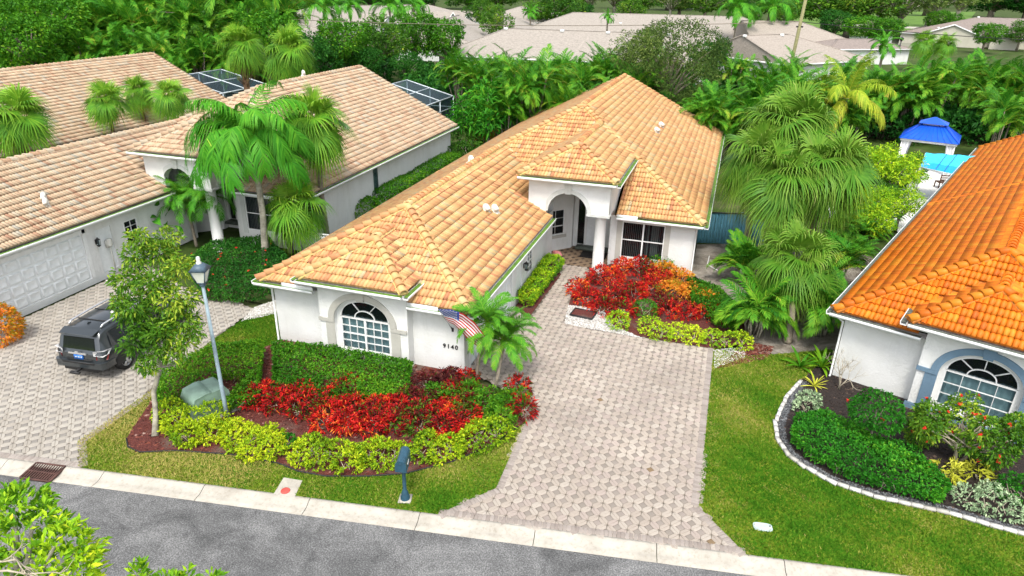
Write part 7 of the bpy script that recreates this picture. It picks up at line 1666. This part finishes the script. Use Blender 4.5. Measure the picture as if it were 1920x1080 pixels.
# ---- palm wall behind the gardens: clump meshes shared by many things
AM = []
for k in range(5):
    c, t = areca_geo(13, [4.6, 5.0, 4.3, 4.8, 5.2][k], 2.3, 500+k, spread=1.0, nf=8, n=24, ll=.60, lw=.028); AM.append((c.mesh('areca_crown', LEAF['areca']), t.mesh('areca_stems', MT['bark'])))
rp = np.random.default_rng(21)
def areca(px_, py_, h, lab, grp):
    if 1640 < px_ < 1840 and py_ > 150: return          # the gazebo stands clear of the wall here
    p = at(px_, py_, h); k = int(rp.integers(5)); s = h/6.6; o = empty('areca_palm', (p[0], p[1], 0), rp.random()*6.28, lab, 'palm tree', grp); o.scale = (s*1.05, s*1.05, s)
    link('crown', AM[k][0], o); link('trunk', AM[k][1], o)
W1 = 'areca palm in the tall green wall behind the main house'
for x in range(905, 1230, 27): areca(x+rp.normal()*5, 96+rp.normal()*7+(12 if x < 870 else 0), 7.0+rp.normal()*.3, W1, 'palm wall behind the main house')
for x in range(925, 1215, 31): areca(x+rp.normal()*6, 150+rp.normal()*8, 5.2+rp.normal()*.4, 'shorter areca palm at the foot of the wall behind the main house', 'front row of the palm wall')
W2_ = 'areca palm in the green wall behind the gazebo'
for x in range(1395, 1960, 31): areca(x+rp.normal()*5, (112 if x < 1760 else 104)+rp.normal()*7, 7.0+rp.normal()*.3, W2_, 'palm wall behind the gazebo')
for x in range(1330, 1950, 36): areca(x+rp.normal()*6, 168+rp.normal()*8, 5.3+rp.normal()*.4, 'shorter areca palm at the foot of the wall behind the gazebo', 'front row of the gazebo palm wall')
for x in range(960, 1240, 34): areca(x+rp.normal()*6, 196+rp.normal()*6, 3.4+rp.normal()*.4, 'low areca palm in the shade under the wall behind the main house', 'lowest palms behind the main house')
for x in range(1400, 1900, 36): areca(x+rp.normal()*6, 208+rp.normal()*5, 2.3+rp.normal()*.3, 'low areca palm in the shade under the wall behind the gazebo', 'lowest palms behind the gazebo')
for x in range(1320, 1420, 30): areca(x, 150+rp.normal()*8, 5.6, 'areca palm under the dark airy tree', 'palms under the airy tree')
W3 = 'areca palm in the jungle behind the far pale tan roof'
def jungle(X, Y, h, lab, grp):
    k = int(rp.integers(5)); q = h/6.6; o = empty('areca_palm', (X+rp.normal()*.5, Y+rp.normal()*.8, 0), rp.random()*6.28, lab, 'palm tree', grp); o.scale = (q, q, q*(.93+.12*rp.random())); link('crown', AM[k][0], o); link('trunk', AM[k][1], o)
for i, X in enumerate(np.arange(-102, -54, 2.9)): jungle(X, 77+2*(i % 2), 15.4, 'tallest areca palm at the top edge of the left jungle', 'tallest palms of the left jungle')
for X in np.arange(-96, -52, 2.9): jungle(X, 71, 10.6, W3, 'palm jungle on the left')
for X in np.arange(-90, -50, 3.0): jungle(X, 65, 8.0, 'lower areca palm in the jungle behind the far pale tan roof', 'lower palms of the left jungle')
for X in np.arange(-80, -52, 3.6): jungle(X, 58.5, 5.4, 'low areca palm touching the far pale tan roof', 'palms touching the far roof')
for x in (395, 470, 520, 590, 865): areca(x, 60 if x < 800 else 92, 6.5 if x < 800 else 6.6, 'areca palm behind the round-headed sabal palms' if x < 800 else 'areca palm closing the left end of the wall behind the main house', 'palms behind the sabal palms' if x < 800 else None)
# ---- broadleaf trees
TV = []
def tree_geo(r, zc, nl, seed, mat, size, dens, bark='bark', k=5, flat=.8, rough=.3, asp=.5, open_=0.0, tone=(.45, .3, .7)):
    rng = np.random.default_rng(seed); l_ = []
    for i in range(nl):
        a = rng.random()*6.28; q = r*.72*math.sqrt(rng.random()); zz = zc+rng.uniform(-.55, .65)*r*flat; rr = r*rng.uniform(.26, .44); l_.append(((q*math.cos(a), q*math.sin(a), zz), (rr, rr, rr*.8)))
    P, N = blob_pts(l_, dens, rng, .5, rough); g = rosettes(P, N+[0, 0, .3], k, size, asp, 1.1, .25, clump_tone(P, seed, tone[2], tone[0], tone[1]), rng, .35)
    t = Geo(); t.tube([(0, 0, 0), (.05, .0, zc*.35), (0, 0, zc*.7)], [r*.075, r*.06, r*.045], 9)
    for c, _ in l_: c = np.array(c); t.tube([(0, 0, zc*.45), c*[.45, .45, .8], c], [r*.032, r*.02, r*.007], 5)
    return g.mesh('tree_crown', LEAF[mat]), t.mesh('tree_trunk', MT[bark], True)
BT = {'round': tree_geo(3.0, 4.4, 16, 601, 'tree', .30, 8), 'dense': tree_geo(3.2, 4.6, 20, 602, 'hedge', .30, 9), 'dark': tree_geo(3.2, 4.6, 18, 603, 'deep', .30, 9), 'airy': tree_geo(4.2, 4.8, 34, 604, 'olive', .20, 22, k=5, rough=.45, asp=.35, tone=(.34, .3, .6)), 'tall': tree_geo(3.4, 6.2, 16, 605, 'olive', .30, 7, 'bark_pale', rough=.45, flat=.7), 'mango': tree_geo(1.7, 2.5, 12, 606, 'bright', .42, 9, rough=.25, asp=.24)}
def tree(kind, px_, py_, h, lab, grp=None, s=1.0, cat='tree'):
    """crown top shows at photo pixel (px,py) when the tree is h tall"""
    p = at(px_, py_, h); top = {'round': 6.9, 'dense': 7.2, 'dark': 7.2, 'airy': 8.3, 'tall': 8.8, 'mango': 3.9}[kind]; k = h/top
    o = empty('leafy_tree', (p[0], p[1], 0), rp.random()*6.28, lab, cat, grp); o.scale = (k*s, k*s, k); link('crown', BT[kind][0], o); link('trunk', BT[kind][1], o)
def tree_b(kind, px_, py_, h, lab, grp=None, s=1.0):
    """the foot of the tree shows (or would show) at photo pixel (px,py)"""
    p = at(px_, py_, 0); k = h/{'round': 6.9, 'dense': 7.2, 'dark': 7.2, 'airy': 8.3, 'tall': 8.8, 'mango': 3.9}[kind]
    o = empty('leafy_tree', (p[0], p[1], 0), rp.random()*6.28, lab, 'tree', grp); o.scale = (k*s, k*s, k); link('crown', BT[kind][0], o); link('trunk', BT[kind][1], o)
tree('dense', 40, 25, 9.0, 'dense dark green tree at the left edge behind the far pale tan roof', s=1.1)
tree('dense', 70, -12, 10.8, 'tall green tree at the top edge left of the palm jungle', s=1.1)
tree('dense', -30, -10, 10.6, 'tall green tree cut by the top left corner', s=1.1)
tree('airy', 1262, 34, 10.4, 'wide airy olive-green tree directly behind the main roof ridge', s=.95)
tree('dark', 1335, 66, 7.6, 'dark bushy tree right of the airy olive tree', s=.8)
tree('dark', 1200, 118, 5.6, 'dark shrubby tree in front of the airy olive tree', s=.9)
for i, (x, y, h, kd, lb_) in enumerate([(640, 34, 8.6, 'dense', 'leafy green tree behind the pink tile roof ridge'), (715, 26, 8.8, 'round', 'leafy tree behind the first pool cage'), (775, 22, 8.8, 'dense', 'tallest bushy tree behind the first pool cage'), (835, 34, 8.0, 'dense', 'bushy tree left of the palm wall'), (690, 85, 5.6, 'dark', 'dark lower tree before the leafy ones behind the ridge'), (600, 70, 6.6, 'dark', 'dark tree right of the sabal palms'), (760, 95, 5.2, 'dark', 'dark lower tree behind the pool cage corner')]):
    tree(kd, x, y, h, lb_)
tree('mango', 915, 152, 5.7, 'bright green mango tree before the wooden fence', s=.95)
tree('mango', 885, 178, 4.6, 'lower bright green sapling beside the mango tree', s=.9)
tree_b('round', 930, 96, 9.0, 'round yellow-green tree before the long grey roof', s=.9)
for i, (x, y, h, kd, lb_) in enumerate([(1040, 62, 10.5, 'round', 'branching tree before the left slope of the highest grey ridge'), (1105, 36, 13, 'tall', 'second branching tree above the highest grey ridge'), (1255, 42, 12, 'tall', 'branching tree at the top edge above the grey roofs'), (1200, 36, 12, 'round', 'rounder dark tree at the top edge above the grey roofs'), (1320, 44, 12.5, 'round', 'dark branching tree left of the tall leaning palms'),
        (1540, 68, 12, 'round', 'dark trunked tree at the edge of the meadow, left one'), (1585, 72, 12, 'round', 'dark trunked tree at the edge of the meadow, right one'), (1680, 74, 13.5, 'tall', 'many-stemmed pale-trunked tree before the meadow'), (1735, 66, 14, 'tall', 'grey-green tree right of the many-stemmed one'), (1640, 60, 13, 'tall', 'pale-trunked tree left of the many-stemmed one'),
        (1790, 52, 15, 'tall', 'grey-green tree above the brown-grey roof ridge'), (1850, 48, 15, 'dark', 'dark green tree behind the brown-grey roof'), (1915, 50, 15, 'dark', 'dark green tree cut by the top right corner'), (1632, 92, 6.0, 'dense', 'squat dark tree standing at the pond edge'), (1440, 46, 12, 'round', 'dark tree behind the tall leaning palms'), (470, 72, 11, 'airy', 'olive-grey tree at the top edge above the sabal palms'), (880, 34, 12, 'dense', 'green tree cut by the top edge behind the white gables'), (700, 26, 12, 'round', 'green tree behind the small white gables')]):
    tree_b(kd, x, y, h*(1.2 if x > 1500 else 1.05), lb_, s=2.1 if x > 1500 else 1.8)
for j, (yy, h, sp) in enumerate(((31, 13, 118), (16, 17, 84), (-4, 24, 92))):
    for x in range(-150, 2150, sp): tree_b(['dark', 'round', 'dense', 'tall', 'round', 'dark'][(x//sp+j*2) % 6], x+rp.normal()*18+j*40, yy+rp.normal()*2.5, h*(.8+.35*rp.random()), 'distant tree in the belt along the horizon', 'distant tree belt', 2.3)
for i, (x, y, h, kd, lb_) in enumerate([(520, 70, 10, 'dense', 'bushy tree behind the sabal palms'), (585, 62, 9.5, 'round', 'bushy tree before the grey roof left of the white gables'), (640, 58, 9.5, 'dark', 'darker tree before the small white gables'), (905, 62, 9, 'round', 'yellowish tree at the foot of the grey hip roof'), (1010, 58, 8, 'dense', 'low tree at the left end of the long grey roof'), (1085, 60, 8.0, 'dark', 'dark tree rising between the two long grey roofs'), (1180, 52, 9.5, 'round', 'round tree behind the long grey roof'), (1395, 66, 8.5, 'dense', 'green tree at the foot of the two leaning palms'), (1560, 84, 8.5, 'dark', 'dark tree before the low grey roof'), (1840, 100, 6.5, 'dense', 'green tree before the white garage gable'), (1905, 96, 7.0, 'round', 'tree cut by the right edge before the brown-grey roof'), (1470, 58, 9.5, 'round', 'tree behind the utility pole'), (1760, 78, 8, 'dense', 'green tree between the pond and the brown-grey roof'), (1660, 88, 7, 'round', 'light green tree before the pond')]): tree_b(kd, x, y, h, lb_, s=1.3)
for i, (x, y, h, kd, lb_) in enumerate([(415, 4, 10.2, 'round', 'leafy tree top right of the tall palm jungle'), (490, 22, 9.4, 'dense', 'leafy tree behind the taller sabal palm'), (560, 52, 8.0, 'dark', 'dark tree between the sabal palms and the small white gables')]): tree(kd, x, y, h, lb_, s=1.0)
# small trees by the pool deck on the right, feathery yellow-green crowns
YT = tree_geo(1.7, 2.3, 14, 611, 'lime', .20, 26, rough=.4, asp=.35, flat=.55, tone=(.5, .3, 1.2))
for x, y, h, s, lb_ in [(1645, 270, 3.6, 1.1, 'yellow-green feathery tree by the white pool deck'), (1690, 288, 3.2, 1.25, 'yellow-green feathery tree touching the blue canopy'), (1700, 352, 2.6, 1.1, 'low yellow-green feathery tree against the orange roof edge'), (1620, 340, 3.0, 1.0, 'yellow-green feathery tree behind the pale fan palm crown'), (1640, 380, 2.8, 1.0, 'feathery green tree between the fan palms and the orange roof')]:
    p = at(x, y, h); o = empty('feathery_tree', (p[0], p[1], 0), rp.random()*6, lb_, 'tree'); k = h/3.5; o.scale = (k*s, k*s, k); link('crown', YT[0], o); link('trunk', YT[1], o)
# palms showing single fronds beyond the garden
LEAF['coco'] = leafy('yellowing_frond', [(0, (0.03, 0.09, 0.01)), (0.4, (0.10, 0.19, 0.015)), (0.75, (0.24, 0.30, 0.03)), (1, (0.42, 0.36, 0.07))], 0.4)
COC = feather_set('coco', 3.8, 56, 1.0, .026, (1, 2), ((1.3, 1.1), (1.0, 1.7), (.65, 2.0), (.2, 1.9)), (.5, .55, .65, .8), ld=.75, vee=.0)
p = at(1590, 170, 5.2); palm('coconut_palm', 'large yellowing palm with long drooping fronds before the gazebo palm wall', [(p[0], p[1], 0), (p[0], p[1], 2), (p[0], p[1], 4.6)], [.22, .18, .2], COC, 18, None, seed=701, scale=(.95, 1.2))
CO2 = feather_set('queen', 1.9, 40, .5, .02, (1, 2), ((1.3, 1.0), (1.0, 1.9), (.7, 2.4), (.3, 2.4)), (.6, .6, .55, .6), ld=.45)
for x, y, h, s, lb_ in [(1425, 165, 4.6, 1.0, 'bright small palm with curled fronds left of the yellowing palm'), (1482, 175, 4.4, 1.0, 'bright small palm with curled fronds beside the yellowing palm')]:
    p = at(x, y, h); palm('small_palm', lb_, [(p[0], p[1], 0), (p[0], p[1], 2), (p[0], p[1], h-.2)], [.16, .13, .14], CO2, 26, None, seed=702+x, scale=(s*.9, s*1.1))
for x, y, h, s, lb_ in [(1352, 195, 4.0, .9, 'palm with a golden crownshaft behind the right roof edge'), (1385, 8, 10.3, 3.0, 'tall palm before the grey roofs left of the utility pole'), (1452, 8, 10.3, 3.0, 'tall palm with hanging fronds touching the utility pole'), (605, 4, 9.8, 2.6, 'tall bushy palm at the top edge left of the white gables'), (655, 6, 9.4, 2.0, 'narrow palm beside the white gables'), (730, 5, 9.6, 2.5, 'feathery palm before the white gables'), (775, 6, 9.3, 2.2, 'second feathery palm before the white gables'), (995, 20, 7.5, 1.2, 'small palm left of the highest grey ridge'), (1140, 28, 7.5, 1.1, 'small palm standing before the highest grey roof'), (1660, 80, 6.5, 1.3, 'light green bushy palm beside the far street lamp'), (1935, 5, 9.5, 1.8, 'palm frond hanging in at the top right corner')]:
    p = at(x, y, h*.93); palm('far_palm', lb_, [(p[0], p[1], 0), (p[0], p[1], h*.45), (p[0], p[1], h*.85)], [.2, .17, .18], CO2, 20, None, seed=720+x, scale=(s*.9, s*1.15))
for x, y, h in [(1735, 70, 5.5), (1775, 72, 5.3)]:
    p = at(x, y, h); palm('fan_palm', 'small fan palm before the white garage gable, %s' % ('the left one' if x < 1750 else 'the right one'), [(p[0], p[1], 0), (p[0], p[1], h*.5), (p[0], p[1], h*.8)], [.2, .17, .18], FANM, 24, DEADF, dead=4, seed=740+x, scale=(1.5, 1.9))
for x, y, h, lb_ in [(1600, 440, 1.7, 'areca palm beside the orange roof edge, the lowest of four'), (1625, 405, 2.1, 'areca palm beside the orange roof edge, second from the low end'), (1655, 372, 2.3, 'areca palm beside the orange roof edge, third from the low end'), (1590, 385, 2.8, 'areca palm right behind the fan palm crowns')]:
    p = at(x, y, h); o = empty('areca_palm', (p[0], p[1], 0), x, lb_, 'palm tree'); o.scale = (.5, .5, h/6.6); link('crown', AM[x % 5][0], o); link('trunk', AM[x % 5][1], o)
# undergrowth filling the foot of the palm walls
def under(name, poly, n, size, mat, seed, h):
    rng = np.random.default_rng(seed); Q = scatter(poly, n, rng); P = np.c_[Q, h*rng.random(n)**.7]; N = np.tile([0, -.5, .8], (n, 1))+rng.normal(size=(n, 3))*.5
    return tag(rosettes(P, N, 5, size, .4, 1.1, .3, clump_tone(P, seed, .5, .3, .3), rng).obj(name, LEAF[mat]), kind='stuff')
under('undergrowth', [gxy(760, 215, 0), gxy(1300, 215, 0), gxy(1300, 150, 0), gxy(760, 150, 0)], 6000, .6, 'deep', 801, 2.6)
under('undergrowth', [gxy(1330, 262, 0), gxy(1950, 280, 0), gxy(1950, 205, 0), gxy(1330, 190, 0)], 7000, .6, 'deep', 802, 2.6)
under('undergrowth', [gxy(-40, 165, 0), gxy(740, 165, 0), gxy(740, 105, 0), gxy(-40, 100, 0)], 9000, .8, 'deep', 803, 3.5)
under('garden_foliage', [gxy(1560, 420, 0), gxy(1640, 430, 0), gxy(1740, 330, 0), gxy(1600, 330, 0)], 1500, .28, 'tree', 804, 1.6)
